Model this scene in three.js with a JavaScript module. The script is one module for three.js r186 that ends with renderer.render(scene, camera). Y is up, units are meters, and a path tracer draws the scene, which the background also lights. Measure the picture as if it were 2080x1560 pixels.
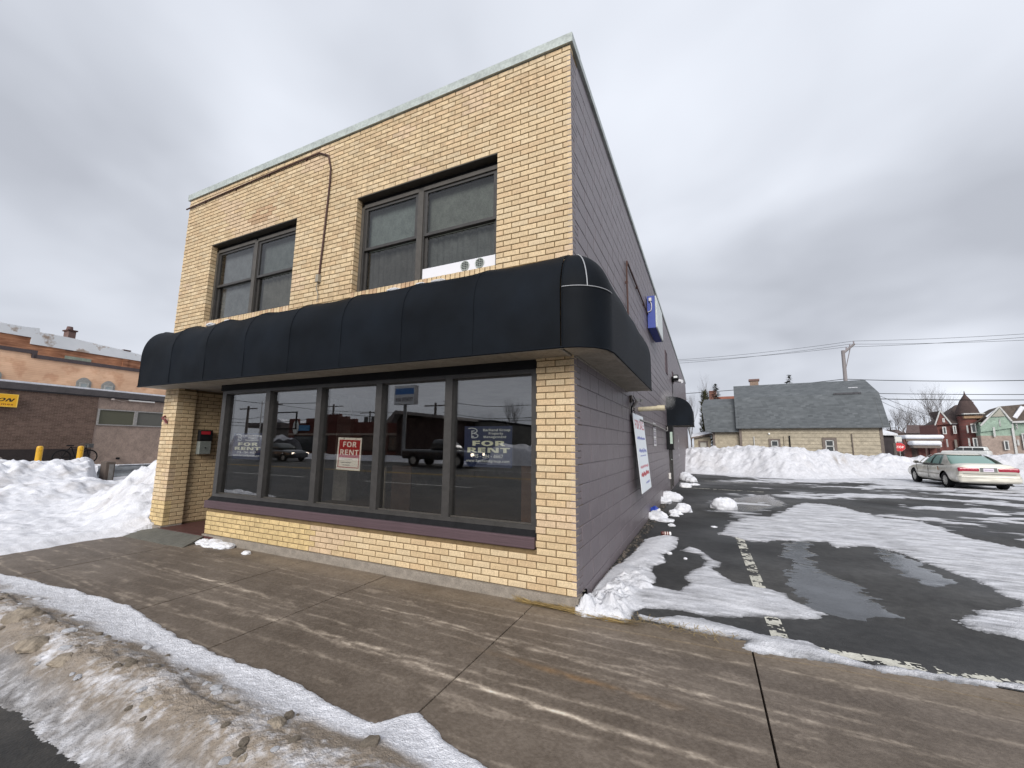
import * as THREE from 'three';
import { mergeGeometries, mergeVertices, toCreasedNormals } from 'three/addons/utils/BufferGeometryUtils.js';
import { RoundedBoxGeometry } from 'three/addons/geometries/RoundedBoxGeometry.js';
import { ImprovedNoise } from 'three/addons/math/ImprovedNoise.js';
import { Brush, Evaluator, SUBTRACTION } from 'three-bvh-csg';

// ---------------------------------------------------------------- camera, sky, sun, exposure
const scene = new THREE.Scene();
const FPX = 832.14, YAW = 0.4392, PITCH = 0.1424, ROLL = 0.0099;            // focal length in photo pixels, from the brick courses
const camera = new THREE.PerspectiveCamera(2 * Math.atan(780 / FPX) * 180 / Math.PI, 4 / 3, 0.05, 4000);
camera.position.set(1.2117, 1.6014, 4.121);
camera.rotation.set(PITCH, YAW, ROLL, 'YXZ');
camera.updateMatrixWorld(true);
scene.add(camera);
const renderer = new THREE.WebGLRenderer({ antialias: true });
renderer.setSize(1024, 768);
renderer.toneMapping = THREE.LinearToneMapping;
renderer.toneMappingExposure = 2.35;
renderer.shadowMap.enabled = true;
renderer.shadowMap.type = THREE.PCFSoftShadowMap;

const perlin = new ImprovedNoise();
const n3 = (x, y, z) => perlin.noise(x, y, z);
const fbm = (x, y, z, o = 4) => { let s = 0, a = 0.5, f = 1; for (let i = 0; i < o; i++) { s += a * n3(x * f + i * 17.3, y * f + i * 5.1, z * f - i * 9.7); f *= 2.03; a *= 0.5; } return s; };
const clamp = (x, a = 0, b = 1) => Math.min(b, Math.max(a, x));
const sstep = (a, b, x) => { const t = clamp((x - a) / (b - a)); return t * t * (3 - 2 * t); };
const mix = (a, b, t) => a + (b - a) * t;
let seed = 7;
const rnd = () => { seed = (seed * 1664525 + 1013904223) >>> 0; return seed / 4294967296; };
const rr = (a, b) => a + (b - a) * rnd();

// pixels of the photograph (2080 x 1560) to directions and points
const CAM = camera.position.clone(), RM = camera.matrixWorld.clone().setPosition(0, 0, 0);
const ray = (u, v) => new THREE.Vector3((u - 1040) / FPX, -(v - 780) / FPX, -1).applyMatrix4(RM).normalize();
const hit = (u, v, ax, val) => { const d = ray(u, v); return CAM.clone().addScaledVector(d, (val - CAM[ax]) / d[ax]); };
const GLASSZ = -0.12;
const mir = (u, v, ax, val) => { const d = ray(u, v); d.z *= -1; const c = CAM.clone(); c.z = 2 * GLASSZ - c.z; return c.addScaledVector(d, (val - c[ax]) / d[ax]); };

// overcast sky: lumpy cloud sheet with a few paler gaps where the photograph has them
{
  const W = 1024, H = 512, data = new Float32Array(W * H * 4), d = new THREE.Vector3();
  const spots = [[520, 250, 0.17, 0.20], [300, 120, 0.2, 0.06], [560, 330, 0.1, 0.07], [1350, 60, 0.3, 0.12], [1450, 250, 0.3, 0.06], [100, 60, 0.3, -0.08], [30, 330, 0.22, -0.08], [230, 330, 0.16, -0.09], [800, 60, 0.22, -0.05], [1600, 130, 0.16, -0.10], [1900, 120, 0.25, 0.05], [1980, 430, 0.2, -0.10], [60, 560, 0.17, 0.10],
    [1600, 480, 0.22, -0.03], [1500, 690, 0.15, 0.02], [1880, 720, 0.10, 0.16], [1960, 800, 0.07, 0.30], [1700, 610, 0.13, -0.08], [2000, 620, 0.15, -0.04], [1560, 760, 0.1, 0.04]].map(([u, v, s, a]) => [ray(u, v), s, a]);
  for (let j = 0; j < H; j++) for (let i = 0; i < W; i++) {
    const el = ((j + 0.5) / H - 0.5) * Math.PI, az = ((i + 0.5) / W - 0.5) * 2 * Math.PI;
    d.set(Math.cos(el) * Math.cos(az), Math.sin(el), Math.cos(el) * Math.sin(az));
    const k = 1 / (Math.max(d.y, 0) + 0.22), x = d.x * k, z = d.z * k;
    const wx = x + 0.35 * fbm(x * 0.9, 3.1, z * 0.9, 3), wz = z + 0.35 * fbm(x * 0.9, 8.7, z * 0.9, 3);
    let t = 1.0 + 0.30 * fbm(wx * 1.1, 1.7, wz * 1.1, 5) + 0.21 * fbm(wx * 2.6 + 5, 4.2, wz * 2.6, 4);
    t += 0.10 * sstep(0.25, 0.9, d.y);
    for (const [p, s, a] of spots) { const q = (1 - p.dot(d)) / (s * s * 0.5); if (q < 8) t += a * Math.exp(-q); }
    t = clamp(t, 0.80, 1.5);
    const w = clamp((t - 0.75) / 0.6);                                         // darker cloud is a touch bluer-violet
    const L = 0.300 * t;
    const o = (j * W + i) * 4;
    data[o] = L * mix(0.905, 0.965, w); data[o + 1] = L * mix(0.955, 1.01, w); data[o + 2] = L * mix(1.075, 1.105, w); data[o + 3] = 1;
  }
  const sky = new THREE.DataTexture(data, W, H, THREE.RGBAFormat, THREE.FloatType);
  sky.mapping = THREE.EquirectangularReflectionMapping; sky.magFilter = sky.minFilter = THREE.LinearFilter; sky.wrapS = THREE.RepeatWrapping; sky.needsUpdate = true;
  scene.background = sky; scene.environment = sky;
}
const sun = new THREE.DirectionalLight(new THREE.Color(1, 0.965, 0.92), 1.5);   // the bright part of the overcast, far wider than a sun disc
sun.position.set(13, 27, 42); sun.target.position.set(0, 0, -4);
sun.castShadow = true; sun.shadow.radius = 62; sun.shadow.mapSize.set(2048, 2048);
Object.assign(sun.shadow.camera, { left: -70, right: 70, top: 70, bottom: -70, near: 1, far: 220 });
scene.add(sun, sun.target);

// ---------------------------------------------------------------- helpers: geometry builder, materials, things
const V = (x, y, z) => new THREE.Vector3(x, y, z);
const lin = (r, g, b) => new THREE.Color().setRGB(r, g, b);
const srgb = (r, g, b) => new THREE.Color(`rgb(${Math.round(r)},${Math.round(g)},${Math.round(b)})`);
class Build {                                                                  // collects faces into one geometry, uv in metres
  constructor() { this.p = []; this.n = []; this.u = []; this.c = []; this.tint = [1, 1, 1]; this.uo = 0; }
  color(c) { this.tint = [c.r, c.g, c.b]; return this; }
  tri(a, b, c, n, ua, ub, uc) { for (const [v, t] of [[a, ua], [b, ub], [c, uc]]) { this.p.push(v.x, v.y, v.z); this.n.push(n.x, n.y, n.z); this.u.push(t[0] + this.uo, t[1] + this.uo * 0.37); this.c.push(...this.tint); } }
  quad(a, b, c, d) {                                                           // counter-clockwise
    const n = b.clone().sub(a).cross(d.clone().sub(a)); if (n.lengthSq() < 1e-14) n.copy(c).sub(b).cross(d.clone().sub(b)); n.normalize();
    const ax = Math.abs(n.x), ay = Math.abs(n.y), az = Math.abs(n.z);
    const f = ay > ax && ay > az ? (v) => [v.x, -v.z] : ax > az ? (v) => [-v.z * Math.sign(n.x || 1), v.y] : (v) => [v.x * Math.sign(n.z || 1), v.y];
    this.tri(a, b, c, n, f(a), f(b), f(c)); this.tri(a, c, d, n, f(a), f(c), f(d)); return this;
  }
  box(cx, cy, cz, w, h, d, m) {
    const x = w / 2, y = h / 2, z = d / 2;
    const P = [[-x, -y, -z], [x, -y, -z], [x, y, -z], [-x, y, -z], [-x, -y, z], [x, -y, z], [x, y, z], [-x, y, z]].map((q) => { const v = V(...q); if (m) v.applyMatrix4(m); return v.add(V(cx, cy, cz)); });
    for (const [a, b, c, e] of [[4, 5, 6, 7], [1, 0, 3, 2], [5, 1, 2, 6], [0, 4, 7, 3], [7, 6, 2, 3], [0, 1, 5, 4]]) this.quad(P[a], P[b], P[c], P[e]);
    return this;
  }
  mm(x0, y0, z0, x1, y1, z1) { return this.box((x0 + x1) / 2, (y0 + y1) / 2, (z0 + z1) / 2, x1 - x0, y1 - y0, z1 - z0); }
  brick(cx, cy, cz, w, h, d, b = 0.003, turn = 0) {                            // face towards +z (turn 0) or +x (turn 1), chamfered arrises, open back
    const x = w / 2, y = h / 2, q = (i, j, k) => turn ? V(cx + k, cy + j, cz - i) : V(cx + i, cy + j, cz + k);
    const F = [q(-x + b, -y + b, 0), q(x - b, -y + b, 0), q(x - b, y - b, 0), q(-x + b, y - b, 0)];
    const E = [q(-x, -y, -b), q(x, -y, -b), q(x, y, -b), q(-x, y, -b)], K = [q(-x, -y, -d), q(x, -y, -d), q(x, y, -d), q(-x, y, -d)];
    this.quad(...F);
    for (let i = 0; i < 4; i++) { const j = (i + 1) % 4; this.quad(E[i], E[j], F[j], F[i]); this.quad(K[i], K[j], E[j], E[i]); }
    return this;
  }
  prism(pts, z0, z1) {                                                         // closed outline [x, y] counter-clockwise, from z0 to z1
    const s = new THREE.Shape(pts.map((p) => new THREE.Vector2(p[0], p[1])));
    return this.geo(new THREE.ExtrudeGeometry(s, { depth: z1 - z0, bevelEnabled: false }).translate(0, 0, z0));
  }
  tube(pts, r, seg = 6, closed = false) {
    const path = new THREE.CatmullRomCurve3(pts, closed, 'centripetal');
    return this.geo(new THREE.TubeGeometry(path, Math.max(1, (pts.length - 1) * 4), r, seg, closed));
  }
  rod(a, b, r0, r1 = r0, seg = 6, caps = false) {
    const d = b.clone().sub(a), L = d.length(); const g = new THREE.CylinderGeometry(r1, r0, L, seg, 1, !caps); g.translate(0, L / 2, 0);
    g.applyQuaternion(new THREE.Quaternion().setFromUnitVectors(V(0, 1, 0), d.normalize())); g.translate(a.x, a.y, a.z); return this.geo(g);
  }
  geo(g, m) {
    if (m) g.applyMatrix4(m);
    if (g.index) g = g.toNonIndexed(); if (!g.attributes.normal) g.computeVertexNormals();
    const p = g.attributes.position, n = g.attributes.normal, u = g.attributes.uv;
    for (let i = 0; i < p.count; i++) { this.p.push(p.getX(i), p.getY(i), p.getZ(i)); this.n.push(n.getX(i), n.getY(i), n.getZ(i)); this.u.push(u ? u.getX(i) : p.getX(i), u ? u.getY(i) : p.getY(i)); this.c.push(...this.tint); }
    return this;
  }
  done() {
    const g = new THREE.BufferGeometry();
    g.setAttribute('position', new THREE.Float32BufferAttribute(this.p, 3)); g.setAttribute('normal', new THREE.Float32BufferAttribute(this.n, 3));
    g.setAttribute('uv', new THREE.Float32BufferAttribute(this.u, 2)); g.setAttribute('color', new THREE.Float32BufferAttribute(this.c, 3)); return g;
  }
}
const B = () => new Build();
const used = new Map();
function numbered(name) { const k = used.get(name) || 0; used.set(name, k + 1); return k ? `${name}_${String(k).padStart(3, '0')}` : name; }
function mesh(name, g, m, parent) {
  const o = new THREE.Mesh(g instanceof Build ? g.done() : g, m); o.castShadow = o.receiveShadow = true;
  if (parent) { o.name = name; parent.add(o); } else { o.name = numbered(name); scene.add(o); }
  return o;
}
function tag(o, label, category, group) { o.userData.label = label; o.userData.category = category; if (group) o.userData.group = group; return o; }
function struct(o) { o.userData.kind = 'structure'; return o; }
function stuff(o) { o.userData.kind = 'stuff'; return o; }
function thing(name, label, category, pos = [0, 0, 0], turn = 0, group) {
  const o = new THREE.Group(); o.name = numbered(name); o.position.set(...pos); o.rotation.y = turn; scene.add(o); return tag(o, label, category, group);
}
function part(name, parent, pos = [0, 0, 0], turn = 0) { const o = new THREE.Group(); o.name = name; o.position.set(...pos); o.rotation.y = turn; parent.add(o); return o; }

// tileable noise textures
function tileNoise(N, cells, oct, sd) {
  const out = new Float32Array(N * N); let amp = 1, tot = 0;
  let s = sd; const r = () => { s = (s * 1103515245 + 12345) >>> 0; return (s >>> 8) / 16777216; };
  for (let o = 0; o < oct; o++) {
    const cx = (Array.isArray(cells) ? cells[0] : cells) << o, cy = (Array.isArray(cells) ? cells[1] : cells) << o; const g = new Float32Array(cx * cy).map(() => r());
    for (let y = 0; y < N; y++) { const fy = y / N * cy, y0 = Math.floor(fy), ty = fy - y0, sy = ty * ty * (3 - 2 * ty); for (let x = 0; x < N; x++) {
      const fx = x / N * cx, x0 = Math.floor(fx), tx = fx - x0, sx = tx * tx * (3 - 2 * tx), a = y0 % cy * cx, b = (y0 + 1) % cy * cx, p = x0 % cx, q = (x0 + 1) % cx;
      out[y * N + x] += amp * mix(mix(g[a + p], g[a + q], sx), mix(g[b + p], g[b + q], sx), sy);
    } }
    tot += amp; amp *= 0.55;
  }
  for (let i = 0; i < out.length; i++) out[i] /= tot;
  return out;
}
function dtex(N, M, fn, color = true) {
  const d = new Uint8Array(N * M * 4);
  for (let y = 0; y < M; y++) for (let x = 0; x < N; x++) { const c = fn(x, y), o = (y * N + x) * 4; d[o] = clamp(c[0], 0, 255); d[o + 1] = clamp(c[1] ?? c[0], 0, 255); d[o + 2] = clamp(c[2] ?? c[0], 0, 255); d[o + 3] = 255; }
  const t = new THREE.DataTexture(d, N, M); t.wrapS = t.wrapT = THREE.RepeatWrapping; t.magFilter = THREE.LinearFilter; t.minFilter = THREE.LinearMipmapLinearFilter; t.generateMipmaps = true;
  if (color) t.colorSpace = THREE.SRGBColorSpace; t.needsUpdate = true; return t;
}
const repeats = new Map();
const rep = (t, x, y = x) => { const k = `${t.uuid} ${x} ${y}`; if (!repeats.has(k)) { const c = t.clone(); c.repeat.set(x, y); c.needsUpdate = true; repeats.set(k, c); } return repeats.get(k); };
const NA = tileNoise(512, 8, 6, 11), NB = tileNoise(512, 4, 5, 23), NC = tileNoise(512, 64, 3, 37), ND = tileNoise(512, [4, 48], 4, 51);
const at = (N, x, y, s = 512) => N[((y % s) + s) % s * s + ((x % s) + s) % s];
const TX = {
  grain: dtex(512, 512, (x, y) => [205 + 60 * (at(NA, x, y) - 0.4) + 50 * (at(NC, x, y) - 0.5)]),
  blotch: dtex(512, 512, (x, y) => [218 + 110 * (at(NB, x, y) - 0.5) + 50 * (at(NA, x, y) - 0.5)]),
  bump: dtex(512, 512, (x, y) => [255 * (0.55 * at(NC, x, y) + 0.45 * at(NA, x, y))], false),
  fine: dtex(512, 512, (x, y) => [255 * at(NC, x, y)], false),
  rough: dtex(512, 512, (x, y) => { const v = 255 * clamp(0.35 + 0.65 * at(NB, x, y)); return [v, v, v]; }, false),
  paintwash: dtex(512, 512, (x, y) => [228 + 24 * (at(NB, x, y) - 0.5) + 16 * (at(NA, x, y) - 0.5) + 20 * (at(ND, y, x) - 0.5)]),
  streak: dtex(512, 512, (x, y) => [215 + 90 * (at(ND, x, y) - 0.5) + 30 * (at(NC, x, y) - 0.5)]),
};
const std = (o) => new THREE.MeshStandardMaterial(o);
const phys = (o) => new THREE.MeshPhysicalMaterial(o);
const matte = (c, rough = 0.9, s = 1, k = 0.25, more = {}) => phys({ color: c, roughness: rough, specularIntensity: k, map: rep(TX.grain, s), bumpMap: rep(TX.bump, s * 2), bumpScale: 0.001, ...more });
const paint = (c, rough = 0.6, more = {}) => std({ color: c, roughness: rough, ...more });
const worn = (c, rough = 0.8, s = 1, b = 0.002, more = {}) => std({ color: c, roughness: rough, map: rep(TX.grain, s), bumpMap: rep(TX.bump, s * 2), bumpScale: b, ...more });
// ---------------------------------------------------------------- ground, road, pavement, car park
const lotY = (x, z) => Math.min(0, z) * 0.0048;
const snowTex = dtex(512, 512, (x, y) => { const v = 232 + 40 * (at(NA, x, y) - 0.5) + 34 * (at(NC, x, y) - 0.5); return [v, v, v + 2]; });
const snowBump = dtex(512, 512, (x, y) => [255 * (0.6 * at(NC, x, y) + 0.4 * at(NA, x * 2, y * 2))], false);
const M = {};
M.snow = std({ color: lin(0.93, 0.935, 0.955), vertexColors: true, roughness: 0.75, map: rep(snowTex, 1.3), bumpMap: rep(snowBump, 2.2), bumpScale: 0.012 });
M.snowPlain = std({ color: lin(0.80, 0.81, 0.84), roughness: 0.8, map: rep(snowTex, 0.8), bumpMap: rep(snowBump, 1.5), bumpScale: 0.02 });
M.farGround = std({ color: lin(0.62, 0.63, 0.66), roughness: 0.9, map: rep(TX.blotch, 0.02) });
{
  const g = new THREE.CircleGeometry(1600, 64); g.rotateX(-Math.PI / 2); g.translate(0, -0.32, 0); const u = g.attributes.uv, p = g.attributes.position;
  for (let i = 0; i < u.count; i++) u.setXY(i, p.getX(i), p.getZ(i));
  struct(mesh('ground', g, M.farGround));
}
const asphaltTex = dtex(1024, 1024, (x, y) => {
  const f = at(NC, x, y), a = at(NA, x, y), b = NB[(y >> 1) * 512 + (x >> 1)];
  const v = 158 + 190 * (b - 0.5) + 110 * (a - 0.5) + 80 * (f - 0.5); return [v, v * 0.995, v * 0.985];
});
M.asphalt = std({ color: lin(0.075, 0.074, 0.073), roughness: 1, roughnessMap: rep(TX.rough, 0.17), map: rep(asphaltTex, 0.13), bumpMap: rep(TX.bump, 1.6), bumpScale: 0.006 });
M.road = std({ color: lin(0.055, 0.049, 0.042), roughness: 0.55, map: rep(asphaltTex, 0.3), bumpMap: rep(TX.bump, 1.5), bumpScale: 0.004 });
struct(mesh('road', B().mm(-160, -0.33, 2.78, 160, -0.07, 24.5), M.road));
{
  const b = B(); const X0 = -0.05, X1 = 60, Z0 = -60, Z1 = -0.02;               // the lot falls away very slightly from the street
  b.quad(V(X0, lotY(0, Z1), Z1), V(X1, lotY(0, Z1), Z1), V(X1, lotY(0, Z0), Z0), V(X0, lotY(0, Z0), Z0));
  struct(mesh('parking_lot', b, M.asphalt));
}
struct(mesh('kerb', B().mm(-160, -0.32, 2.66, 160, -0.03, 2.78), worn(lin(0.33, 0.31, 0.28), 0.85, 2)));
struct(mesh('road_yellow_line', B().mm(-160, -0.08, 13.42, 160, -0.066, 13.54).mm(-160, -0.08, 13.66, 160, -0.066, 13.78), worn(lin(0.55, 0.36, 0.06), 0.8, 1)));
{ const b = B(); for (let x = -120; x < 60; x += 9) b.mm(x, -0.08, 9.1, x + 5.2, -0.066, 9.24); struct(mesh('road_lane_line', b, worn(lin(0.6, 0.6, 0.57), 0.8, 1))); }
{ const b = B(); for (let x = -120; x < 60; x += 9) b.mm(x, -0.08, 17.6, x + 5.2, -0.066, 17.74); struct(mesh('road_lane_line', b, worn(lin(0.6, 0.6, 0.57), 0.8, 1))); }

// pavement slabs: damp brown concrete with salt drag lines, one map laid out in metres over the whole walk
const SX0 = -9.2, SX1 = 5.2, SZ0 = -0.1, SZ1 = 2.7;
const walkTex = (() => {
  const N = 2048, Mh = 512, streaks = [];
  seed = 91;
  for (let i = 0; i < 34; i++) streaks.push([rr(0.4, 2.1), rr(SX0, SX1), rr(0.8, 4.5), rr(0.012, 0.03), rr(0.25, 1), rr(0, 99), rr(-0.02, 0.06)]);
  for (const [u, v, L, w, a] of [[900, 1265, 2.4, 0.022, 1.2], [760, 1320, 2.6, 0.024, 1.1], [1300, 1500, 3.2, 0.022, 1.3], [700, 1270, 1.5, 0.018, 0.9], [1180, 1345, 2.8, 0.024, 1.0], [1050, 1420, 2.2, 0.02, 0.9], [1700, 1480, 2, 0.02, 0.8], [480, 1195, 1.6, 0.02, 0.7]]) { const p = hit(u, v, 'y', 0); streaks.push([p.z, p.x, L, w, a, u, 0.035]); }
  return dtex(N, Mh, (i, j) => {
    const x = mix(SX0, SX1, (i + 0.5) / N), z = mix(SZ0, SZ1, (j + 0.5) / Mh);
    let r = 118, g = 107, b = 96;
    const n1 = fbm(x * 0.8, 2, z * 1.4, 4), n2 = fbm(x * 4, 7, z * 6, 3), n4 = at(NC, i * 3, j * 3) - 0.5, n5 = fbm(x * 2.2, 12, z * 9, 3);
    const k = 34 * n1 + 20 * n2 + 40 * n4; r += k; g += k; b += k;
    let s = 0;
    for (const [sz, sx, L, w, a, ph, sl] of streaks) {
      const dx = (x - sx) / L; if (Math.abs(dx) > 1) continue;
      const zz = sz + sl * (x - sx) + 0.05 * n3(x * 0.9, ph, 0.5) + 0.012 * n3(x * 5, ph, 3.5);
      const q = Math.abs(z - zz) / (w * (1 + 0.7 * n3(x * 2.3, ph, 9))); if (q < 4) s += a * (1 - dx * dx) * Math.exp(-q * q) * clamp(0.55 + 1.4 * n3(x * 7, z * 22, ph) + 0.4 * n4, 0, 1.3);
    }
    s += clamp(3.0 * n5 + 0.5 * n4 - 0.55, 0, 0.55) * sstep(0.25, 0.5, z);                      // salt haze in streaky patches
    const wet = sstep(0.55, 0.15, z + 0.15 * n1);
    r += wet * 22; g += wet * 20; b += wet * 15;                                                 // the narrow strip along the wall is a paler mix
    const rust = Math.exp(-Math.pow((x - 0.35 - 0.2 * n2) / 0.55, 2) - Math.pow((z - 1.13 - 0.06 * (x - 0.35)) / 0.035, 2)) * clamp(0.4 + 3 * n2);
    r += 58 * s + 34 * rust; g += 57 * s + 14 * rust; b += 54 * s - 10 * rust;
    const drain = sstep(0.55, 0.0, Math.abs(z - 0.28 + 0.1 * n1) * 2) * sstep(-6.4, -5.6, x) * sstep(-4.2, -4.6, x) * sstep(0.0, 0.25, n1 + 0.14);
    r -= 30 * drain; g -= 28 * drain; b -= 24 * drain;                                          // wet melt patch by the step
    return [r, g, b];
  });
})();
walkTex.wrapS = walkTex.wrapT = THREE.ClampToEdgeWrapping;
const walkMap = walkTex; walkMap.repeat.set(1 / (SX1 - SX0), 1 / (SZ1 - SZ0)); walkMap.offset.set(-SX0 / (SX1 - SX0), -SZ0 / (SZ1 - SZ0));
M.walk = std({ color: lin(0.63, 0.61, 0.59), roughness: 0.68, map: walkMap, bumpMap: rep(TX.bump, 2), bumpScale: 0.0035 });
{
  const walk = new THREE.Group(); walk.name = 'pavement'; scene.add(walk); struct(walk);
  mesh('bedding', B().mm(-14, -0.3, -1.95, 14, -0.05, 2.68), worn(lin(0.035, 0.03, 0.025), 0.95, 3), walk);
  const xs = [-13.8, -11.9, -10, -8.12, -6.18, -4.02, -3.74, -2.36, -0.43, 1.46, 3.4, 5.3, 7.2, 9.1, 11, 13];
  const zj = (x) => 0.42 - 0.045 * clamp(x + 3, 0, 5);                            // the long joint leans a little
  const slab = (x0, x1, za, zb) => {                                              // top with worn, uneven edges; uv are metres of the whole walk
    const b = B(), n = 40, e = 0.0065, dy = rr(-0.004, 0.002), tilt = rr(-0.002, 0.002), wob = (t, k) => 0.006 * n3(t * 3.1 + k, k * 7.7, 0.3) + 0.004 * n3(t * 13, k, 4) + 0.003 * n3(t * 37, k, 4);
    const P = []; for (let i = 0; i <= n; i++) P.push([mix(x0 + e, x1 - e, i / n), 0]);
    const top = (x, z) => V(x, dy + tilt * (x - x0), z);
    const edge = [];
    for (let i = 0; i <= n; i++) { const x = mix(x0 + e, x1 - e, i / n); edge.push([x, zb(x) - (zb(x) < 1 ? 0.011 + 1.5 * Math.abs(wob(x, x0 + 9)) : e) + wob(x, x0 + 1)]); }
    const back = []; for (let i = 0; i <= n; i++) { const x = mix(x0 + e, x1 - e, i / n); back.push([x, za(x) + (za(x) > 0.1 ? 0.009 : e) + wob(x, x0 + 5)]); }
    const push = (a, c) => b.quad(a, c[0], c[1], c[2]);
    for (let i = 0; i < n; i++) {
      const a = edge[i], c = edge[i + 1], d = back[i + 1], f = back[i];
      push(top(...a), [top(...c), top(...d), top(...f)]);
      const dn = (q, k) => V(q[0], -0.06, q[1] + k);
      b.quad(dn(a, 0.006), dn(c, 0.006), top(...c), top(...a)); b.quad(dn(d, -0.006), dn(f, -0.006), top(...f), top(...d));
    }
    for (const [p, q, s] of [[edge[0], back[0], -1], [edge[n], back[n], 1]]) { const A = [V(p[0] + s * 0.004, -0.06, p[1]), V(q[0] + s * 0.004, -0.06, q[1]), top(...q), top(...p)]; s > 0 ? b.quad(...A) : b.quad(A[1], A[0], A[3], A[2]); }
    const g = b.done(), u = g.attributes.uv, p = g.attributes.position; for (let i = 0; i < u.count; i++) u.setXY(i, p.getX(i), p.getZ(i));
    mesh('slab', g, M.walk, walk);
  };
  seed = 5;
  for (let i = 0; i + 1 < xs.length; i++) { slab(xs[i], xs[i + 1], zj, () => 2.66); slab(xs[i], xs[i + 1], () => -0.02, zj); }
}
// worn parking paint
{
  const paintStrip = (name, pts, w, ph) => {                                      // flakes of paint left on the asphalt
    const b = B(), step = 0.014, v0 = V();
    const L = pts[0].distanceTo(pts[1]), d = pts[1].clone().sub(pts[0]).normalize(), s = V(-d.z, 0, d.x);
    for (let t = 0; t < L; t += step) for (let q = -w / 2; q < w / 2; q += step) {
      const c = pts[0].clone().addScaledVector(d, t).addScaledVector(s, q);
      if (fbm(c.x * 6, ph, c.z * 6, 3) + 0.8 * fbm(c.x * 26, ph, c.z * 26, 3) < -0.02 + 0.06 * n3(t * 0.8, ph, 1)) continue;
      const y = lotY(c.x, c.z) + 0.004; const A = c.clone().setY(y), Bq = A.clone().addScaledVector(d, step), Cq = Bq.clone().addScaledVector(s, step), D = A.clone().addScaledVector(s, step);
      b.quad(A, Bq, Cq, D); if (b.n[b.n.length - 2] < 0) { const k = b.p.length - 18; b.p.length = k; b.n.length = k; b.c.length = k; b.u.length = k / 3 * 2; b.quad(D, Cq, Bq, A); }
    }
    struct(mesh(name, b, worn(lin(0.78, 0.76, 0.66), 0.8, 2)));
  };
  paintStrip('parking_line', [V(1.69, 0, -0.12), V(1.66, 0, -4.6)], 0.12, 3.3);
  paintStrip('parking_line', [V(1.75, 0, -0.08), V(6.4, 0, -0.24)], 0.12, 8.1);
  paintStrip('parking_line', [V(0.3, 0, -13.6), V(3.0, 0, -13.4)], 0.1, 1.9);
  paintStrip('parking_line', [V(0.4, 0, -17.6), V(3.2, 0, -17.3)], 0.1, 5.2);
}

// ---------------------------------------------------------------- snow as height fields
function heightfield(name, xs, zs, h, col, m, base = lotY, floor = 0.0005) {
  const nx = xs.length, nz = zs.length, H = new Float32Array(nx * nz);
  for (let j = 0; j < nz; j++) for (let i = 0; i < nx; i++) H[j * nx + i] = h(xs[i], zs[j]);
  const id = new Int32Array(nx * nz).fill(-1), p = [], u = [], c = [], ix = [];
  const vid = (i, j) => { const k = j * nx + i; if (id[k] < 0) { id[k] = p.length / 3; const x = xs[i], z = zs[j]; p.push(x, base(x, z) + H[k], z); u.push(x, z); const q = col(x, z, H[k]); c.push(q[0], q[1], q[2]); } return id[k]; };
  for (let j = 0; j + 1 < nz; j++) for (let i = 0; i + 1 < nx; i++) {
    if (Math.max(H[j * nx + i], H[j * nx + i + 1], H[j * nx + nx + i], H[j * nx + nx + i + 1]) < floor) continue;
    const a = vid(i, j), b = vid(i + 1, j), d = vid(i, j + 1), e = vid(i + 1, j + 1); ix.push(a, d, b, b, d, e);
  }
  const g = new THREE.BufferGeometry(); g.setAttribute('position', new THREE.Float32BufferAttribute(p, 3)); g.setAttribute('uv', new THREE.Float32BufferAttribute(u, 2)); g.setAttribute('color', new THREE.Float32BufferAttribute(c, 3)); g.setIndex(ix); g.computeVertexNormals();
  return mesh(name, g, m);
}
const span = (a, b, d) => { const n = Math.ceil((b - a) / d), o = []; for (let i = 0; i <= n; i++) o.push(a + (b - a) * i / n); return o; };
function sdPoly(P, x, z) {                                                       // signed distance, positive inside
  let d = 1e9, ins = false;
  for (let i = 0, j = P.length - 1; i < P.length; j = i++) {
    const [ax, az] = P[j], [bx, bz] = P[i], ex = bx - ax, ez = bz - az, t = clamp(((x - ax) * ex + (z - az) * ez) / (ex * ex + ez * ez + 1e-12)), qx = ax + ex * t - x, qz = az + ez * t - z; d = Math.min(d, qx * qx + qz * qz);
    if ((az > z) !== (bz > z) && x < (bx - ax) * (z - az) / (bz - az) + ax) ins = !ins;
  }
  return (ins ? 1 : -1) * Math.sqrt(d);
}
const groundPoly = (px) => px.map(([u, v]) => { const p = hit(u, v, 'y', 0); return [p.x, p.z]; });
const white = (k = 1) => [0.86 * k, 0.87 * k, 0.89 * k];
const dirtMix = (t, w = 0.88) => [mix(w * 0.985, 0.30, t), mix(w * 0.99, 0.245, t), mix(w * 1.01, 0.185, t)];

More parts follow.
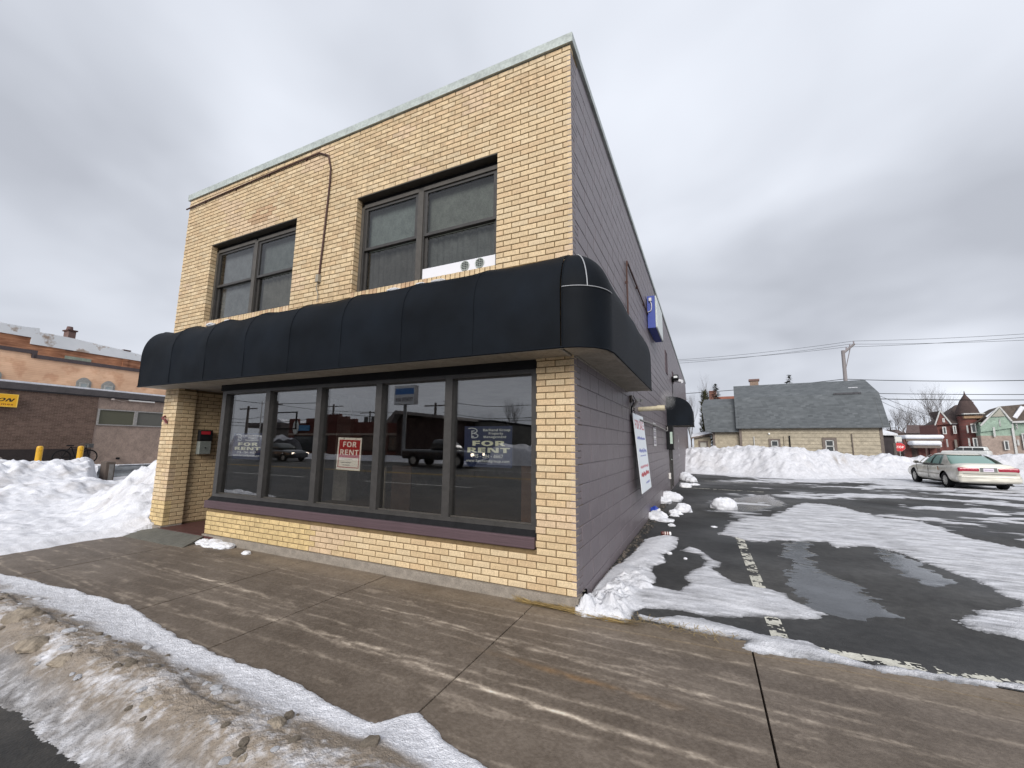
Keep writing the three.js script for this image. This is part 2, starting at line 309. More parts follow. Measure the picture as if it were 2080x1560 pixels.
// plough berm between walk and road
let bermH;
{
  const edge = [[-14, 1.95], [-9, 2.05], [-6.56, 2.02], [-5.7, 1.94], [-4.76, 1.89], [-3.91, 1.83], [-3.09, 1.96], [-2.2, 2.03], [-1.79, 2.0], [-1.27, 2.01], [-0.88, 2.04], [-0.57, 2.09], [-0.47, 1.96], [-0.40, 1.91], [-0.18, 2.0], [0.15, 2.1], [0.6, 2.2], [2, 2.15], [6, 2.2], [14, 2.1]];
  const zb = (x) => { let i = 0; while (i < edge.length - 2 && edge[i + 1][0] < x) i++; const t = clamp((x - edge[i][0]) / (edge[i + 1][0] - edge[i][0])); return mix(edge[i][1], edge[i + 1][1], t); };
  const hole = groundPoly([[366, 1412], [385, 1402], [410, 1405], [450, 1435], [515, 1465], [500, 1475], [465, 1478], [430, 1462], [395, 1445]]);
  const holes = [[groundPoly([[0, 1218], [30, 1222], [75, 1252], [40, 1250]]), 0.03], [hole, 0.03], [groundPoly([[95, 1265], [125, 1262], [150, 1280], [175, 1292], [150, 1296], [105, 1285]]), 0.03], [groundPoly([[298, 1385], [330, 1375], [333, 1384], [305, 1392]]), 0.02], [groundPoly([[225, 1345], [255, 1342], [285, 1353], [235, 1362]]), 0.02]];
  const H = (x, z) => {
    const e = z - zb(x) - 0.035 * n3(x * 2.1, 0.4, 1) - 0.02 * n3(x * 9, 0.4, 2) - 0.010 * n3(x * 31, z * 31, 2);
    if (e < -0.04) return -0.16;
    let h = 0.034 * sstep(-0.004, 0.05, e) - 0.012 + 0.05 * sstep(0.1, 0.5, e);
    h += 0.012 * fbm(x * 3, 1, z * 3, 3) + (0.010 * fbm(x * 14, 2, z * 14, 3) + 0.006 * n3(x * 45, 3, z * 45)) * sstep(0, 0.1, e);
    const ridge = Math.exp(-Math.pow((z - 2.50 - 0.05 * n3(x * 1.3, 5, 0)) / 0.16, 2));
    h += ridge * (0.018 + 0.06 * Math.max(0, fbm(x * 2.2, 6, z * 3.5, 4) + 0.12) + 0.035 * Math.abs(fbm(x * 9, 8, z * 11, 3)));
    h -= 0.155 * sstep(2.56, 2.98, z + 0.10 * fbm(x * 1.8, 4, z, 3)); h += 0.014 * Math.abs(fbm(x * 24, 13, z * 24, 3)) * sstep(2.2, 2.4, z);
    for (const [P, dpt] of holes) { const s = sdPoly(P, x, z) + 0.014 * n3(x * 26, 1, z * 26); if (s > -0.01) h -= 0.5 * dpt * sstep(-0.008, 0.02, s); }
    return h;
  };
  bermH = H;
  const bermBase = () => 0;
  const C = (x, z) => {
    const n = fbm(x * 2.4, 9, z * 4.5, 4), m = fbm(x * 11, 3, z * 13, 4), f = n3(x * 38, 2, z * 38), g = fbm(x * 34, 5, z * 34, 2);
    let d = sstep(2.20, 2.36, z + 0.20 * n) * sstep(2.90, 2.70, z + 0.14 * n) * clamp(0.92 + 1.2 * n + 0.9 * m + 0.6 * g);
    d += 0.62 * sstep(2.74, 2.95, z + 0.2 * m) * clamp(0.55 + 1.5 * m + 0.7 * n + 0.5 * g);
    let rim = 0; for (const [P] of holes) { const s = sdPoly(P, x, z) + 0.014 * n3(x * 26, 1, z * 26); d = Math.max(d, (0.85 + 0.5 * m) * sstep(-0.02, 0.01, s)); rim = Math.max(rim, Math.exp(-Math.pow((s - 0.002) / 0.011, 2))); }
    const q = dirtMix(clamp(d + 0.25 * g * sstep(2.25, 2.4, z)), 0.85 + 0.07 * m + 0.08 * f), w = Math.max(0.8 * rim, sstep(2.62, 2.86, z + 0.16 * n) * clamp(0.62 + 0.9 * m + 0.9 * n + 0.5 * g)); return [mix(q[0], 0.19, w), mix(q[1], 0.18, w), mix(q[2], 0.17, w)];
  };
  tag(heightfield('snow_berm', span(-9, 1.2, 0.0125), span(1.72, 3.24, 0.0125), H, C, M.snow, bermBase, -0.10), 'low dirty ridge of ploughed snow along the edge of the pavement', 'snow');
  tag(heightfield('snow_berm', span(1.2, 9, 0.03), span(1.72, 3.24, 0.03), H, C, M.snow, bermBase, -0.10), 'continuation of the ploughed snow ridge beyond the foot of the shop corner', 'snow');
}
// snow and ice lying on the car park
{
  const A1 = groundPoly([[1184, 1246], [1188, 1188], [1215, 1172], [1245, 1150], [1262, 1140], [1290, 1118], [1310, 1094], [1350, 1085], [1378, 1091], [1374, 1110], [1345, 1126], [1352, 1140], [1322, 1150], [1300, 1152], [1330, 1164], [1330, 1181], [1302, 1186], [1312, 1232], [1262, 1252], [1215, 1248]]);
  const A2 = groundPoly([[1285, 1180], [1380, 1199], [1400, 1182], [1390, 1172], [1408, 1156], [1425, 1150], [1434, 1137], [1420, 1124], [1382, 1116], [1400, 1108], [1425, 1116], [1446, 1134], [1464, 1141], [1460, 1151], [1447, 1153], [1470, 1170], [1490, 1182], [1555, 1194], [1596, 1204], [1600, 1215], [1640, 1231], [1684, 1248], [1640, 1259], [1560, 1254], [1440, 1252], [1390, 1240], [1300, 1234]]);
  const Bp = groundPoly([[1290, 1246], [1330, 1254], [1380, 1250], [1450, 1263], [1530, 1283], [1590, 1297], [1640, 1304], [1690, 1328], [1760, 1348], [1850, 1361], [1960, 1377], [2080, 1391], [2300, 1415], [2300, 1425], [2080, 1400], [1850, 1374], [1720, 1350], [1560, 1328], [1512, 1316], [1518, 1300], [1440, 1288], [1370, 1272], [1310, 1260]]);
  const Cp = groundPoly([[1463, 1083], [1490, 1058], [1530, 1046], [1560, 1050], [1600, 1030], [1630, 1018], [1690, 1022], [1740, 1035], [1800, 1050], [1870, 1055], [1960, 1088], [2080, 1112], [2300, 1130], [2300, 1260], [2080, 1225], [2040, 1205], [1980, 1176], [1900, 1148], [1830, 1120], [1760, 1105], [1700, 1110], [1680, 1098], [1600, 1095], [1530, 1098]]);
  const Dp = groundPoly([[1945, 1258], [1990, 1240], [2080, 1232], [2300, 1250], [2300, 1330], [2080, 1302], [2030, 1287], [1970, 1276]]);
  const polys = [[A1, 0.05, 0.35], [A2, 0.022, 0.22], [Bp, 0.035, 0.30], [Cp, 0.016, 0.10], [Dp, 0.013, 0.1]];
  const lumps = []; seed = 77;
  for (let i = 0; i < 22; i++) { const t = Math.pow(rnd(), 1.6); const x = mix(0.14, 0.42, t) + rr(-0.06, 0.26) * (1 - 0.3 * t), z = mix(0.0, -2.3, t) + rr(-0.1, 0.1), big = rnd() < 0.25 ? 1.5 : 0.8; lumps.push([x, z, rr(0.035, 0.085) * big * (1 - 0.45 * t), rr(0.05, 0.12) * Math.sqrt(big) * (1 - 0.6 * t)]); }
  const wob = (x, z) => 0.07 * fbm(x * 2.2, 3, z * 2.2, 3) + 0.09 * fbm(x * 7, 5, z * 7, 4) + 0.03 * n3(x * 34, 1, z * 34) + 0.02 * n3(x * 70, 1, z * 70);
  const H = (x, z) => {
    if (x < 0.012 && z < 0.03) return -0.05;
    let h = -0.03; const w = wob(x, z), far = clamp((-z - 3) / 9);
    for (let i = 0; i < polys.length; i++) {
      const [P, top, soft] = polys[i], s = sdPoly(P, x, z) + w * (i < 3 ? 0.6 : 1.3 + 2 * far);
      if (s > -0.08) h = Math.max(h, s < 0 ? s * 0.15 : top * Math.min(1, Math.sqrt(s / soft) * 1.1) + (i < 3 ? 0.25 : 0.1) * top * fbm(x * 6, 2, z * 6, 3) + 0.004 * n3(x * 40, 3, z * 40));
    }
    { const t = clamp(-z / 2.3), cx = mix(0.2, 0.42, t), wd = mix(0.24, 0.10, t), q = (x - cx) / wd, env = Math.exp(-q * q * q * q) * sstep(0.14, 0.02, z + 0.03 * n3(x * 9, 2, 5)) * sstep(-2.5, -1.2, z); if (env > 0.02) { const bl = Math.abs(fbm(x * 5.5, 31, z * 5.5, 2)) * 1.1 + 0.55 * Math.abs(fbm(x * 14, 33, z * 14, 2)); h = Math.max(h, env * mix(0.16, 0.05, Math.sqrt(t)) * (0.45 + 1.9 * bl) - 0.01); } }
    for (const [lx, lz, r, hh] of lumps) { const q = Math.hypot(x - lx, z - lz) / r + 0.35 * n3(x * 16, lx * 5, z * 16) + 0.15 * n3(x * 45, 2, z * 45); if (q < 1.5) { const a = hh * 0.8 * Math.pow(Math.max(0, 1 - q * q / 2.25), 0.8) + 0.004; h = h > a ? h : a; } }
    // trodden streaks further out
    const f = sstep(-3.8, -9, z) * sstep(0.6, 3.0, x + 0.2 * z * 0);
    if (f > 0) { const s = fbm(x * 0.35 + 3, 7, z * 0.62, 4) + 0.42 * fbm(x * 1.2, 4, z * 2.9, 3) + 0.12 * sstep(5, 12, x) + 0.16 * sstep(-16, -21, z) - 0.10 + 0.12 * sstep(-9, -11, z) * sstep(4, 2, x) * -1; if (s * f > -0.02) h = Math.max(h, Math.min(0.022, (s * f - 0.02) * 0.22)); }
    return h;
  };
  const C = (x, z, h) => {
    const n = fbm(x * 3, 6, z * 3, 3), f = n3(x * 30, 5, z * 30), thin = sstep(0.014, 0.0, h) * 0.46, s2 = fbm(x * 1.1, 15, z * 5.5, 3);
    const crust = sstep(0.034, 0.014, h), gr = fbm(x * 2.4, 21, z * 13, 4), k = clamp(0.82 + 0.12 * n + 0.07 * f + crust * (0.45 * s2 + 0.75 * gr - 0.12) - thin, 0.16, 0.92); const d = 0.10 * clamp(n + 0.35) ; return [k * (1 - 0.10 * d - 0.02), k * (0.985 - 0.2 * d), k * (1.0 - 0.4 * d)];
  };
  tag(heightfield('snow_patch', span(0.0, 5.2, 0.021), span(-4.6, 0.42, 0.021), H, C, M.snow, (x, z) => lotY(x, z)), 'lumpy melting snow spilling from the painted block wall over the asphalt', 'snow');
  tag(heightfield('snow_patch', [...span(0.2, 12, 0.055), ...span(12.1, 30, 0.2)], span(-24, -4.6, 0.055), H, C, M.snow), 'trodden streaky snow and ice on the open car park', 'snow');
  tag(heightfield('snow_patch', span(5.2, 12, 0.06), span(-4.6, 0.3, 0.06), H, C, M.snow), 'icy crust on the car park along its painted boundary line', 'snow');
  // glassy refrozen film
  const E = groundPoly([[1588, 1098], [1650, 1098], [1655, 1155], [1720, 1178], [1765, 1205], [1815, 1246], [1795, 1256], [1690, 1252], [1640, 1230], [1598, 1180]]);
  const E2 = groundPoly([[1480, 1010], [1560, 1000], [1600, 1022], [1520, 1040], [1440, 1035]]), E3 = groundPoly([[1780, 1110], [1860, 1135], [1940, 1180], [1900, 1190], [1800, 1150]]);
  M.ice = std({ color: lin(0.075, 0.08, 0.088), roughness: 0.12, map: rep(TX.blotch, 1), bumpMap: rep(TX.bump, 0.7), bumpScale: 0.002 });
  const ice = (P, label) => tag(heightfield('ice_film', span(Math.min(...P.map((p) => p[0])) - 0.2, Math.max(...P.map((p) => p[0])) + 0.2, 0.03), span(Math.min(...P.map((p) => p[1])) - 0.3, Math.max(...P.map((p) => p[1])) + 0.3, 0.03), (x, z) => { const s = sdPoly(P, x, z) + 0.30 * fbm(x * 2.5, 8, z * 3.5, 5) + 0.10 * fbm(x * 14, 8, z * 14, 3); return s > 0 ? Math.min(0.005, s * 0.05) : -0.004; }, () => [1, 1, 1], M.ice), label, 'ice');
  ice(E, 'smooth grey ice film beside the worn parking line'); ice(E2, 'thin wet ice film lying away from the wall under the vent pipe'); ice(E3, 'small glossy ice film at the rim of the snow crust');
}
// loose clods of snow
function clod(name, u, v, r, hgt, m, label, cat, group, sx = 1, yb = null, zoff = 0) {
  const p = hit(u, v, 'y', yb ?? 0); const g = new THREE.IcosahedronGeometry(1, 7), a = g.attributes.position, s = V();
  for (let i = 0; i < a.count; i++) { s.fromBufferAttribute(a, i); const k = 1 + 0.5 * fbm(s.x * 1.5 + u, s.y * 1.5, s.z * 1.5 + v, 3) + 0.28 * Math.abs(fbm(s.x * 4 + u, s.y * 4 + v, s.z * 4, 3)) - 0.05; s.multiplyScalar(k); s.y = Math.max(s.y, -0.25); a.setXYZ(i, s.x * r * sx, s.y * hgt, s.z * r); }
  const gg = mergeVertices(g.deleteAttribute('uv').deleteAttribute('normal')); gg.computeVertexNormals(); const q = gg.attributes.position, uv = []; for (let i = 0; i < q.count; i++) uv.push(q.getX(i) + u, q.getZ(i) + q.getY(i) + v); gg.setAttribute('uv', new THREE.Float32BufferAttribute(uv, 2));
  const o = mesh(name, gg, m); o.position.set(p.x, (yb ?? lotY(p.x, p.z)) + hgt * 0.2, p.z + zoff); return tag(o, label, cat, group);
}
M.clod = std({ color: lin(0.86, 0.87, 0.90), roughness: 0.8, map: rep(snowTex, 2), bumpMap: rep(snowBump, 4), bumpScale: 0.01 });
M.slush = std({ color: lin(0.40, 0.335, 0.26), roughness: 0.85, map: rep(TX.grain, 3), bumpMap: rep(TX.bump, 4), bumpScale: 0.012 });
for (const [u, v, r, h] of [[1472, 1030, 0.26, 0.24], [1360, 1013, 0.3, 0.22], [1345, 1019, 0.2, 0.14], [1388, 1036, 0.17, 0.16], [1372, 1041, 0.13, 0.09], [1370, 1046, 0.08, 0.05], [1335, 1052, 0.2, 0.14], [1352, 1056, 0.15, 0.05], [1364, 1066, 0.06, 0.04], [1392, 986, 0.2, 0.14], [1404, 975, 0.22, 0.2], [1393, 972, 0.26, 0.34], [1410, 982, 0.18, 0.07], [1360, 1124, 0.03, 0.03], [1392, 1134, 0.02, 0.02], [1450, 1068, 0.05, 0.02]])
  { const lone = u === 1472, foil = u === 1335, far = v < 990, crumb = r < 0.09; clod('snow_clod', u, v, r, h, M.clod, lone ? 'rounded snow clod standing alone on the bare asphalt' : foil ? 'icy snow clod under the crumpled blue wrapper' : far ? 'snow clod at the foot of the wall beyond the side door' : crumb ? 'tiny crumb of snow on the asphalt near the block wall' : 'loose white clod of snow along the foot of the block wall', 'snow clod', lone || foil ? undefined : far ? 'snow clods beyond the side door' : crumb ? 'snow crumbs on the asphalt' : 'snow clods by the block wall', 1.2); }
for (const [u, v, r, h] of [[435, 1108, 0.14, 0.07], [455, 1112, 0.12, 0.06], [415, 1105, 0.1, 0.06], [500, 1125, 0.05, 0.035]])
  clod('snow_clod', u, v, r, h, M.clod, 'small white clod of snow on the pavement below the brick bulkhead', 'snow clod', 'snow clods below the bulkhead', 1.5);
for (const [u, v, r, h, sx] of [[45, 1262, 0.12, 0.085, 1.3], [138, 1298, 0.08, 0.04, 1.5], [65, 1315, 0.09, 0.06, 1.3], [250, 1368, 0.08, 0.035, 1.5], [130, 1345, 0.07, 0.04, 1.3], [560, 1478, 0.05, 0.035, 1.2], [310, 1430, 0.06, 0.03, 1.8], [495, 1545, 0.025, 0.02, 1]])
  clod('slush_lump', u, v, r, h, M.slush, 'brown frozen slush lump bedded in the roadside snow ridge', 'slush lump', 'slush lumps on the snow ridge', sx, 0.055);

// deep snow left of the building: trodden apron, heap against the wall, bank in the lot
{
  const H = (x, z) => {
    const e = -7.72 - x + 0.12 * fbm(z * 1.7, 2, 1, 3) + 0.10 * sstep(0.2, 1.8, z) + 0.04 * n3(z * 9, 3, 0);
    if (e < -0.06) return -0.06;
    if (x > -7.86 && z < -0.02) return -0.06;
    let h = -0.01 + 0.10 * sstep(-0.02, 0.25, e) + 0.10 * sstep(0.2, 3, e) + 0.16 * sstep(3, 7, e);
    h += (0.14 * fbm(x * 1.0, 4, z * 1.4, 4) + 0.10 * Math.abs(fbm(x * 2.6, 8, z * 3.4, 3)) + 0.05 * fbm(x * 6, 6, z * 6, 3)) * sstep(0.0, 0.5, e);
    // heap against the side of the building
    const hx = (x + 9.1) / 1.5, hz = z + 0.2; let heap = 1.15 * Math.exp(-Math.pow(Math.abs(hx), 2.2)) * sstep(0.9, -0.9, hz) * sstep(-4.6, -2, hz);
    heap *= 0.86 + 0.5 * fbm(x * 1.5, 3, z * 1.5 + heap * 0.7, 3); heap += (0.42 * Math.abs(fbm(x * 2.6, 9, z * 2.6, 4)) - 0.05) * sstep(0.06, 0.4, heap) + 0.04 * n3(x * 11, 1, z * 11) * sstep(0.1, 0.5, heap);
    // cut bank with a steep end
    const bz = z - (-1.80 + 0.37 * (x + 15)); let bank = 0.64 * Math.exp(-Math.pow(Math.abs(x + 15.9) / 1.9, 3)) * sstep(-0.02, 0.16, bz + 0.08 * n3(x * 3, 3, 1));
    bank *= 0.9 + 0.35 * fbm(x * 1.1, 8, z * 1.1, 3); bank += (0.34 * Math.abs(fbm(x * 1.9, 3, z * 1.9, 4)) - 0.05) * sstep(0.15, 0.5, bank);
    const roll = 0.34 * Math.exp(-Math.pow((x + 13.0) / 0.9, 2)) * sstep(-2.2, -0.8, z) * sstep(1.6, -0.3, z) * (0.8 + 0.8 * fbm(x * 1.7, 5, z * 1.7, 3));
    h += Math.max(heap, bank, roll);
    h += 0.55 * sstep(-17, -20, x) * sstep(-1, 3, z);
    return h;
  };
  const C = (x, z, h) => { const n = fbm(x * 1.5, 12, z * 1.5 + h * 2, 4), m = fbm(x * 6, 2, z * 6 + h * 5, 3), d = 0.75 * clamp(n * 1.6 + 0.7 * m + 0.05) * sstep(0.12, 0.4, h); return dirtMix(clamp(d), 0.885 + 0.05 * m + 0.04 * n); };
  tag(heightfield('snow_bank', [...span(-26, -16, 0.09), ...span(-15.95, -7.4, 0.04)], span(-6, 3.0, 0.045), H, C, M.snow, () => 0), 'deep trodden snow and heap beside the cream brick corner column', 'snow bank');
}
// ploughed bank across the back of the car park
{
  const crest = [[-2, 1.3], [0.1, 1.5], [1.7, 1.62], [3.8, 1.72], [5.6, 1.66], [7, 1.5], [8.8, 1.48], [10.1, 1.5], [11, 1.46], [12.5, 1.5], [15.4, 1.55], [20, 1.5], [40, 1.4]];
  const cr = (x) => { let i = 0; while (i < crest.length - 2 && crest[i + 1][0] < x) i++; return mix(crest[i][1], crest[i + 1][1], clamp((x - crest[i][0]) / (crest[i + 1][0] - crest[i][0]))); };
  const H = (x, z) => {
    const w = 0.5 * fbm(x * 0.5, 3, 2, 3) + 0.15 * n3(x * 2.2, 3, 4), foot = -21.9 + 0.5 * Math.sin(x * 0.4) - 0.9 * sstep(5, 2.5, x) + w + -2.4 * sstep(5.5, 10.2, x), t = (foot - z) / 3.1;
    if (t < -0.05) return -0.05;
    const back = sstep(-29.5, -27, z);
    let h = cr(x) * Math.pow(sstep(0, 1, t), 0.8) * back;
    h *= 0.93 + 0.30 * fbm(x * 0.8, 5, z * 0.8, 3); h += (0.42 * Math.abs(fbm(x * 1.5, 2, z * 2.0, 4)) - 0.06 + 0.11 * fbm(x * 4, 7, z * 4, 3)) * sstep(0.02, 0.4, t) * back;
    return h - 0.02 + 0.06 * (1 - back);
  };
  const C = (x, z, h) => { const n = fbm(x * 0.8, 11, z * 1.4 + h, 4), m = fbm(x * 4, 6, z * 4 + h * 4, 3), s = Math.exp(-Math.pow((x - 8.0) / 0.45, 2) - Math.pow((h - 0.95) / 0.28, 2)) * 0.7; return dirtMix(clamp(0.06 + 0.24 * clamp(n * 1.6 + m * 0.7) + s * clamp(0.5 + 2 * m)), 0.78 + 0.07 * m); };
  tag(heightfield('snow_bank', [...span(-1.5, 16, 0.075), ...span(16.2, 45, 0.3)], span(-32, -20.6, 0.085), H, C, M.snow), 'long ploughed snow bank in front of the beige gambrel house', 'snow bank');
}

seed = 515;
for (let i = 0; i < 60; i++) {                                                    // smaller crumbs of the same slush
  const x = rr(-5.2, -0.4), z = 2.44 + rr(-0.2, 0.26), r = rr(0.008, 0.026) * (rnd() < 0.15 ? 1.7 : 1), g = new THREE.IcosahedronGeometry(1, 2), a = g.attributes.position, ph = rr(0, 90);
  for (let k = 0; k < a.count; k++) { const q = 1 + 0.6 * fbm(a.getX(k) * 1.4 + ph, a.getY(k) * 1.4, a.getZ(k) * 1.4, 3); a.setXYZ(k, a.getX(k) * q * r * 1.4, a.getY(k) * q * r * 0.6, a.getZ(k) * q * r); } g.computeVertexNormals();
  const o = mesh('slush_crumb', g, rnd() < 0.65 ? M.slush : M.clod); o.position.set(x, bermH(x, z) + r * 0.15, z); o.rotation.y = rr(0, 6); tag(o, 'small frozen slush crumb scattered on the roadside snow ridge', 'slush lump', 'slush crumbs on the snow ridge');
}
// ---------------------------------------------------------------- the shop building
const CO = 0.07, BL = 0.215, JT = 0.0105, Y0 = 0.11, NCO = 89, XL = -7.85, DEP = -30.5, TOP = Y0 + NCO * CO;
const brickCols = [[0.640, 0.480, 0.270], [0.655, 0.492, 0.278], [0.615, 0.452, 0.250], [0.662, 0.510, 0.300], [0.600, 0.432, 0.238], [0.640, 0.470, 0.285]].map((c) => lin(c[0] * 1.3, c[1] * 1.32, c[2] * 1.42));
M.brickVC = std({ color: 0xffffff, vertexColors: true, roughness: 0.62, map: rep(TX.grain, 1.7), bumpMap: rep(TX.bump, 4), bumpScale: 0.0012 });
M.bricks = brickCols.map((c) => std({ color: c, roughness: 0.62, map: rep(TX.grain, 1.7), bumpMap: rep(TX.bump, 4), bumpScale: 0.0012 }));
M.mortar = worn(lin(0.235, 0.160, 0.078), 0.95, 2, 0.002);
M.purple = std({ color: lin(0.195, 0.163, 0.177), roughness: 0.42, map: TX.paintwash, bumpMap: rep(TX.bump, 2.2), bumpScale: 0.004 });
M.maroon = worn(lin(0.115, 0.07, 0.082), 0.7, 2, 0.002);
M.coping = worn(lin(0.58, 0.64, 0.61), 0.45, 0.7, 0.0005);
M.darkFrame = worn(lin(0.062, 0.058, 0.055), 0.42, 2, 0.0004);
M.bronze = worn(lin(0.098, 0.088, 0.076), 0.45, 2, 0.0004);
M.black = matte(lin(0.016, 0.016, 0.018), 0.8, 2, 0.3);
M.concrete = worn(lin(0.36, 0.315, 0.265), 0.9, 1.5, 0.006);
M.glass = phys({ color: lin(0.82, 0.82, 0.81), roughness: 0.0, transmission: 1, thickness: 0, ior: 2.2 });
M.glassUp = phys({ color: lin(0.66, 0.68, 0.67), roughness: 0.02, transmission: 1, thickness: 0, ior: 1.55 });
M.interior = worn(lin(0.36, 0.31, 0.26), 0.9, 0.6);
M.plaster = worn(lin(0.38, 0.35, 0.31), 0.9, 0.6);
M.rust = worn(lin(0.10, 0.045, 0.035), 0.75, 3, 0.001);

const shop = thing('shop_building', 'two storey cream brick corner shop with purple painted block side wall', 'building');
const WIN = { t: 5.182, b: 3.572, s: 3.705, list: [[-6.917, -4.608], [-3.296, -0.956]] };
const SF = { l: -6.17, r: -0.435, b: 0.515, t: 2.53, gb: 0.735, gt: 2.37 };
const EN = { l: -7.42, r: -6.17, t: 2.53 };
{ // solid shell behind the bricks
  const s = new THREE.Shape([[XL + 0.006, Y0], [EN.l - 0.006, Y0], [EN.l - 0.006, EN.t], [SF.r + 0.006, EN.t], [SF.r + 0.006, SF.b - 0.01], [SF.l + 0.008, SF.b - 0.01], [SF.l + 0.008, Y0], [-0.008, Y0], [-0.008, TOP], [XL + 0.006, TOP]].map((p) => new THREE.Vector2(...p)));
  const hole = (x0, y0, x1, y1) => s.holes.push(new THREE.Path([[x0, y0], [x0, y1], [x1, y1], [x1, y0]].map((p) => new THREE.Vector2(...p))));
  for (const [a, b] of WIN.list) hole(a - 0.006, WIN.b, b + 0.006, WIN.t + 0.006);
  const g = new THREE.ExtrudeGeometry(s, { depth: 0.292, bevelEnabled: false }); g.translate(0, 0, -0.3);
  const wallFront = part('front_wall', shop);
  mesh('mortar', g, M.mortar, wallFront);
  // brick list
  const list = [];
  seed = 21;
  const blocked = (x0, x1, y0, y1) => {
    const cuts = [];
    const add = (a, b, c, d) => { if (y1 > c + 0.004 && y0 < d - 0.004) cuts.push([a, b]); };
    for (const [a, b] of WIN.list) add(a, b, WIN.b, WIN.t);
    add(SF.l, SF.r, SF.b, SF.t); add(EN.l, EN.r, 0, EN.t); return cuts;
  };
  for (let k = 0; k < NCO; k++) {
    const lift = k > 40 ? -0.038 : 0, y0 = Y0 + k * CO + JT / 2 + lift, y1 = Y0 + (k + 1) * CO - JT / 2 + lift;
    if (y0 > 2.56 && y1 < 3.44) continue;                                        // behind the awning box
    const cuts = blocked(0, 0, y0, y1);
    const off = k % 2 ? 0 : 0.5;
    for (let m = -1; m < 38; m++) {
      let a = -(m + 1 + off) * BL + JT / 2, b = -(m + off) * BL - JT / 2; b = Math.min(b, -0.004); a = Math.max(a, XL); if (b - a < 0.02) continue;
      let segs = [[a, b]];
      for (const [c, d] of cuts) segs = segs.flatMap(([p, q]) => q <= c || p >= d ? [[p, q]] : [[p, c], [d, q]].filter(([e, f]) => f - e > 0.025));
      for (const [p, q] of segs) {
        // the old patch joint in the bulkhead
        let yy0 = y0, yy1 = y1;
        if (Math.abs((p + q) / 2) < 7 && y1 > SF.b - 0.002 && y0 < SF.b && p > SF.l - 0.1 && q < SF.r + 0.1) yy1 = Math.min(y1, SF.b - 0.004);
        for (const [c, d] of []) if (q > c - 0.01 && p < d + 0.01) { if (yy0 < WIN.t && yy1 > WIN.t) yy0 = WIN.t + 0.003; if (yy1 > WIN.b && yy0 < WIN.b) yy1 = WIN.b - 0.004; }
        if (yy1 - yy0 < 0.012) continue;
        list.push({ x: (p + q) / 2, y: (yy0 + yy1) / 2, z: rr(-0.0015, 0.0015), w: q - p, h: yy1 - yy0 });
      }
    }
  }
  // rust stains above the left window darken a few bricks there
  const stain = (x, y) => { const p = hit(530, 435, 'z', 0); return Math.exp(-Math.pow((x - p.x) / 0.5, 2) - Math.pow((y - p.y) / 0.16, 2)); };
  for (const q of list) {
    let i = Math.floor(rnd() * 4.6); const f = fbm(q.x * 0.7, 2, q.y * 0.7, 3); if (f > 0.16) i = 5; if (rnd() < 0.07) i = 4; q.i = Math.min(i, 5); if (stain(q.x, q.y) > 0.5 && rnd() < 0.75) q.i = 6;
    if (q.x < -3.72 && q.y < 0.55) q.i = [1, 3, 3, 0][Math.floor(rnd() * 4)] === 3 ? 7 : 7;
    const d = V(q.x, q.y, 0).sub(CAM), L = d.length(); q.s = q.w * q.h * Math.abs(d.z) / (L * L * L);
    if (q.y > 2.45 && q.y < 3.6) q.s *= 0.2;
  }
  const extra = [lin(0.66, 0.44, 0.26), lin(0.83, 0.62, 0.31)];
  const allCols = [...brickCols, ...extra]; for (const c of extra) M.bricks.push(std({ color: c, roughness: 0.62, map: rep(TX.grain, 1.7), bumpMap: rep(TX.bump, 4), bumpScale: 0.0012 }));
  list.sort((a, b) => b.s - a.s);
  const cache = new Map();
  list.slice(0, 300).forEach((q) => {
    const v = Math.floor(rnd() * 3), key = `${q.w.toFixed(3)} ${q.h.toFixed(3)} ${v}`;
    if (!cache.has(key)) { const b = B(); b.uo = v * 0.37 + 0.11; cache.set(key, b.brick(0, 0, 0, q.w, q.h, 0.1).done()); }
    const o = mesh('brick', cache.get(key), M.bricks[q.i], wallFront); o.position.set(q.x, q.y, q.z);
  });
  const b = B();
  for (const q of list.slice(300)) { b.uo = rnd() * 3; const t = rr(0.94, 1.04), c = allCols[q.i]; b.color(lin(c.r * t, c.g * t, c.b * t)).brick(q.x, q.y, q.z, q.w, q.h, 0.1); }
  stuff(mesh('brick', b, M.brickVC, wallFront));
  // rowlock sills: bricks on edge under the upper windows
  for (const [x0, x1] of WIN.list) {
    const n = Math.round((x1 - x0) / 0.071), w = (x1 - x0) / n;
    for (let i = 0; i < n; i++) { const o = mesh('sill_brick', rowlock(w), M.bricks[[0, 1, 2, 5, 6][Math.floor(rnd() * 5)]], wallFront); o.position.set(x0 + (i + 0.5) * w, (WIN.b + WIN.s) / 2, 0.012 + rr(-0.002, 0.002)); }
  }
}
function rowlock(w) { rowlock.c ??= new Map(); const k = w.toFixed(4); if (!rowlock.c.has(k)) rowlock.c.set(k, B().brick(0, 0, 0, w - 0.011, WIN.s - WIN.b - 0.006, 0.16).done()); return rowlock.c.get(k); }
mesh('foundation', B().mm(XL - 0.02, -0.12, -0.3, EN.l + 0.01, Y0 - 0.002, 0.022).mm(SF.l - 0.012, -0.12, -0.3, 0.02, Y0 - 0.002, 0.028).mm(-0.3, -0.3, -0.12, 0.02, Y0 - 0.002, -0.3), M.concrete, shop);
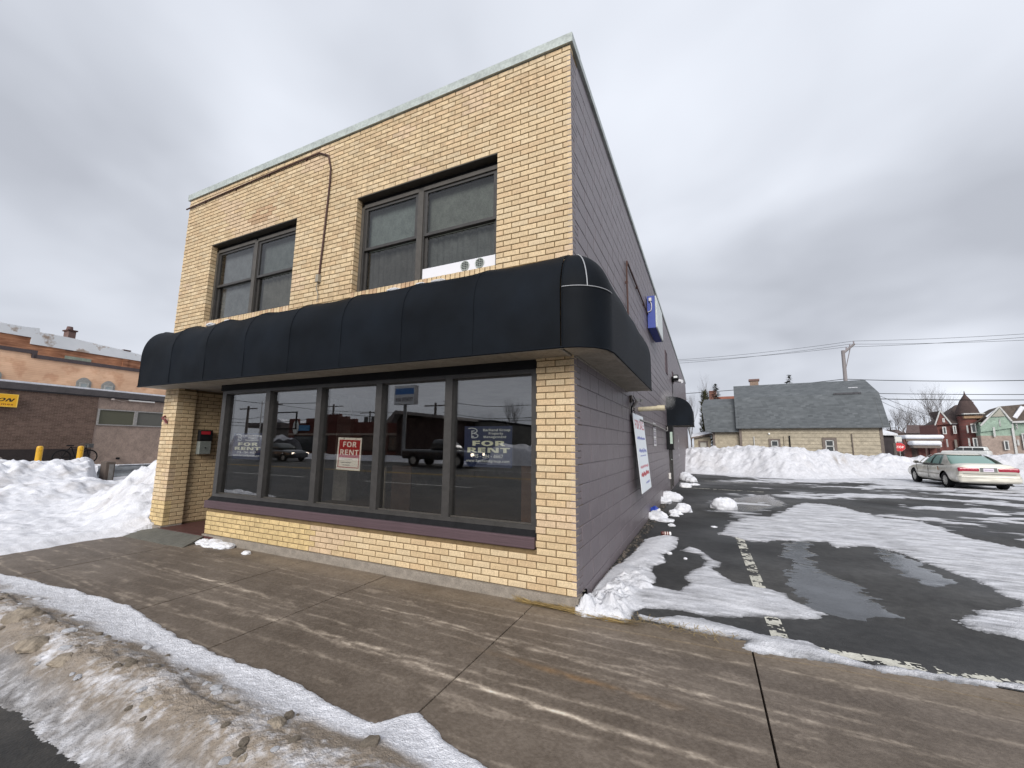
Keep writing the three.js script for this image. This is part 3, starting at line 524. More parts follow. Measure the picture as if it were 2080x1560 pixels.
// coping
mesh('coping', B().mm(XL - 0.03, TOP - 0.035, -0.32, 0.03, TOP + 0.085, 0.03).mm(-0.32, TOP - 0.022, DEP, 0.027, TOP + 0.075, -0.32).mm(XL - 0.03, TOP - 0.022, DEP, XL + 0.3, TOP + 0.075, -0.32), M.coping, shop);
mesh('roof', B().mm(XL + 0.2, TOP - 0.5, DEP + 0.1, -0.2, TOP - 0.25, -0.25), M.snowPlain, shop);
mesh('left_wall', B().mm(XL + 0.004, -0.1, DEP, XL + 0.25, TOP, -0.3), worn(lin(0.42, 0.33, 0.2), 0.85, 0.6, 0.004), shop);
mesh('back_wall', B().mm(XL + 0.25, -0.1, DEP, -0.25, TOP - 0.03, DEP + 0.25), M.purple, shop);
// painted flank: block courses with toothed brick ends at the corner
{
  const side = part('side_wall', shop); const door = [-12.95, -12.0];
  mesh('wall_core', B().mm(-0.25, -0.3, DEP, -0.009, TOP - 0.02, -0.06), M.purple, side);
  const list = []; seed = 63; const BH = 0.21, BW = 0.43;
  for (let r = 0; r * BH < TOP - 0.12; r++) {
    const y0 = -0.09 + r * BH, y1 = Math.min(y0 + BH, TOP - 0.03), off = r % 2 ? 0.215 : 0.1075; 
    for (let k = 0; k < 3; k++) { const h = (y1 - y0) / 3; list.push({ z: -off / 2 - 0.002, y: y0 + (k + 0.5) * h, w: off - 0.004, h: h - 0.006, e: 1 }); if (r % 2 && rnd() < 0.6) list.push({ z: -off - 0.05, y: y0 + (k + 0.5) * h, w: 0.09, h: h - 0.006, e: 1 }); }
    for (let z = -off - (r % 2 && rnd() < 0 ? 0.1 : 0); z > DEP + 0.2; z -= BW) {
      const w = Math.min(BW, z - DEP); if (y1 < 2.2 && z - w < door[1] && z > door[0]) continue;
      list.push({ z: z - w / 2, y: (y0 + y1) / 2, w: w - 0.009, h: y1 - y0 - 0.009 });
    }
  }
  for (const q of list) { const d = V(0, q.y, q.z).sub(CAM), L = d.length(); q.s = q.w * q.h * Math.abs(d.x) / (L * L * L); q.x = rr(-0.0012, 0.0015); if (q.y > 2.6 && q.y < 3.5 && q.z > -3) q.s *= 0.1; if (q.e) q.x -= 0.001; }
  list.sort((a, b) => b.s - a.s); const cache = new Map();
  list.slice(0, 300).forEach((q) => {
    const v = Math.floor(rnd() * 4), key = `${q.w.toFixed(3)} ${q.h.toFixed(3)} ${v}`;
    if (!cache.has(key)) { const b = B(); b.uo = v * 0.41 + 0.2; cache.set(key, b.brick(0, 0, 0, q.w, q.h, 0.05, 0.004, 1).done()); }
    const o = mesh(q.e ? 'brick' : 'block', cache.get(key), M.purple, side); o.position.set(q.x, q.y, q.z);
  });
  const b = B(); for (const q of list.slice(300)) { b.uo = rnd() * 3; b.brick(q.x, q.y, q.z, q.w, q.h, 0.05, 0.004, 1); }
  stuff(mesh('block', b, M.purple, side));
  // side door in shade under the small awning
  const dr = part('side_door', shop, [0, 0, -12.475]);
  mesh('door_leaf', B().box(-0.03, 1.12, 0, 0.05, 2.1, 0.88), M.black, dr);
  mesh('door_frame', B().box(0.01, 2.2, 0, 0.07, 0.08, 1.04).box(0.01, 1.09, 0.49, 0.07, 2.14, 0.06).box(0.01, 1.09, -0.49, 0.07, 2.14, 0.06), M.darkFrame, dr);
  mesh('handle', B().rod(V(0.0, 1.05, 0.33), V(0.08, 1.05, 0.33), 0.018, 0.018, 8, true).rod(V(0.07, 1.05, 0.34), V(0.07, 1.05, 0.22), 0.012, 0.012, 8, true), M.coping, dr);
  // small dark upper windows
  for (const [z0, z1, y0, y1] of [[-12.6, -11.9, 4.3, 5.05], [-15.9, -15.35, 4.4, 4.8], [-21.5, -20.9, 3.6, 4.2]]) {
    const w = part('upper_window', shop);
    mesh('window_frame', B().mm(-0.02, y0 - 0.05, z0 - 0.05, 0.02, y0, z1 + 0.05).mm(-0.02, y1, z0 - 0.05, 0.02, y1 + 0.05, z1 + 0.05).mm(-0.02, y0, z0 - 0.05, 0.02, y1, z0).mm(-0.02, y0, z1, 0.02, y1, z1 + 0.05), M.maroon, w);
    mesh('shutter', B().mm(-0.02, y0, z0, 0.008, y1, z1), worn(lin(0.06, 0.03, 0.04), 0.7), w);
  }
}
// recessed entrance
{
  const en = part('entrance', shop);
  mesh('mortar', B().mm(XL + 0.05, 0.06, -2.4, -7.482, 2.62, -0.31).mm(XL + 0.1, 0.06, -0.31, -7.43, 2.56, -0.1), M.mortar, en);
  const bk = (x, y, z, w) => { const o = mesh('brick', entB(w), M.bricks[[0, 2, 4, 2][Math.floor(rnd() * 4)]], en); o.position.set(x, y, z); };
  seed = 4;
  for (let k = 0; k < 35; k++) {
    const y = Y0 + (k + 0.5) * CO; if (y > 2.52) break;
    if (k % 2) bk(-7.4205, y, -0.205 + 0.0, 0.204); else { bk(-7.4205, y, -0.155, 0.098); bk(-7.4205, y, -0.262, 0.098); }
    for (let m = 0; m < 9; m++) { const z = -0.315 - (m + (k % 2 ? 0.5 : 1)) * BL + BL / 2; if (z < -2.2) break; bk(-7.478, y, z - 0.01, BL - JT); }
  }
  mesh('step_floor', B().mm(EN.l - 0.06, -0.1, -2.4, SF.l + 0.3, 0.085, 0.03), worn(lin(0.115, 0.045, 0.04), 0.55, 1.5, 0.002), en);
  mesh('ramp', (() => { const b = B(); b.quad(V(-8.0, 0.004, 0.43), V(-5.95, 0.004, 0.40), V(-6.12, 0.078, 0.035), V(-7.5, 0.078, 0.035)); b.quad(V(-8.0, 0.004, 0.43), V(-7.5, 0.078, 0.035), V(-7.9, 0.0, 0.02), V(-8.05, 0.0, 0.3)); b.quad(V(-5.95, -0.01, 0.40), V(-6.12, -0.01, 0.035), V(-6.12, 0.078, 0.035), V(-5.95, 0.004, 0.40)); b.quad(V(-8.0, -0.02, 0.432), V(-5.95, -0.02, 0.402), V(-5.95, 0.004, 0.40), V(-8.0, 0.004, 0.43)); return b; })(), worn(lin(0.17, 0.165, 0.14), 0.85, 1.5, 0.006), en);
  mesh('ceiling', B().mm(EN.l - 0.1, 2.525, -2.4, SF.l + 0.4, 2.56, -0.02), M.plaster, en);
  mesh('rear_wall', B().mm(EN.l - 0.1, 0, -2.5, SF.l + 0.5, 2.6, -2.4), M.plaster, en);
  const dl = part('front_door', en); mesh('door_leaf', B().mm(-7.3, 0.1, -2.395, -6.35, 2.2, -2.35), M.darkFrame, dl); mesh('handle', B().rod(V(-6.45, 0.95, -2.3), V(-6.45, 1.25, -2.3), 0.015), M.coping, dl);
  // mail slot box on the jamb: black intercom above a grey letter box
}
function entB(w) { entB.c ??= new Map(); const k = w.toFixed(4); if (!entB.c.has(k)) entB.c.set(k, B().brick(0, 0, 0, w, CO - JT, 0.06, 0.003, 1).done()); return entB.c.get(k); }
{
  const p = hit(388, 885, 'x', -7.47);
  const bx = thing('letter_box', 'grey letter box below a black panel on the entrance brick wall', 'letter box', [-7.475, 1.45, -0.52]);
  mesh('case', new RoundedBoxGeometry(0.11, 0.24, 0.2, 2, 0.008).translate(0.055, 0, 0), worn(lin(0.25, 0.27, 0.25), 0.5, 2), bx);
  mesh('panel', B().mm(0.0, 0.13, -0.11, 0.1, 0.33, 0.1), M.black, bx);
  mesh('red_label', B().mm(0.1, 0.25, -0.07, 0.103, 0.31, 0.09), paint(lin(0.4, 0.02, 0.03), 0.5), bx);
  mesh('keyhole', B().rod(V(0.109, 0, 0), V(0.116, 0, 0), 0.012, 0.012, 8, true), M.black, bx);
}
// shop window
{
  const sf = part('shop_window', shop); const zf = -0.055, zb = -0.19;
  const mul = [-4.998, -3.857, -2.723, -1.608];
  const f = B(); f.mm(SF.l, SF.gb - 0.045, zb, SF.r, SF.gb, zf); f.mm(SF.l, SF.gt, zb, SF.r, SF.gt + 0.05, zf); f.mm(SF.l, SF.gb, zb, SF.l + 0.10, SF.gt, zf); f.mm(SF.r - 0.075, SF.gb, zb, SF.r, SF.gt, zf);
  mesh('window_frame', f, M.darkFrame, sf);
  mesh('header', B().mm(SF.l - 0.02, SF.gt + 0.05, -0.25, SF.r + 0.002, 2.54, -0.03), M.black, sf);
  for (const x of mul) mesh('mullion', B().mm(x - 0.052, SF.gb, zb, x + 0.052, SF.gt, zf - 0.003), M.darkFrame, sf);
  const xs = [SF.l + 0.10, ...mul.flatMap((x) => [x - 0.052, x + 0.052]), SF.r - 0.075];
  for (let i = 0; i < 5; i++) { const a = xs[2 * i], b = xs[2 * i + 1]; mesh('pane', B().quad(V(a, SF.gb, GLASSZ), V(b, SF.gb, GLASSZ), V(b, SF.gt, GLASSZ), V(a, SF.gt, GLASSZ)), M.glass, sf); mesh('inner_pane', B().quad(V(a, SF.gb, GLASSZ - 0.016), V(b, SF.gb, GLASSZ - 0.016), V(b, SF.gt, GLASSZ - 0.016), V(a, SF.gt, GLASSZ - 0.016)), M.glass, sf);
    mesh('glazing_bead', B().mm(a, SF.gb, GLASSZ + 0.004, b, SF.gb + 0.014, GLASSZ + 0.02), M.bronze, sf); mesh('glazing_bead', B().mm(a, SF.gt - 0.014, GLASSZ + 0.004, b, SF.gt, GLASSZ + 0.02), M.bronze, sf); }
  { const b = B(); b.quad(V(SF.l - 0.02, 0.632, -0.004), V(SF.r, 0.632, -0.004), V(SF.r, 0.69, -0.052), V(SF.l, 0.69, -0.052)); b.mm(SF.l, 0.55, -0.28, SF.r, 0.689, -0.06); mesh('sloped_flashing', b, M.black, sf); }
  { const g = new RoundedBoxGeometry(SF.r - SF.l + 0.03, 0.118, 0.3, 2, 0.012); g.translate((SF.l + SF.r) / 2 - 0.02, 0.573, -0.115); mesh('sill', g, M.maroon, sf); }
  mesh('side_glass_frame', B().mm(SF.l + 0.03, 0.1, -2.4, SF.l + 0.1, 2.53, -0.2), M.darkFrame, sf);
  // the room behind
  const rm = part('shop_room', shop);
  mesh('room_floor', B().mm(SF.l, 0.3, -11, -0.3, 0.36, -0.3), worn(lin(0.16, 0.105, 0.06), 0.7, 0.6), rm);
  mesh('room_walls', B().mm(SF.l, 0.3, -11.1, -0.3, 2.7, -11).mm(-0.32, 0.3, -11, -0.26, 2.7, -0.31).mm(SF.l - 0.05, 0.3, -11, SF.l + 0.02, 2.7, -2.41), M.interior, rm);
  mesh('room_ceiling', B().mm(SF.l, 2.62, -11.1, -0.26, 2.7, -0.31), M.interior, rm);
  const board = (x0, x1, z, y1, c) => mesh('leaning_board', B().mm(x0, 0.36, z - 0.03, x1, y1, z), worn(c, 0.8, 1), rm);
  board(-2.96, -2.87, -0.42, 1.25, lin(0.62, 0.52, 0.38)); board(-4.6, -4.42, -0.7, 1.45, lin(0.30, 0.27, 0.22)); board(-1.0, -0.66, -0.9, 1.3, lin(0.17, 0.075, 0.03)); board(-3.6, -3.2, -1.4, 1.2, lin(0.11, 0.06, 0.035)); board(-5.4, -5.36, -0.32, 1.5, lin(0.42, 0.36, 0.32));
}
// upper windows: pairs of double hung sashes set back in the wall
function upperWindow(x0, x1, opts) {
  const w = part('upper_window', shop), zf = -0.10, zb = -0.2, xm = mix(x0, x1, opts.m), yb = WIN.s, yt = WIN.t, hd = 0.075;
  mesh('lintel', B().mm(x0 + 0.001, yt - 0.007, -0.29, x1 - 0.001, yt + 0.002, -0.004), M.bronze, w);
  const f = B(); f.mm(x0, yt - hd - 0.05, -0.26, x1, yt - 0.012, zf - 0.03); mesh('head_board', f, M.black, w);
  mesh('window_frame', B().mm(x0, yb, zb, x0 + 0.055, yt - hd, zf).mm(x1 - 0.05, yb, zb, x1, yt - hd, zf).mm(x0, yt - hd - 0.055, zb, x1, yt - hd, zf).mm(x0, yb, zb, x1, yb + 0.05, zf).mm(xm - 0.045, yb, zb, xm + 0.045, yt - hd, zf), M.bronze, w);
  for (const [i, a, b] of [[0, x0 + 0.055, xm - 0.045], [1, xm + 0.045, x1 - 0.05]]) {
    const ylo = yb + 0.05, yhi = yt - hd - 0.055, ym = mix(ylo, yhi, 0.5), s = 0.04;
    mesh('track', B().mm(a, ylo, zb, a + 0.018, yhi, zf - 0.015), M.darkFrame, w); mesh('track', B().mm(b - 0.018, ylo, zb, b, yhi, zf - 0.015), M.darkFrame, w);
    const sash = (ya, yc, z) => { const q = part('sash', w); q.name = 'sash'; mesh('sash_frame', B().mm(a + 0.018, ya, z - 0.03, a + 0.018 + s, yc, z).mm(b - 0.018 - s, ya, z - 0.03, b - 0.018, yc, z).mm(a + 0.018 + s, ya, z - 0.03, b - 0.018 - s, ya + s, z).mm(a + 0.018 + s, yc - s, z - 0.03, b - 0.018 - s, yc, z), M.darkFrame, q); mesh('pane', B().quad(V(a + 0.05, ya + 0.03, z - 0.015), V(b - 0.05, ya + 0.03, z - 0.015), V(b - 0.05, yc - 0.03, z - 0.015), V(a + 0.05, yc - 0.03, z - 0.015)), M.glassUp, q); };
    sash(ym - 0.02, yhi, zf - 0.02); sash(ylo, ym + 0.02, zf - 0.055);
    // what hangs behind: blind in the upper half, cloth or dark below
    const bl = opts.blind[i]; if (bl) {
      const bm = worn(bl.c, 0.9, 1.2, 0.002), b2 = B(), n = 16, y1 = yhi, y0 = mix(yhi, ylo, bl.k);
      for (let k = 0; k < n; k++) { const q0 = mix(y1, y0, k / n), q1 = mix(y1, y0, (k + 1) / n); b2.quad(V(a, q1 + 0.002, -0.232), V(b, q1 + 0.002, -0.232 + 0), V(b, q0, -0.222), V(a, q0, -0.222)); }
      mesh('blind', b2, bm, w);
      if (bl.c2) mesh('curtain', (() => { const c = B(), m = 40; for (let k = 0; k < m; k++) { const xa = mix(a, b, k / m), xb = mix(a, b, (k + 1) / m), zz = (x) => -0.25 + 0.012 * Math.sin(x * 60) + 0.008 * Math.sin(x * 23); c.quad(V(xa, ylo, zz(xa)), V(xb, ylo, zz(xb)), V(xb, y0, zz(xb)), V(xa, y0, zz(xa))); } return c; })(), worn(bl.c2, 0.9, 1), w);
    }
  }
  mesh('room_back', B().mm(x0 - 0.1, WIN.b, -0.62, x1 + 0.1, WIN.t + 0.1, -0.6).mm(x0 - 0.1, WIN.b, -0.6, x0 - 0.05, WIN.t + 0.1, -0.3).mm(x1 + 0.05, WIN.b, -0.6, x1 + 0.1, WIN.t + 0.1, -0.3).mm(x0 - 0.1, WIN.t + 0.05, -0.6, x1 + 0.1, WIN.t + 0.1, -0.3).mm(x0 - 0.1, WIN.b - 0.05, -0.6, x1 + 0.1, WIN.b, -0.3), M.plaster, w);
  return w;
}
upperWindow(...WIN.list[0], { m: 0.5, blind: [{ c: lin(0.30, 0.31, 0.33), k: 1 }, { c: lin(0.26, 0.285, 0.285), k: 0.5, c2: lin(0.20, 0.19, 0.17) }] });
const w2 = upperWindow(...WIN.list[1], { m: 0.47, blind: [{ c: lin(0.33, 0.37, 0.355), k: 0.5, c2: lin(0.13, 0.125, 0.12) }, { c: lin(0.30, 0.315, 0.285), k: 0.5, c2: lin(0.175, 0.18, 0.175) }] });
{ // twin fan in the lower right sash
  const [x0, x1] = WIN.list[1], xm = mix(x0, x1, 0.47), fan = part('window_fan', w2), y0 = WIN.s + 0.055, z = -0.135;
  mesh('fan_panel', new RoundedBoxGeometry(x1 - xm - 0.12, 0.15, 0.03, 2, 0.006).translate((xm + x1) / 2, y0 + 0.075, z), paint(lin(0.66, 0.66, 0.70), 0.5), fan);
  for (const k of [0.6, 0.79]) {
    const cx = mix(xm + 0.05, x1 - 0.05, k), g = B(); 
    mesh('fan_grille', (() => { g.geo(new THREE.TorusGeometry(0.062, 0.006, 6, 28).translate(cx, y0 + 0.075, z + 0.02)); for (let i = -2; i <= 2; i++) { const c = i * 0.024, h = Math.sqrt(0.062 * 0.062 - c * c); g.box(cx + c, y0 + 0.075, z + 0.021, 0.004, 2 * h, 0.004); g.box(cx, y0 + 0.075 + c, z + 0.0215, 2 * h, 0.004, 0.004); } return g; })(), M.coping, fan);
    mesh('fan_well', new THREE.CylinderGeometry(0.06, 0.06, 0.006, 24).rotateX(Math.PI / 2).translate(cx, y0 + 0.075, z + 0.0155), M.black, fan);
  }
}
// ---------------------------------------------------------------- awnings, signs and fittings on the building
M.canvas = phys({ color: lin(0.0065, 0.0095, 0.0145), roughness: 0.6, specularIntensity: 0.2, map: rep(TX.blotch, 0.5), bumpMap: rep(TX.fine, 14), bumpScale: 0.0008, side: THREE.DoubleSide });
M.piping = paint(lin(0.32, 0.33, 0.35), 0.5);
M.soffit = worn(lin(0.40, 0.355, 0.285), 0.75, 0.8, 0.001);
const AW = { y: 2.527, sp: 3.08, ty: 3.60, p: 0.41, end: -3.3, xl: -7.9 };
function awningGrid(path, prof, name, m, parent, wob) {                          // path: [{o: wall point, n: outward}], prof: [out, y]
  const np = path.length, nq = prof.length, P = [], U = [], I = []; let run = 0;
  for (let i = 0; i < np; i++) { if (i) run += path[i].o.clone().addScaledVector(path[i].n, AW.p).distanceTo(path[i - 1].o.clone().addScaledVector(path[i - 1].n, AW.p)); for (let j = 0; j < nq; j++) { const [o, y] = prof[j], w = wob(i / (np - 1), j / (nq - 1), run, path[i].k); const v = path[i].o.clone().addScaledVector(path[i].n, o + w[0]); P.push(v.x, y + w[1], v.z); U.push(run, y + o); } }
  for (let i = 0; i + 1 < np; i++) for (let j = 0; j + 1 < nq; j++) { const a = i * nq + j, b = a + nq; I.push(a, b, b + 1, a, b + 1, a + 1); }
  const g = new THREE.BufferGeometry(); g.setAttribute('position', new THREE.Float32BufferAttribute(P, 3)); g.setAttribute('uv', new THREE.Float32BufferAttribute(U, 2)); g.setIndex(I); g.computeVertexNormals(); return mesh(name, g, m, parent);
}
const awProf = []; for (let i = 0; i <= 10; i++) awProf.push([AW.p, mix(AW.y, AW.sp, i / 10)]); for (let i = 1; i <= 14; i++) { const a = i / 14 * Math.PI / 2; awProf.push([AW.p * Math.pow(Math.cos(a), 0.9), AW.sp + (AW.ty - AW.sp) * Math.sin(a)]); }
{
  const aw = thing('storefront_awning', 'long black canvas awning with rounded top wrapping the shop corner', 'awning');
  const ribs = []; for (let x = AW.xl; x <= 0.01; x += 0.985) ribs.push(x);
  const path = []; const N = 220;
  for (let i = 0; i <= N; i++) path.push({ o: V(mix(AW.xl, -0.02, i / N), 0, 0), n: V(0, 0, 1), k: 0 });
  awningGrid(path, awProf, 'front_canvas', M.canvas, aw, (t, q, r) => {             // the cloth sags between its ribs
    const x = mix(AW.xl, -0.02, t), ph = (x - AW.xl) / 0.985, s = Math.abs(Math.sin(Math.PI * ph)), up = sstep(0.45, 1, q);
    const deep = 0.6 + 0.6 * Math.abs(n3(Math.floor(ph) * 3.7, 1.3, 0.5)) + 0.25 * sstep(-4.5, -7, x);
    const soft = mix(0.35, 1, sstep(-2.2, -5.5, x)); return [-0.022 * soft * s * deep * sstep(0.1, 0.5, q) * (1 - 0.5 * up) + 0.008 * n3(x * 3, q * 4, 2), -0.045 * soft * s * deep * up + 0.02 * (1 - s) * up * (q > 0.9 ? 1 : 0) + 0.012 * n3(x * 2.1, 3, 1) * up];
  });
  const c2 = []; for (let i = 0; i <= 28; i++) { const a = i / 28 * Math.PI / 2; c2.push({ o: V(0, 0, 0), n: V(Math.sin(a), 0, Math.cos(a)) }); }
  awningGrid(c2, awProf.map(([o, y]) => [Math.max(o, 0.004), y]), 'corner_canvas', M.canvas, aw, () => [0, 0]);
  const c3 = []; for (let i = 0; i <= 60; i++) c3.push({ o: V(0, 0, mix(0, AW.end, i / 60)), n: V(1, 0, 0) });
  awningGrid(c3, awProf, 'side_canvas', M.canvas, aw, (t, q) => { const ph = t * 3.4, s = Math.abs(Math.sin(Math.PI * ph)); return [-0.012 * s * q, -0.03 * s * sstep(0.5, 1, q)]; });
  const capG = (ax, at_, flip) => { const b = B(); const pt = (o, y) => ax === 'x' ? V(at_, y, o) : V(o, y, at_); for (let j = 0; j + 1 < awProf.length; j++) { const [o0, y0] = awProf[j], [o1, y1] = awProf[j + 1]; const A = [pt(0, y0), pt(o0, y0), pt(o1, y1), pt(0, y1)]; flip ? b.quad(A[3], A[2], A[1], A[0]) : b.quad(...A); } return b; };
  mesh('end_panel', capG('x', AW.xl, false), M.canvas, aw); mesh('end_panel', capG('z', AW.end, true), M.canvas, aw);
  // seams and piping on the corner dome
  const on = (a, j, e = 0.004) => { const [o, y] = awProf[j]; return V(Math.sin(a) * (o + e), y + (j > 20 ? e : 0), Math.cos(a) * (o + e)); };
  const ring = []; for (let i = 0; i <= 24; i++) ring.push(V(Math.sin(i / 24 * 1.5) * (AW.p + 0.004), 3.135, Math.cos(i / 24 * 1.5) * (AW.p + 0.003)));
  mesh('piping', B().tube(ring, 0.005, 6), M.piping, aw);
  const mer = []; for (let j = 11; j < awProf.length - 2; j++) mer.push(on(0.62, j)); mesh('piping', B().tube(mer, 0.006, 6), M.piping, aw);
  const seam = []; for (let j = 0; j < awProf.length; j++) seam.push(on(0, j, 0.003)); mesh('seam', B().tube(seam, 0.006, 6), M.canvas, aw);
  for (const x of ribs.slice(1)) { const s = []; for (let j = 0; j < awProf.length; j++) s.push(V(x, awProf[j][1] + (j > 20 ? 0.004 : 0), awProf[j][0] + 0.003)); mesh('seam', B().tube(s, 0.0032, 5), M.canvas, aw); }
  { const h = []; for (let i = 0; i <= 3; i++) h.push(V(mix(AW.xl, -0.05, i / 3), AW.y - 0.004, AW.p)); for (let i = 0; i <= 12; i++) { const a = i / 12 * Math.PI / 2; h.push(V(Math.sin(a) * AW.p, AW.y - 0.004, Math.cos(a) * AW.p)); } h.push(V(AW.p, AW.y - 0.004, -1.6), V(AW.p, AW.y - 0.004, AW.end)); mesh('hem', B().tube(h, 0.011, 6), M.canvas, aw); }
  // soffit boards
  const pan = (x0, x1, z0, z1) => mesh('soffit_panel', B().mm(x0 + 0.004, AW.y - 0.008, z0 + 0.003, x1 - 0.004, AW.y + 0.008, z1 - 0.003), M.soffit, aw);
  for (let x = AW.xl + 0.02; x < -0.1; x += 1.21) pan(x, Math.min(x + 1.21, -0.02), -0.03, AW.p - 0.03);
  { const s = new THREE.Shape(); s.moveTo(0, 0); s.absarc(0, 0, AW.p - 0.03, 0, Math.PI / 2, false); s.lineTo(0, 0); const g = new THREE.ExtrudeGeometry(s, { depth: 0.016, bevelEnabled: false, curveSegments: 20 }); g.rotateX(Math.PI / 2); g.translate(0.0, AW.y + 0.008, 0); mesh('soffit_panel', g, M.soffit, aw); }
  for (let z = 0; z > AW.end + 0.05; z -= 0.66) pan(0.025, AW.p - 0.03, Math.max(z - 0.66, AW.end + 0.01), z);
  mesh('soffit_trim', B().mm(AW.xl, AW.y - 0.016, AW.p - 0.035, 0, AW.y - 0.006, AW.p - 0.005).mm(AW.p - 0.035, AW.y - 0.016, AW.end, AW.p - 0.005, AW.y - 0.006, 0).mm(0.0, AW.y - 0.016, AW.end, 0.022, AW.y - 0.006, -0.02).mm(-0.045, AW.y - 0.02, 0.03, -0.02, AW.y - 0.0085, AW.p - 0.04), worn(lin(0.44, 0.40, 0.34), 0.7, 1), aw);
}
for (const [u0, u1, v] of [[789, 808, 597], [846, 862, 588], [876, 902, 580], [455, 470, 663], [420, 432, 669]]) {                    // snow caught behind the awning
  const a = hit(u0, v, 'z', 0.06), b = hit(u1, v, 'z', 0.06); const g = new THREE.IcosahedronGeometry(0.5, 3), p = g.attributes.position; for (let i = 0; i < p.count; i++) { const k = 1 + 0.3 * n3(p.getX(i) * 3 + u0, p.getY(i) * 3, p.getZ(i) * 3); p.setXYZ(i, p.getX(i) * k * (b.x - a.x + 0.06), p.getY(i) * k * 0.07, p.getZ(i) * k * 0.10); } g.computeVertexNormals();
  const o = mesh('snow_clod', g, M.clod); o.position.set((a.x + b.x) / 2, 3.60, 0.05); tag(o, 'thin snow lying on top of the black awning under an upper window', 'snow clod', 'snow on the awning top');
}
{ // small awning over the side door
  const aw = thing('door_awning', 'small navy dome awning over the side door', 'awning', [0, 0, -12.4]);
  const pr = []; for (let i = 0; i <= 5; i++) pr.push([0.85, mix(2.27, 2.75, i / 5)]); for (let i = 1; i <= 12; i++) { const a = i / 12 * Math.PI / 2; pr.push([0.85 * Math.pow(Math.cos(a), 0.8), 2.75 + 0.55 * Math.sin(a)]); }
  const path = []; for (let i = 0; i <= 20; i++) path.push({ o: V(0, 0, mix(0.95, -0.95, i / 20)), n: V(1, 0, 0) });
  awningGrid(path, pr, 'canvas', M.canvas, aw, () => [0, 0]);
  for (const z of [0.95, -0.95]) { const b = B(); for (let j = 0; j + 1 < pr.length; j++) { const A = [V(0, pr[j][1], z), V(pr[j][0], pr[j][1], z), V(pr[j + 1][0], pr[j + 1][1], z), V(0, pr[j + 1][1], z)]; b.quad(...A); } mesh('end_panel', b, M.canvas, aw); }
  mesh('soffit', B().mm(0.01, 2.285, -0.93, 0.83, 2.30, 0.93), M.soffit, aw);
  mesh('hem', B().mm(0.825, 2.262, -0.95, 0.862, 2.285, 0.96).mm(0.0, 2.262, 0.93, 0.86, 2.285, 0.962), M.canvas, aw);
}
// lettering
function canvasTex(w, h, draw) { const c = document.createElement('canvas'); c.width = w; c.height = h; const x = c.getContext('2d'); draw(x, w, h); const t = new THREE.CanvasTexture(c); t.colorSpace = THREE.SRGBColorSpace; t.anisotropy = 8; return t; }
function fitText(x, s, cx, y, width, size, font = 'bold', fam = 'sans-serif') { x.font = `${font} ${size}px ${fam}`; x.textAlign = 'center'; x.textBaseline = 'middle'; const w = x.measureText(s).width; x.save(); x.translate(cx, y); x.scale(width / w, 1); x.fillText(s, 0, 0); x.restore(); }
function plate(w, h, tex, more = {}) { const g = new THREE.PlaneGeometry(w, h); return [g, std({ map: tex, roughness: 0.55, ...more })]; }
const scrawl = (x, x0, x1, y, h, sd) => { let s = sd; const r = () => { s = (s * 1664525 + 1013904223) >>> 0; return s / 4294967296; }; x.beginPath(); x.moveTo(x0, y); for (let q = x0; q < x1; q += h * 0.35) x.bezierCurveTo(q + h * 0.05, y - h * (0.3 + 0.6 * r()), q + h * 0.3, y + h * (0.5 * r()), q + h * 0.35, y - h * 0.2 * r()); x.stroke(); };
{ // red and white card in the third pane
  const a = hit(687, 889, 'z', -0.15), b = hit(735, 889, 'z', -0.15), c = hit(689, 954, 'z', -0.15); const w = b.x - a.x, h = a.y - c.y;
  const t = canvasTex(384, 520, (x, W, H) => {
    x.fillStyle = '#efe9dc'; x.fillRect(0, 0, W, H); x.fillStyle = '#a81a1c'; x.fillRect(22, 36, W - 44, 280);
    x.fillStyle = '#f4efe2'; fitText(x, 'FOR', W / 2, 110, 230, 120); fitText(x, 'RENT', W / 2, 238, 310, 120);
    x.strokeStyle = '#a81a1c'; x.lineWidth = 12; x.strokeRect(28, 318, W - 56, 160); x.fillStyle = '#222'; x.fillRect(90, 0, 8, 30); x.fillRect(285, 0, 8, 30);
    x.strokeStyle = '#777'; x.lineWidth = 3; scrawl(x, 80, 250, 350, 14, 5); x.lineWidth = 5; x.strokeStyle = '#666'; scrawl(x, 70, 230, 405, 26, 9); scrawl(x, 100, 220, 445, 24, 12);
  });
  const o = mesh('rent_card', ...plate(w, h, t)); o.position.set((a.x + b.x) / 2, (a.y + c.y) / 2, -0.151); o.rotation.z = -0.02; tag(o, 'red and white FOR RENT card taped inside the shop window', 'sign');
}
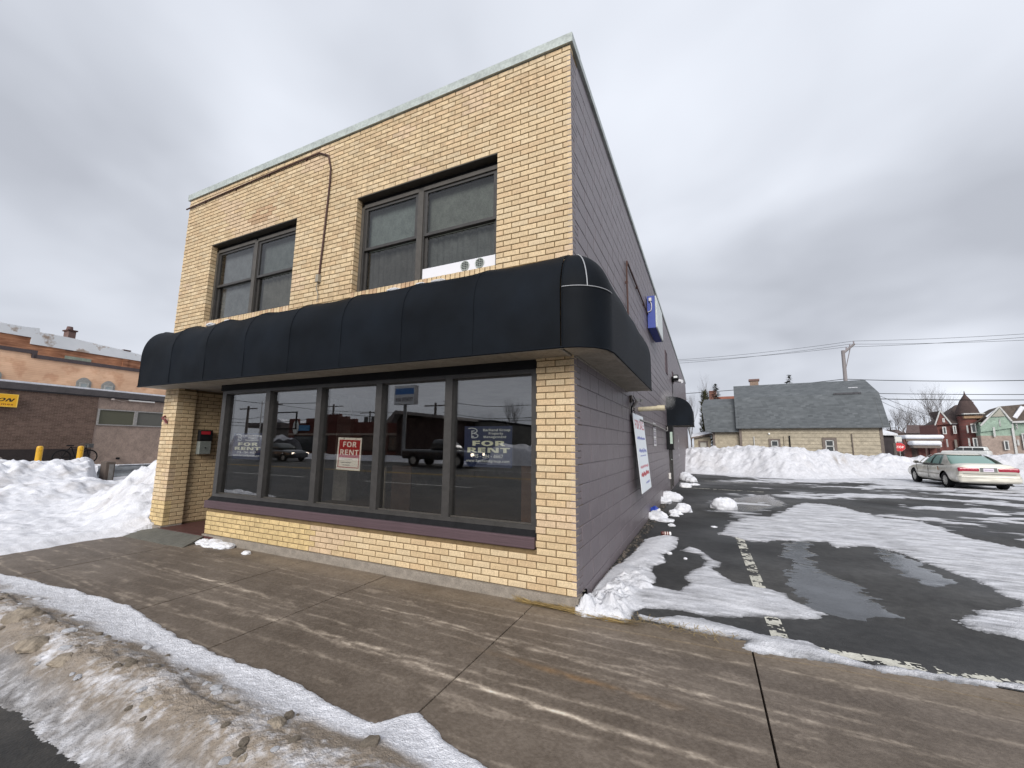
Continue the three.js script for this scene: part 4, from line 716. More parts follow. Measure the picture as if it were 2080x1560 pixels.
function agencySign(u0, u1, v0, v1, label) { // blue letting board behind the glass
  const a = hit(u0, v0, 'z', -0.16), b = hit(u1, v1, 'z', -0.16), w = b.x - a.x, h = a.y - b.y;
  const t = canvasTex(760, 720, (x, W, H) => {
    x.fillStyle = '#2a3453'; x.fillRect(0, 0, W, H);
    x.fillStyle = '#d7d9cf'; fitText(x, 'Bachand Group', 515, 70, 430, 58); fitText(x, 'Property', 505, 130, 230, 56); fitText(x, 'Management', 490, 190, 360, 56);
    x.strokeStyle = '#d0d4d4'; x.lineWidth = 14; x.beginPath(); x.moveTo(60, 40); x.bezierCurveTo(150, 20, 215, 50, 205, 90); x.bezierCurveTo(195, 118, 160, 124, 125, 128); x.bezierCurveTo(200, 128, 240, 160, 215, 190); x.bezierCurveTo(195, 212, 150, 210, 120, 206); x.stroke(); x.beginPath(); x.moveTo(122, 78); x.lineTo(122, 206); x.moveTo(122, 84); x.lineTo(165, 84); x.moveTo(122, 182); x.lineTo(158, 182); x.stroke();
    x.fillStyle = '#e3e4c8'; fitText(x, 'FOR', W / 2 + 5, 305, 540, 118, '900'); fitText(x, 'RENT', W / 2, 425, 690, 118, '900');
    x.fillStyle = '#d7d9d2'; fitText(x, '715 - 394 - 4667', W / 2 - 5, 530, 500, 86); fitText(x, 'www.bachandgroup.com', W / 2, 612, 690, 62, 'bold');
  });
  const o = mesh('letting_board', ...plate(w, h, t)); o.position.set((a.x + b.x) / 2, (a.y + b.y) / 2, -0.16); return tag(o, label, 'sign');
}
agencySign(944, 1040, 866, 951, 'blue letting board lettered FOR RENT with a website, in the widest pane');
agencySign(476, 529, 880, 934, 'blue FOR RENT letting board behind the pane next to the entrance');
{ // sale board hung on the flank, leaning out at its foot
  const b = thing('sale_board', 'tall white FOR SALE banner board leaning off the purple side wall', 'sign', [0.04, 0.74, -4.1]);
  const t = canvasTex(512, 780, (x, W, H) => {
    x.fillStyle = '#e9eef2'; x.fillRect(0, 0, W, H); x.fillStyle = '#b5444c'; fitText(x, 'FOR SALE', W / 2, 105, 450, 130); x.fillStyle = '#7d84bd'; x.strokeStyle = '#7d84bd'; x.lineWidth = 15; scrawl(x, 70, 460, 255, 66, 3); x.lineWidth = 16; scrawl(x, 90, 470, 385, 84, 8); x.lineWidth = 5; scrawl(x, 120, 420, 430, 20, 7);
    x.strokeStyle = '#c98a93'; x.lineWidth = 13; scrawl(x, 60, 470, 545, 60, 21); x.strokeStyle = '#b5444c'; x.lineWidth = 20; scrawl(x, 60, 470, 625, 84, 33); x.fillStyle = '#7d84bd'; x.strokeStyle = '#8d93c4'; x.lineWidth = 11; scrawl(x, 250, 440, 712, 46, 14);
  });
  const g = new RoundedBoxGeometry(0.012, 1.42, 1.32, 2, 0.005); const pl = mesh('board', g, paint(lin(0.75, 0.78, 0.8), 0.5), b);
  const fc = mesh('printed_face', ...plate(1.305, 1.40, t), pl); fc.rotation.y = Math.PI / 2; fc.position.x = 0.0068;
  pl.position.set(0.07, 0.71, 0); pl.rotation.z = 0.085; 
  mesh('cable_tie', B().rod(V(-0.03, 1.62, 0.4), V(0.02, 1.40, 0.4), 0.004), M.black, b);
}
{ // lit box sign high on the flank
  const s = thing('box_sign', 'blue metal box sign with white face on the side wall', 'sign', [0, 4.55, -7.4]);
  mesh('cabinet', B().mm(0.02, 0, -0.85, 0.22, 0.85, 0.8), paint(lin(0.012, 0.036, 0.25), 0.5), s);
  mesh('face', new RoundedBoxGeometry(0.03, 0.83, 1.6, 2, 0.01).translate(0.232, 0.425, -0.025), paint(lin(0.62, 0.66, 0.64), 0.35), s);
  mesh('retainer', B().mm(0.215, -0.006, -0.86, 0.24, 0.012, 0.81).mm(0.215, 0.84, -0.86, 0.24, 0.858, 0.81).mm(0.215, 0, 0.796, 0.24, 0.85, 0.81), M.coping, s);
  mesh('photo_cell', B().geo(new RoundedBoxGeometry(0.07, 0.09, 0.06, 2, 0.01).translate(0.1, 0.74, 0.83)).tube([V(0.1, 0.7, 0.83), V(0.13, 0.6, 0.84), V(0.11, 0.45, 0.83), V(0.03, 0.42, 0.81)], 0.012), paint(lin(0.5, 0.5, 0.52), 0.5), s);
}
{ // conduit climbing to the sign
  const c = thing('conduit', 'rusty conduit bent along the painted flank up to the box sign', 'pipe');
  mesh('pipe', B().tube([V(0.03, 3.5, -3.42), V(0.03, 4.3, -3.42), V(0.03, 4.98, -3.43), V(0.03, 5.05, -3.5), V(0.03, 5.04, -3.6), V(0.03, 4.98, -5), V(0.03, 4.92, -6.58)], 0.017, 7), M.rust, c);
  for (const p of [V(0.02, 4.6, -3.42), V(0.02, 4.99, -4.8), V(0.02, 4.95, -5.9)]) mesh('clip', B().box(p.x, p.y, p.z, 0.05, 0.05, 0.03), M.rust, c);
}
{ // front conduit across the brickwork
  const c = thing('front_conduit', 'thin brown conduit running below the coping and down between upper windows', 'pipe');
  const a = hit(386, 422, 'z', 0.02), b = hit(655, 309, 'z', 0.02), d = hit(672, 318, 'z', 0.02), e = hit(648, 560, 'z', 0.02), f = hit(645, 577, 'z', 0.02), g = hit(648, 618, 'z', 0.03);
  mesh('pipe', B().tube([V(XL - 0.06, a.y - 0.01, 0.02), V(-6.5, mix(a.y, b.y, 0.45), 0.02), V(b.x - 0.02, b.y, 0.02), V(b.x + 0.07, b.y - 0.01, 0.02), V(d.x, d.y - 0.1, 0.02), V(d.x + 0.0, mix(d.y, e.y, 0.5), 0.02), V(e.x, e.y + 0.02, 0.02)], 0.014, 7), M.rust, c);
  mesh('junction_box', new RoundedBoxGeometry(0.06, 0.12, 0.06, 2, 0.006).translate(e.x, e.y - 0.05, 0.03), worn(lin(0.42, 0.38, 0.31), 0.6, 3), c);
  mesh('cable', B().tube([V(e.x, e.y - 0.1, 0.03), V(e.x - 0.02, e.y - 0.2, 0.035), V(e.x + 0.02, e.y - 0.3, 0.03), V(e.x + 0.01, e.y - 0.42, 0.03)], 0.007, 5), worn(lin(0.4, 0.36, 0.3), 0.6, 3), c);
  for (const t of [0.15, 0.4, 0.65, 0.9]) mesh('clip', B().box(mix(XL, b.x, t), mix(a.y, b.y, t) - 0.003, 0.012, 0.02, 0.05, 0.022), M.rust, c);
}
{ // plastic vent with steam stain
  const v = thing('vent_pipe', 'cream plastic vent pipe sticking straight out of the side wall', 'pipe', [0, 2.30, -4.55]);
  const pm = worn(lin(0.70, 0.62, 0.43), 0.4, 2, 0.0004); mesh('pipe', B().rod(V(-0.02, 0, 0), V(0.42, 0.02, 0.0), 0.047, 0.047, 20, true), pm, v); mesh('coupling', B().geo(new THREE.CylinderGeometry(0.056, 0.056, 0.14, 20, 1, true).rotateZ(-Math.PI / 2).translate(0.44, 0.021, 0)).geo(new THREE.RingGeometry(0.044, 0.056, 20).rotateY(Math.PI / 2).translate(0.51, 0.021, 0)), pm, v);
}
{ // handrail style pipe run under the sign towards the door
  const c = thing('pipe_run', 'grey pipe sloping along the purple wall from the sale board to the dark cabinet', 'pipe');
  mesh('pipe', B().tube([V(0.06, 2.07, -4.2), V(0.06, 2.08, -6), V(0.06, 2.06, -9), V(0.06, 2.05, -10.6), V(0.07, 2.12, -10.9), V(0.04, 2.2, -10.95)], 0.022, 8), worn(lin(0.35, 0.33, 0.31), 0.5, 3), c); for (const z of [-5, -7, -9]) mesh('bracket', B().mm(0.0, 2.045, z - 0.02, 0.075, 2.095, z + 0.02), M.darkFrame, c);
}
{ const c = thing('meter_cabinet', 'tall dark cabinet fixed to the wall beside the side door', 'cabinet', [0, 1.42, -11.15]); mesh('case', new RoundedBoxGeometry(0.22, 0.82, 0.5, 2, 0.012).translate(0.11, 0.41, 0), M.black, c); mesh('door', B().mm(0.222, 0.03, -0.22, 0.228, 0.79, 0.22), M.darkFrame, c); mesh('warning_label', B().mm(0.12, 0.2, 0.252, 0.2, 0.6, 0.255), paint(lin(0.34, 0.42, 0.36), 0.6), c); }
{ const a = hit(1325, 860, 'x', 0.01), b = hit(1335, 905, 'x', 0.01); const n = thing('notice_strip', 'three white notices pasted in a column on the purple wall', 'notice', [0.008, 0, (a.z + b.z) / 2]);
  const t = canvasTex(128, 128, (x) => { x.fillStyle = '#d9d7d6'; x.fillRect(0, 0, 128, 128); x.fillStyle = '#8e8790'; x.fillRect(10, 12, 108, 88); x.strokeStyle = '#c8c4c8'; x.lineWidth = 6; scrawl(x, 22, 104, 60, 40, 4); });
  for (let i = 0; i < 3; i++) { const o = mesh('sheet', ...plate(0.62, 0.19, t), n); o.rotation.y = Math.PI / 2; o.position.set(0.003, 2.06 - i * 0.205, 0); } }
{ const t = canvasTex(64, 160, (x) => { x.fillStyle = '#8b848b'; x.fillRect(0, 0, 64, 160); x.strokeStyle = '#e8e6e6'; x.lineWidth = 9; scrawl(x, 10, 54, 40, 40, 4); scrawl(x, 10, 54, 90, 40, 9); scrawl(x, 10, 54, 135, 30, 2); }); const o = mesh('painted_marks', ...plate(0.4, 1.1, t)); o.rotation.y = Math.PI / 2; o.position.set(0.009, 1.45, -17.6); tag(o, 'white scrawled marks on the wall beyond the side door', 'notice'); }
{ const c = thing('flood_light', 'black and white twin floodlight high on the side wall above the door awning', 'lamp', [0, 4.42, -15.0]); mesh('bracket', B().mm(0, -0.12, -0.08, 0.08, 0.12, 0.08), M.black, c); mesh('head', new RoundedBoxGeometry(0.22, 0.22, 0.26, 2, 0.03).translate(0.18, 0.05, 0.25), M.black, c); mesh('lens', B().box(0.18, 0.06, 0.383, 0.15, 0.09, 0.008), paint(lin(0.6, 0.62, 0.62), 0.2), c); mesh('camera', B().rod(V(0.1, -0.02, -0.1), V(0.42, -0.12, 0.1), 0.07, 0.08, 12, true), paint(lin(0.7, 0.7, 0.72), 0.4), c); mesh('cable', B().tube([V(0.02, -0.1, 0.1), V(0.02, -0.5, 0.1), V(0.02, -1.1, 0.1)], 0.014), M.black, c); }
{ const c = thing('wall_camera', 'pale tubular cameras with tangled cables under the awning end', 'camera', [0, 2.40, -3.5]); mesh('mount', B().mm(0, -0.05, -0.06, 0.05, 0.07, 0.06), worn(lin(0.28, 0.24, 0.22), 0.6), c);
  mesh('housing', B().rod(V(0.06, -0.13, -0.05), V(0.16, -0.02, 0.1), 0.03, 0.036, 12, true), paint(lin(0.48, 0.46, 0.44), 0.5), c); mesh('housing', B().rod(V(0.1, 0.02, -0.2), V(0.2, -0.02, -0.1), 0.025, 0.03, 12, true), paint(lin(0.42, 0.4, 0.38), 0.5), c);
  for (const [pts, r] of [[[V(0.02, 0.06, 0), V(0.07, -0.05, 0.03), V(0.03, -0.16, 0), V(0.05, -0.34, -0.03)], 0.009], [[V(0.02, 0.06, 0.06), V(0.03, -0.1, 0.06), V(0.02, -0.4, 0.06)], 0.008], [[V(0.05, 0.08, -0.1), V(0.09, -0.04, -0.12), V(0.04, -0.2, -0.12)], 0.007]]) mesh('cable', B().tube(pts, r), M.black, c); }
{ const c = thing('outlet_box', 'small white outlet box low on the purple wall near the door', 'outlet', [0, 0.52, -11.3]); mesh('cover', new RoundedBoxGeometry(0.07, 0.2, 0.16, 2, 0.01).translate(0.035, 0, 0), paint(lin(0.6, 0.58, 0.55), 0.5), c); mesh('socket', B().mm(0.07, -0.05, -0.03, 0.073, 0.05, 0.03), M.black, c); }
{ const p = hit(338, 853, 'z', 0.01); const c = thing('hose_bracket', 'rusty red hook on the cream corner column', 'hook', [p.x, p.y, 0]); mesh('hook', B().tube([V(-0.06, 0.07, 0.005), V(-0.03, 0.03, 0.06), V(0.03, 0.0, 0.05), V(0.05, -0.06, 0.02)], 0.018, 7), worn(lin(0.22, 0.05, 0.06), 0.7, 3), c); mesh('paint_patch', B().mm(-0.1, -0.07, 0.002, 0.04, 0.03, 0.004), worn(lin(0.55, 0.36, 0.27), 0.7, 3), c); }

{ // breath of steam drifting up from the vent
  const st = thing('steam', 'faint white steam drifting up from the cream vent pipe', 'steam', [0.5, 2.38, -4.75]); seed = 88;
  const m = std({ color: 0xffffff, roughness: 1, transparent: true, opacity: 0.008, depthWrite: false });
  const puffs = []; for (let i = 0; i < 16; i++) { const g = new THREE.IcosahedronGeometry(1, 4), p = g.attributes.position, r = rr(0.07, 0.15), t = i / 16; for (let k = 0; k < p.count; k++) { const q = 1 + 0.5 * fbm(p.getX(k) * 1.6 + i * 3, p.getY(k) * 1.6, p.getZ(k) * 1.6, 2); p.setXYZ(k, p.getX(k) * r * q, p.getY(k) * r * q, p.getZ(k) * r * q); } g.computeVertexNormals(); g.translate(rr(-0.06, 0.16), 0.02 + t * 0.28 + rr(-0.03, 0.03), -t * 0.5 + rr(-0.06, 0.06)); puffs.push(g); }
  stuff(mesh('puffs', mergeGeometries(puffs), m, st));
}
// ---------------------------------------------------------------- left of the shop: low brown building, tall brick buildings behind
const brickTex = (r, g, b, mr, mg, mb, v) => dtex(512, 512, (x, y) => { // running bond too small to tell apart: 24 courses per tile, 1.63 m
  const cy = y / 512 * 24, row = Math.floor(cy), fy = cy - row, cx = x / 512 * 8 + (row % 2) * 0.5, cell = Math.floor(cx), fx = cx - cell; const j = fy < 0.16 || fx < 0.05; const t = j ? 0 : (at(NC, (cell % 8) * 61 + 7, row * 29 + 3) - 0.5) * v + (at(NA, x, y) - 0.5) * 40; return j ? [mr, mg, mb] : [r + t, g + t * 0.9, b + t * 0.85]; });
M.brownBrick = std({ color: lin(1, 1, 1), roughness: 0.85, map: rep(brickTex(94, 74, 64, 116, 100, 88, 34), 1 / 1.63), bumpMap: rep(TX.bump, 1), bumpScale: 0.004 });
M.stucco = worn(lin(0.44, 0.33, 0.27), 0.9, 0.5, 0.006);
const TH = 0.10;                                                                  // those walls stand a few degrees off our side wall
const localOn = (group) => (u, v) => { const n = V(1, 0, 0).applyAxisAngle(V(0, 1, 0), group.rotation.y), d = ray(u, v), t = group.position.clone().sub(CAM).dot(n) / d.dot(n); return group.worldToLocal(CAM.clone().addScaledVector(d, t)); };
{
  const b = thing('low_building', 'single storey dark brown brick building with pinkish stucco bay and flat roof', 'building', [-28, 0, -4.5], TH); b.updateMatrixWorld(true);
  const L = localOn(b), top = L(100, 782).y, zs = L(196, 840).z, end = L(345, 850).z - 6, near = 4.2;
  mesh('brick_wall', B().mm(-12, -0.3, zs, 0, top - 0.34, near), M.brownBrick, b);
  mesh('stucco_wall', B().mm(-12, -0.3, end, -0.04, top - 0.34, zs), M.stucco, b);
  mesh('fascia', B().mm(-12, top - 0.34, end, 0.14, top - 0.04, near), worn(lin(0.10, 0.088, 0.09), 0.6, 1), b);
  mesh('fascia_drip', B().mm(-12, top - 0.40, end, 0.08, top - 0.342, near), worn(lin(0.05, 0.045, 0.05), 0.6, 1), b);
  mesh('roof_snow', B().mm(-12, top - 0.04, end, 0.10, top + 0.05, near), M.snowPlain, b);
  const p0 = L(197, 832), p1 = L(194, 861), w0 = 1.62; let z = p0.z - 0.05;
  for (let i = 0; i < 4; i++) {
    const w = part('strip_window', b), z1 = z - (i === 0 ? 1.72 : 1.6); const y0 = p1.y, y1 = p0.y;
    mesh('window_frame', B().mm(-0.05, y0 - 0.06, z1, 0.03, y0, z).mm(-0.05, y1, z1, 0.03, y1 + 0.06, z).mm(-0.05, y0, z - 0.08, 0.03, y1, z).mm(-0.05, y0, z1, 0.03, y1, z1 + 0.08), worn(lin(0.42, 0.40, 0.38), 0.4, 2), w);
    mesh('pane', B().mm(-0.05, y0, z1 + 0.08, -0.02, y1, z - 0.08), std({ color: [lin(0.10, 0.10, 0.075), lin(0.115, 0.115, 0.105), lin(0.12, 0.125, 0.12), lin(0.1, 0.1, 0.1)][i], roughness: 0.12 }), w); z = z1;
  }
  const la = L(260, 813), lb = L(312, 818); mesh('tube_lamp', B().box(0.06, (la.y + lb.y) / 2, (la.z + lb.z) / 2, 0.1, 0.07, Math.abs(lb.z - la.z)), paint(lin(0.6, 0.58, 0.56), 0.5), b);
  const lc = L(228, 811); mesh('junction_box', B().box(0.04, lc.y, lc.z, 0.08, 0.09, 0.14).tube([V(0.03, lc.y, lc.z - 0.1), V(0.03, lc.y - 0.06, lc.z - 0.5), V(0.03, lc.y + 0.02, la.z)], 0.012), paint(lin(0.5, 0.42, 0.38), 0.6), b);
  const lp = L(238, 931); mesh('pipe_stub', B().rod(V(-0.02, lp.y, lp.z), V(0.12, lp.y, lp.z), 0.06, 0.06, 10, true), M.black, b);
  const sk = L(0, 912); mesh('dark_plinth', B().mm(0.0, -0.3, zs + 0.02, 0.05, sk.y - 0.02, near), worn(lin(0.045, 0.032, 0.03), 0.8, 1), b);
  // yellow sign
  const s0 = L(34, 802), s1 = L(30, 828), hgt = s0.y - s1.y, len = 3.4;
  const sg = thing('shop_sign', 'yellow sign board on the brown brick building', 'sign'); 
  const t = canvasTex(1024, 256, (x, W, H) => { x.fillStyle = '#e0a81c'; x.fillRect(0, 0, W, H); x.strokeStyle = '#efc65a'; x.lineWidth = 10; x.strokeRect(4, 4, W - 8, H - 8); x.fillStyle = '#1a1712'; x.save(); x.transform(1, 0, -0.15, 1, 20, 0); fitText(x, 'TION', W - 175, 118, 260, 92, '900 italic'); x.restore(); x.fillStyle = '#7c3a12'; fitText(x, 'e Games', W - 160, 205, 250, 52, 'bold'); });
  sg.position.copy(b.position); sg.rotation.y = TH;
  mesh('cabinet', B().mm(0.02, s1.y, s0.z, 0.22, s0.y, s0.z + len), paint(lin(0.45, 0.28, 0.03), 0.5), sg);
  const f = mesh('printed_face', ...plate(len - 0.02, hgt - 0.02, t), sg); f.rotation.y = Math.PI / 2; f.position.set(0.2235, (s0.y + s1.y) / 2, s0.z + len / 2);
  // bicycles-and-bins clutter behind the snow
  const q = L(120, 908); const rk = thing('bicycle', 'dark bicycle leaning by the brown brick wall behind the snow', 'bicycle', b.localToWorld(V(0.6, 0, q.z - 0.4)).toArray(), TH);
  const wheel = (z) => { const w = part('wheel', rk); mesh('tyre', new THREE.TorusGeometry(0.33, 0.03, 8, 28).rotateY(Math.PI / 2).translate(0, 0.68, z), M.black, w); const sp = B(); for (let i = 0; i < 10; i++) { const a = i / 10 * Math.PI * 2; sp.rod(V(0, 0.68, z), V(0, 0.68 + 0.32 * Math.sin(a), z + 0.32 * Math.cos(a)), 0.004, 0.004, 4); } mesh('spokes', sp, M.darkFrame, w); };
  wheel(0.52); wheel(-0.52); mesh('frame', B().rod(V(0, 0.68, 0.52), V(0, 1.18, 0.22), 0.02).rod(V(0, 0.68, 0.02), V(0, 1.18, 0.2), 0.02).rod(V(0, 0.68, 0.02), V(0, 1.12, -0.36), 0.02).rod(V(0, 1.12, -0.36), V(0, 1.14, 0.22), 0.02).rod(V(0, 0.68, -0.52), V(0, 1.28, -0.34), 0.02).rod(V(0, 0.68, 0.52), V(0, 0.68, 0.02), 0.016), M.black, rk);
  mesh('saddle', new RoundedBoxGeometry(0.12, 0.06, 0.26, 3, 0.025).translate(0, 1.24, 0.26), M.black, rk); mesh('handlebar', B().tube([V(-0.28, 1.32, -0.26), V(-0.1, 1.34, -0.36), V(0.1, 1.34, -0.36), V(0.28, 1.32, -0.26)], 0.016), M.darkFrame, rk); mesh('basket', new RoundedBoxGeometry(0.3, 0.2, 0.22, 2, 0.02).translate(0, 1.24, -0.48), worn(lin(0.1, 0.1, 0.1), 0.7), rk);
}
const bollard = (u) => { const p = hit(u, 906, 'x', -19); const o = thing('bollard', 'yellow plastic sleeved bollard standing in the snow bank', 'bollard', [p.x, 0, p.z], 0, 'yellow bollards in the snow'); mesh('sleeve', new THREE.LatheGeometry([[0.08, 0], [0.08, 1.27], [0.075, 1.31], [0.055, 1.335], [0.0, 1.345]].map((q) => new THREE.Vector2(...q)), 24), worn(lin(0.85, 0.46, 0.02), 0.4, 1, 0.0005), o); mesh('cap_band', new THREE.CylinderGeometry(0.083, 0.083, 0.03, 24, 1, true).translate(0, 1.18, 0), worn(lin(0.80, 0.42, 0.02), 0.45, 1), o); };
bollard(82); bollard(165);
{ // timber post and galvanised rail
  const p = hit(213, 980, 'y', 0.25); const o = thing('barrier_post', 'weathered timber block post at the end of the guard rail', 'post', [-15.0, 0, -2.05]); mesh('block', new RoundedBoxGeometry(0.34, 0.95, 0.22, 2, 0.02).translate(0, 0.45, 0), worn(lin(0.15, 0.115, 0.095), 0.9, 2, 0.01), o); mesh('face_plate', B().box(0.18, 0.5, -0.02, 0.03, 0.7, 0.1), worn(lin(0.24, 0.23, 0.22), 0.6, 2), o);
  const r = thing('guard_rail', 'galvanised steel guard rail behind the snow heap', 'rail', [-16.3, 0, -2.5]); const w = B(), pr = [[0, 0.40], [0.05, 0.46], [0.05, 0.53], [0.0, 0.60], [0.0, 0.66], [0.05, 0.72], [0.05, 0.79], [0, 0.86]]; for (let i = 0; i + 1 < pr.length; i++) w.quad(V(pr[i][0], pr[i][1] - 0.12, 0.2), V(pr[i][0], pr[i][1] - 0.12, -7), V(pr[i + 1][0], pr[i + 1][1] - 0.12, -7), V(pr[i + 1][0], pr[i + 1][1] - 0.12, 0.2)); mesh('beam', w, std({ color: lin(0.34, 0.36, 0.38), roughness: 0.45, metalness: 0.4, map: rep(TX.blotch, 1), side: THREE.DoubleSide }), r); for (const z of [-0.6, -3, -5.4]) mesh('post', B().box(-0.1, 0.3, z, 0.14, 0.95, 0.14), worn(lin(0.15, 0.12, 0.1), 0.9), r); mesh('snow_cap', B().mm(-0.02, 0.742, -1.6, 0.06, 0.765, -0.3).mm(-0.02, 0.742, -3.4, 0.06, 0.77, -2.5), M.snowPlain, r);
  const k = thing('concrete_block', 'grey concrete barrier block half buried at the snow bank', 'barrier', [-20.9, 0, -1.0]); mesh('block', new RoundedBoxGeometry(0.6, 1.0, 1.5, 3, 0.08).translate(0, 0.45, 0.35), M.concrete, k); mesh('lifting_slot', B().box(0.3, 0.2, 0.1, 0.02, 0.16, 0.3), M.black, k);
}
M.tanBrick = std({ color: lin(1, 1, 1), roughness: 0.9, map: rep(dtex(512, 512, (x, y) => { const a = at(NB, x, y) - 0.5, b = at(NA, x, y) - 0.5, row = (y % 12) < 2 ? -12 : 0, c = at(ND, x, y) - 0.5; const st = 0.45 * clamp((at(NA, x + 200, y + 77) - 0.60) * 6); return [206 + 40 * a + 30 * b + row + 14 * c - 34 * st, 168 + 36 * a + 30 * b + row + 14 * c - 44 * st, 138 + 30 * a + 28 * b + row + 12 * c - 44 * st]; }), 0.18), bumpMap: rep(TX.bump, 0.5), bumpScale: 0.01 });
M.oldBrick = std({ color: lin(1, 1, 1), roughness: 0.92, map: rep(dtex(512, 512, (x, y) => { const a = at(ND, x, y) - 0.5, b = at(NA, x, y) - 0.5, d = at(NB, x, y) - 0.5, row = (y % 10) < 2 ? -10 : 0; return [160 + 90 * a + 60 * b + 60 * d + row, 112 + 80 * a + 50 * b + 44 * d + row, 84 + 70 * a + 40 * b + 30 * d + row]; }), 0.2), bumpMap: rep(TX.bump, 0.5), bumpScale: 0.01 });
{
  const b = thing('brick_building', 'tall tan brick building with arched upper windows behind the brown one', 'building', [-42, 0, -9], TH * 0.6); b.updateMatrixWorld(true); const L = localOn(b);
  const c1 = L(67, 727), c2 = L(66, 716), c0 = L(0, 708), e = L(340, 770), y1 = L(170, 741).y, y2 = c0.y - 0.05;
  mesh('wall', B().mm(-18, -0.3, e.z - 8, 0, y1, c1.z).mm(-18, -0.3, c1.z, 0, y2, 8.5), M.tanBrick, b);
  mesh('cornice', B().mm(-18, y1, e.z - 8, 0.12, y1 + 0.26, c1.z).mm(-18, y2, c1.z - 0.15, 0.12, y2 + 0.26, 8.5).mm(-18, y1, c1.z - 0.15, 0.12, y2, c1.z + 0.1), worn(lin(0.085, 0.062, 0.065), 0.7, 1), b);
  for (const [ua, ub, vt, vb] of [[155, 186, 767, 800], [206, 234, 774, 800], [-22, 4, 751, 790]]) {
    const A = L(ua, vt + 6), D = L(ub, vt + 6), T = L((ua + ub) / 2, vt), w = part('arched_window', b), za = A.z, zb = D.z, yb = A.y - 2.0, ys = Math.min(A.y, D.y) - 0.05, m = (za + zb) / 2, hw = Math.abs(za - zb) / 2;
    const arch = (r, inset) => { const s = new THREE.Shape(); s.moveTo(-r, yb); s.lineTo(r, yb); s.lineTo(r, ys); s.quadraticCurveTo(0, ys + (T.y - ys) * 2 - inset * 2, -r, ys); return s; };
    const g = new THREE.ExtrudeGeometry(arch(hw, 0), { depth: 0.06, bevelEnabled: false, curveSegments: 10 }); g.rotateY(Math.PI / 2); g.translate(0, 0, m); mesh('window_surround', g, worn(lin(0.36, 0.355, 0.33), 0.8, 1), w);
    mesh('pane', B().mm(0.05, yb, m - hw + 0.24, 0.075, ys - 0.12, m + hw - 0.24), std({ color: lin(0.30, 0.34, 0.34), roughness: 0.25 }), w);
    mesh('sash_bar', B().mm(0.05, yb, m - hw + 0.16, 0.11, ys - 0.04, m - hw + 0.26).mm(0.05, yb, m + hw - 0.26, 0.11, ys - 0.04, m + hw - 0.16).mm(0.05, ys - 0.14, m - hw + 0.26, 0.11, ys - 0.04, m + hw - 0.26), worn(lin(0.5, 0.5, 0.47), 0.6), w);
  }
}
{
  const b = thing('parapet_building', 'weathered red brick building with a whitewashed stepped parapet at the back', 'building', [-56, 0, -12], TH * 0.6); b.updateMatrixWorld(true); const L = localOn(b);
  const wy = L(160, 714).y, zA = L(62, 690).z, tops = [[0, 655], [50, 664], [80, 667], [80, 675], [105, 679], [150, 688], [200, 700], [240, 709], [290, 722], [345, 735]].map(([u, v]) => L(u, v)), end = L(350, 760).z - 20;
  mesh('wall', B().mm(-20, -0.3, end, 0, wy, zA).mm(-20, -0.3, zA, 0, L(30, 680).y, 11), M.oldBrick, b);
  const sh = new THREE.Shape(); sh.moveTo(-11, tops[0].y + 0.4); const pts = tops.map((p) => [-p.z, p.y]); sh.lineTo(...pts[0]); pts.slice(1).forEach((p) => sh.lineTo(...p)); sh.lineTo(-end, pts[pts.length - 1][1] - 0.3); sh.lineTo(-end, wy - 0.1); sh.lineTo(-zA, wy); sh.lineTo(-zA, L(30, 680).y); sh.lineTo(-11, L(30, 680).y);
  const g = new THREE.ExtrudeGeometry(sh, { depth: 0.5, bevelEnabled: false }); g.rotateY(Math.PI / 2); g.translate(-0.4, 0, 0);
  const whiteWash = std({ color: lin(1, 1, 1), roughness: 0.85, map: rep(dtex(512, 512, (x, y) => { const a = at(NB, x, y), d = at(NA, x, y), st = clamp((d - 0.68) * 9); return [206 + 24 * a - 60 * st, 210 + 22 * a - 80 * st, 214 + 20 * a - 96 * st]; }), 0.12) });
  mesh('parapet', g, whiteWash, b);
  const ch = (u0, u1, v0, v1, m2, nm) => { const p = L(u0, v1), q = L(u1, v0), c = part('chimney', b); mesh('stack', B().mm(-0.9, p.y - 1.2, Math.min(p.z, q.z), 0.06, q.y - 0.12, Math.max(p.z, q.z)), m2, c); mesh('cap', B().mm(-1, q.y - 0.12, Math.min(p.z, q.z) - 0.1, 0.14, q.y, Math.max(p.z, q.z) + 0.1), M.rust, c); };
  ch(137, 155, 672, 688, worn(lin(0.20, 0.125, 0.11), 0.9, 0.5), 0); ch(249, 263, 712, 734, M.oldBrick, 1);
  const pot = L(146, 668); mesh('chimney_pot', new THREE.CylinderGeometry(0.22, 0.3, 0.5, 10).translate(-0.4, pot.y, pot.z), worn(lin(0.2, 0.12, 0.11), 0.9), b);
  const vt = L(158, 734); mesh('blocked_window', B().box(0.01, vt.y, vt.z, 0.06, 0.8, 2.0), worn(lin(0.40, 0.45, 0.36), 0.8, 0.5), b);
}
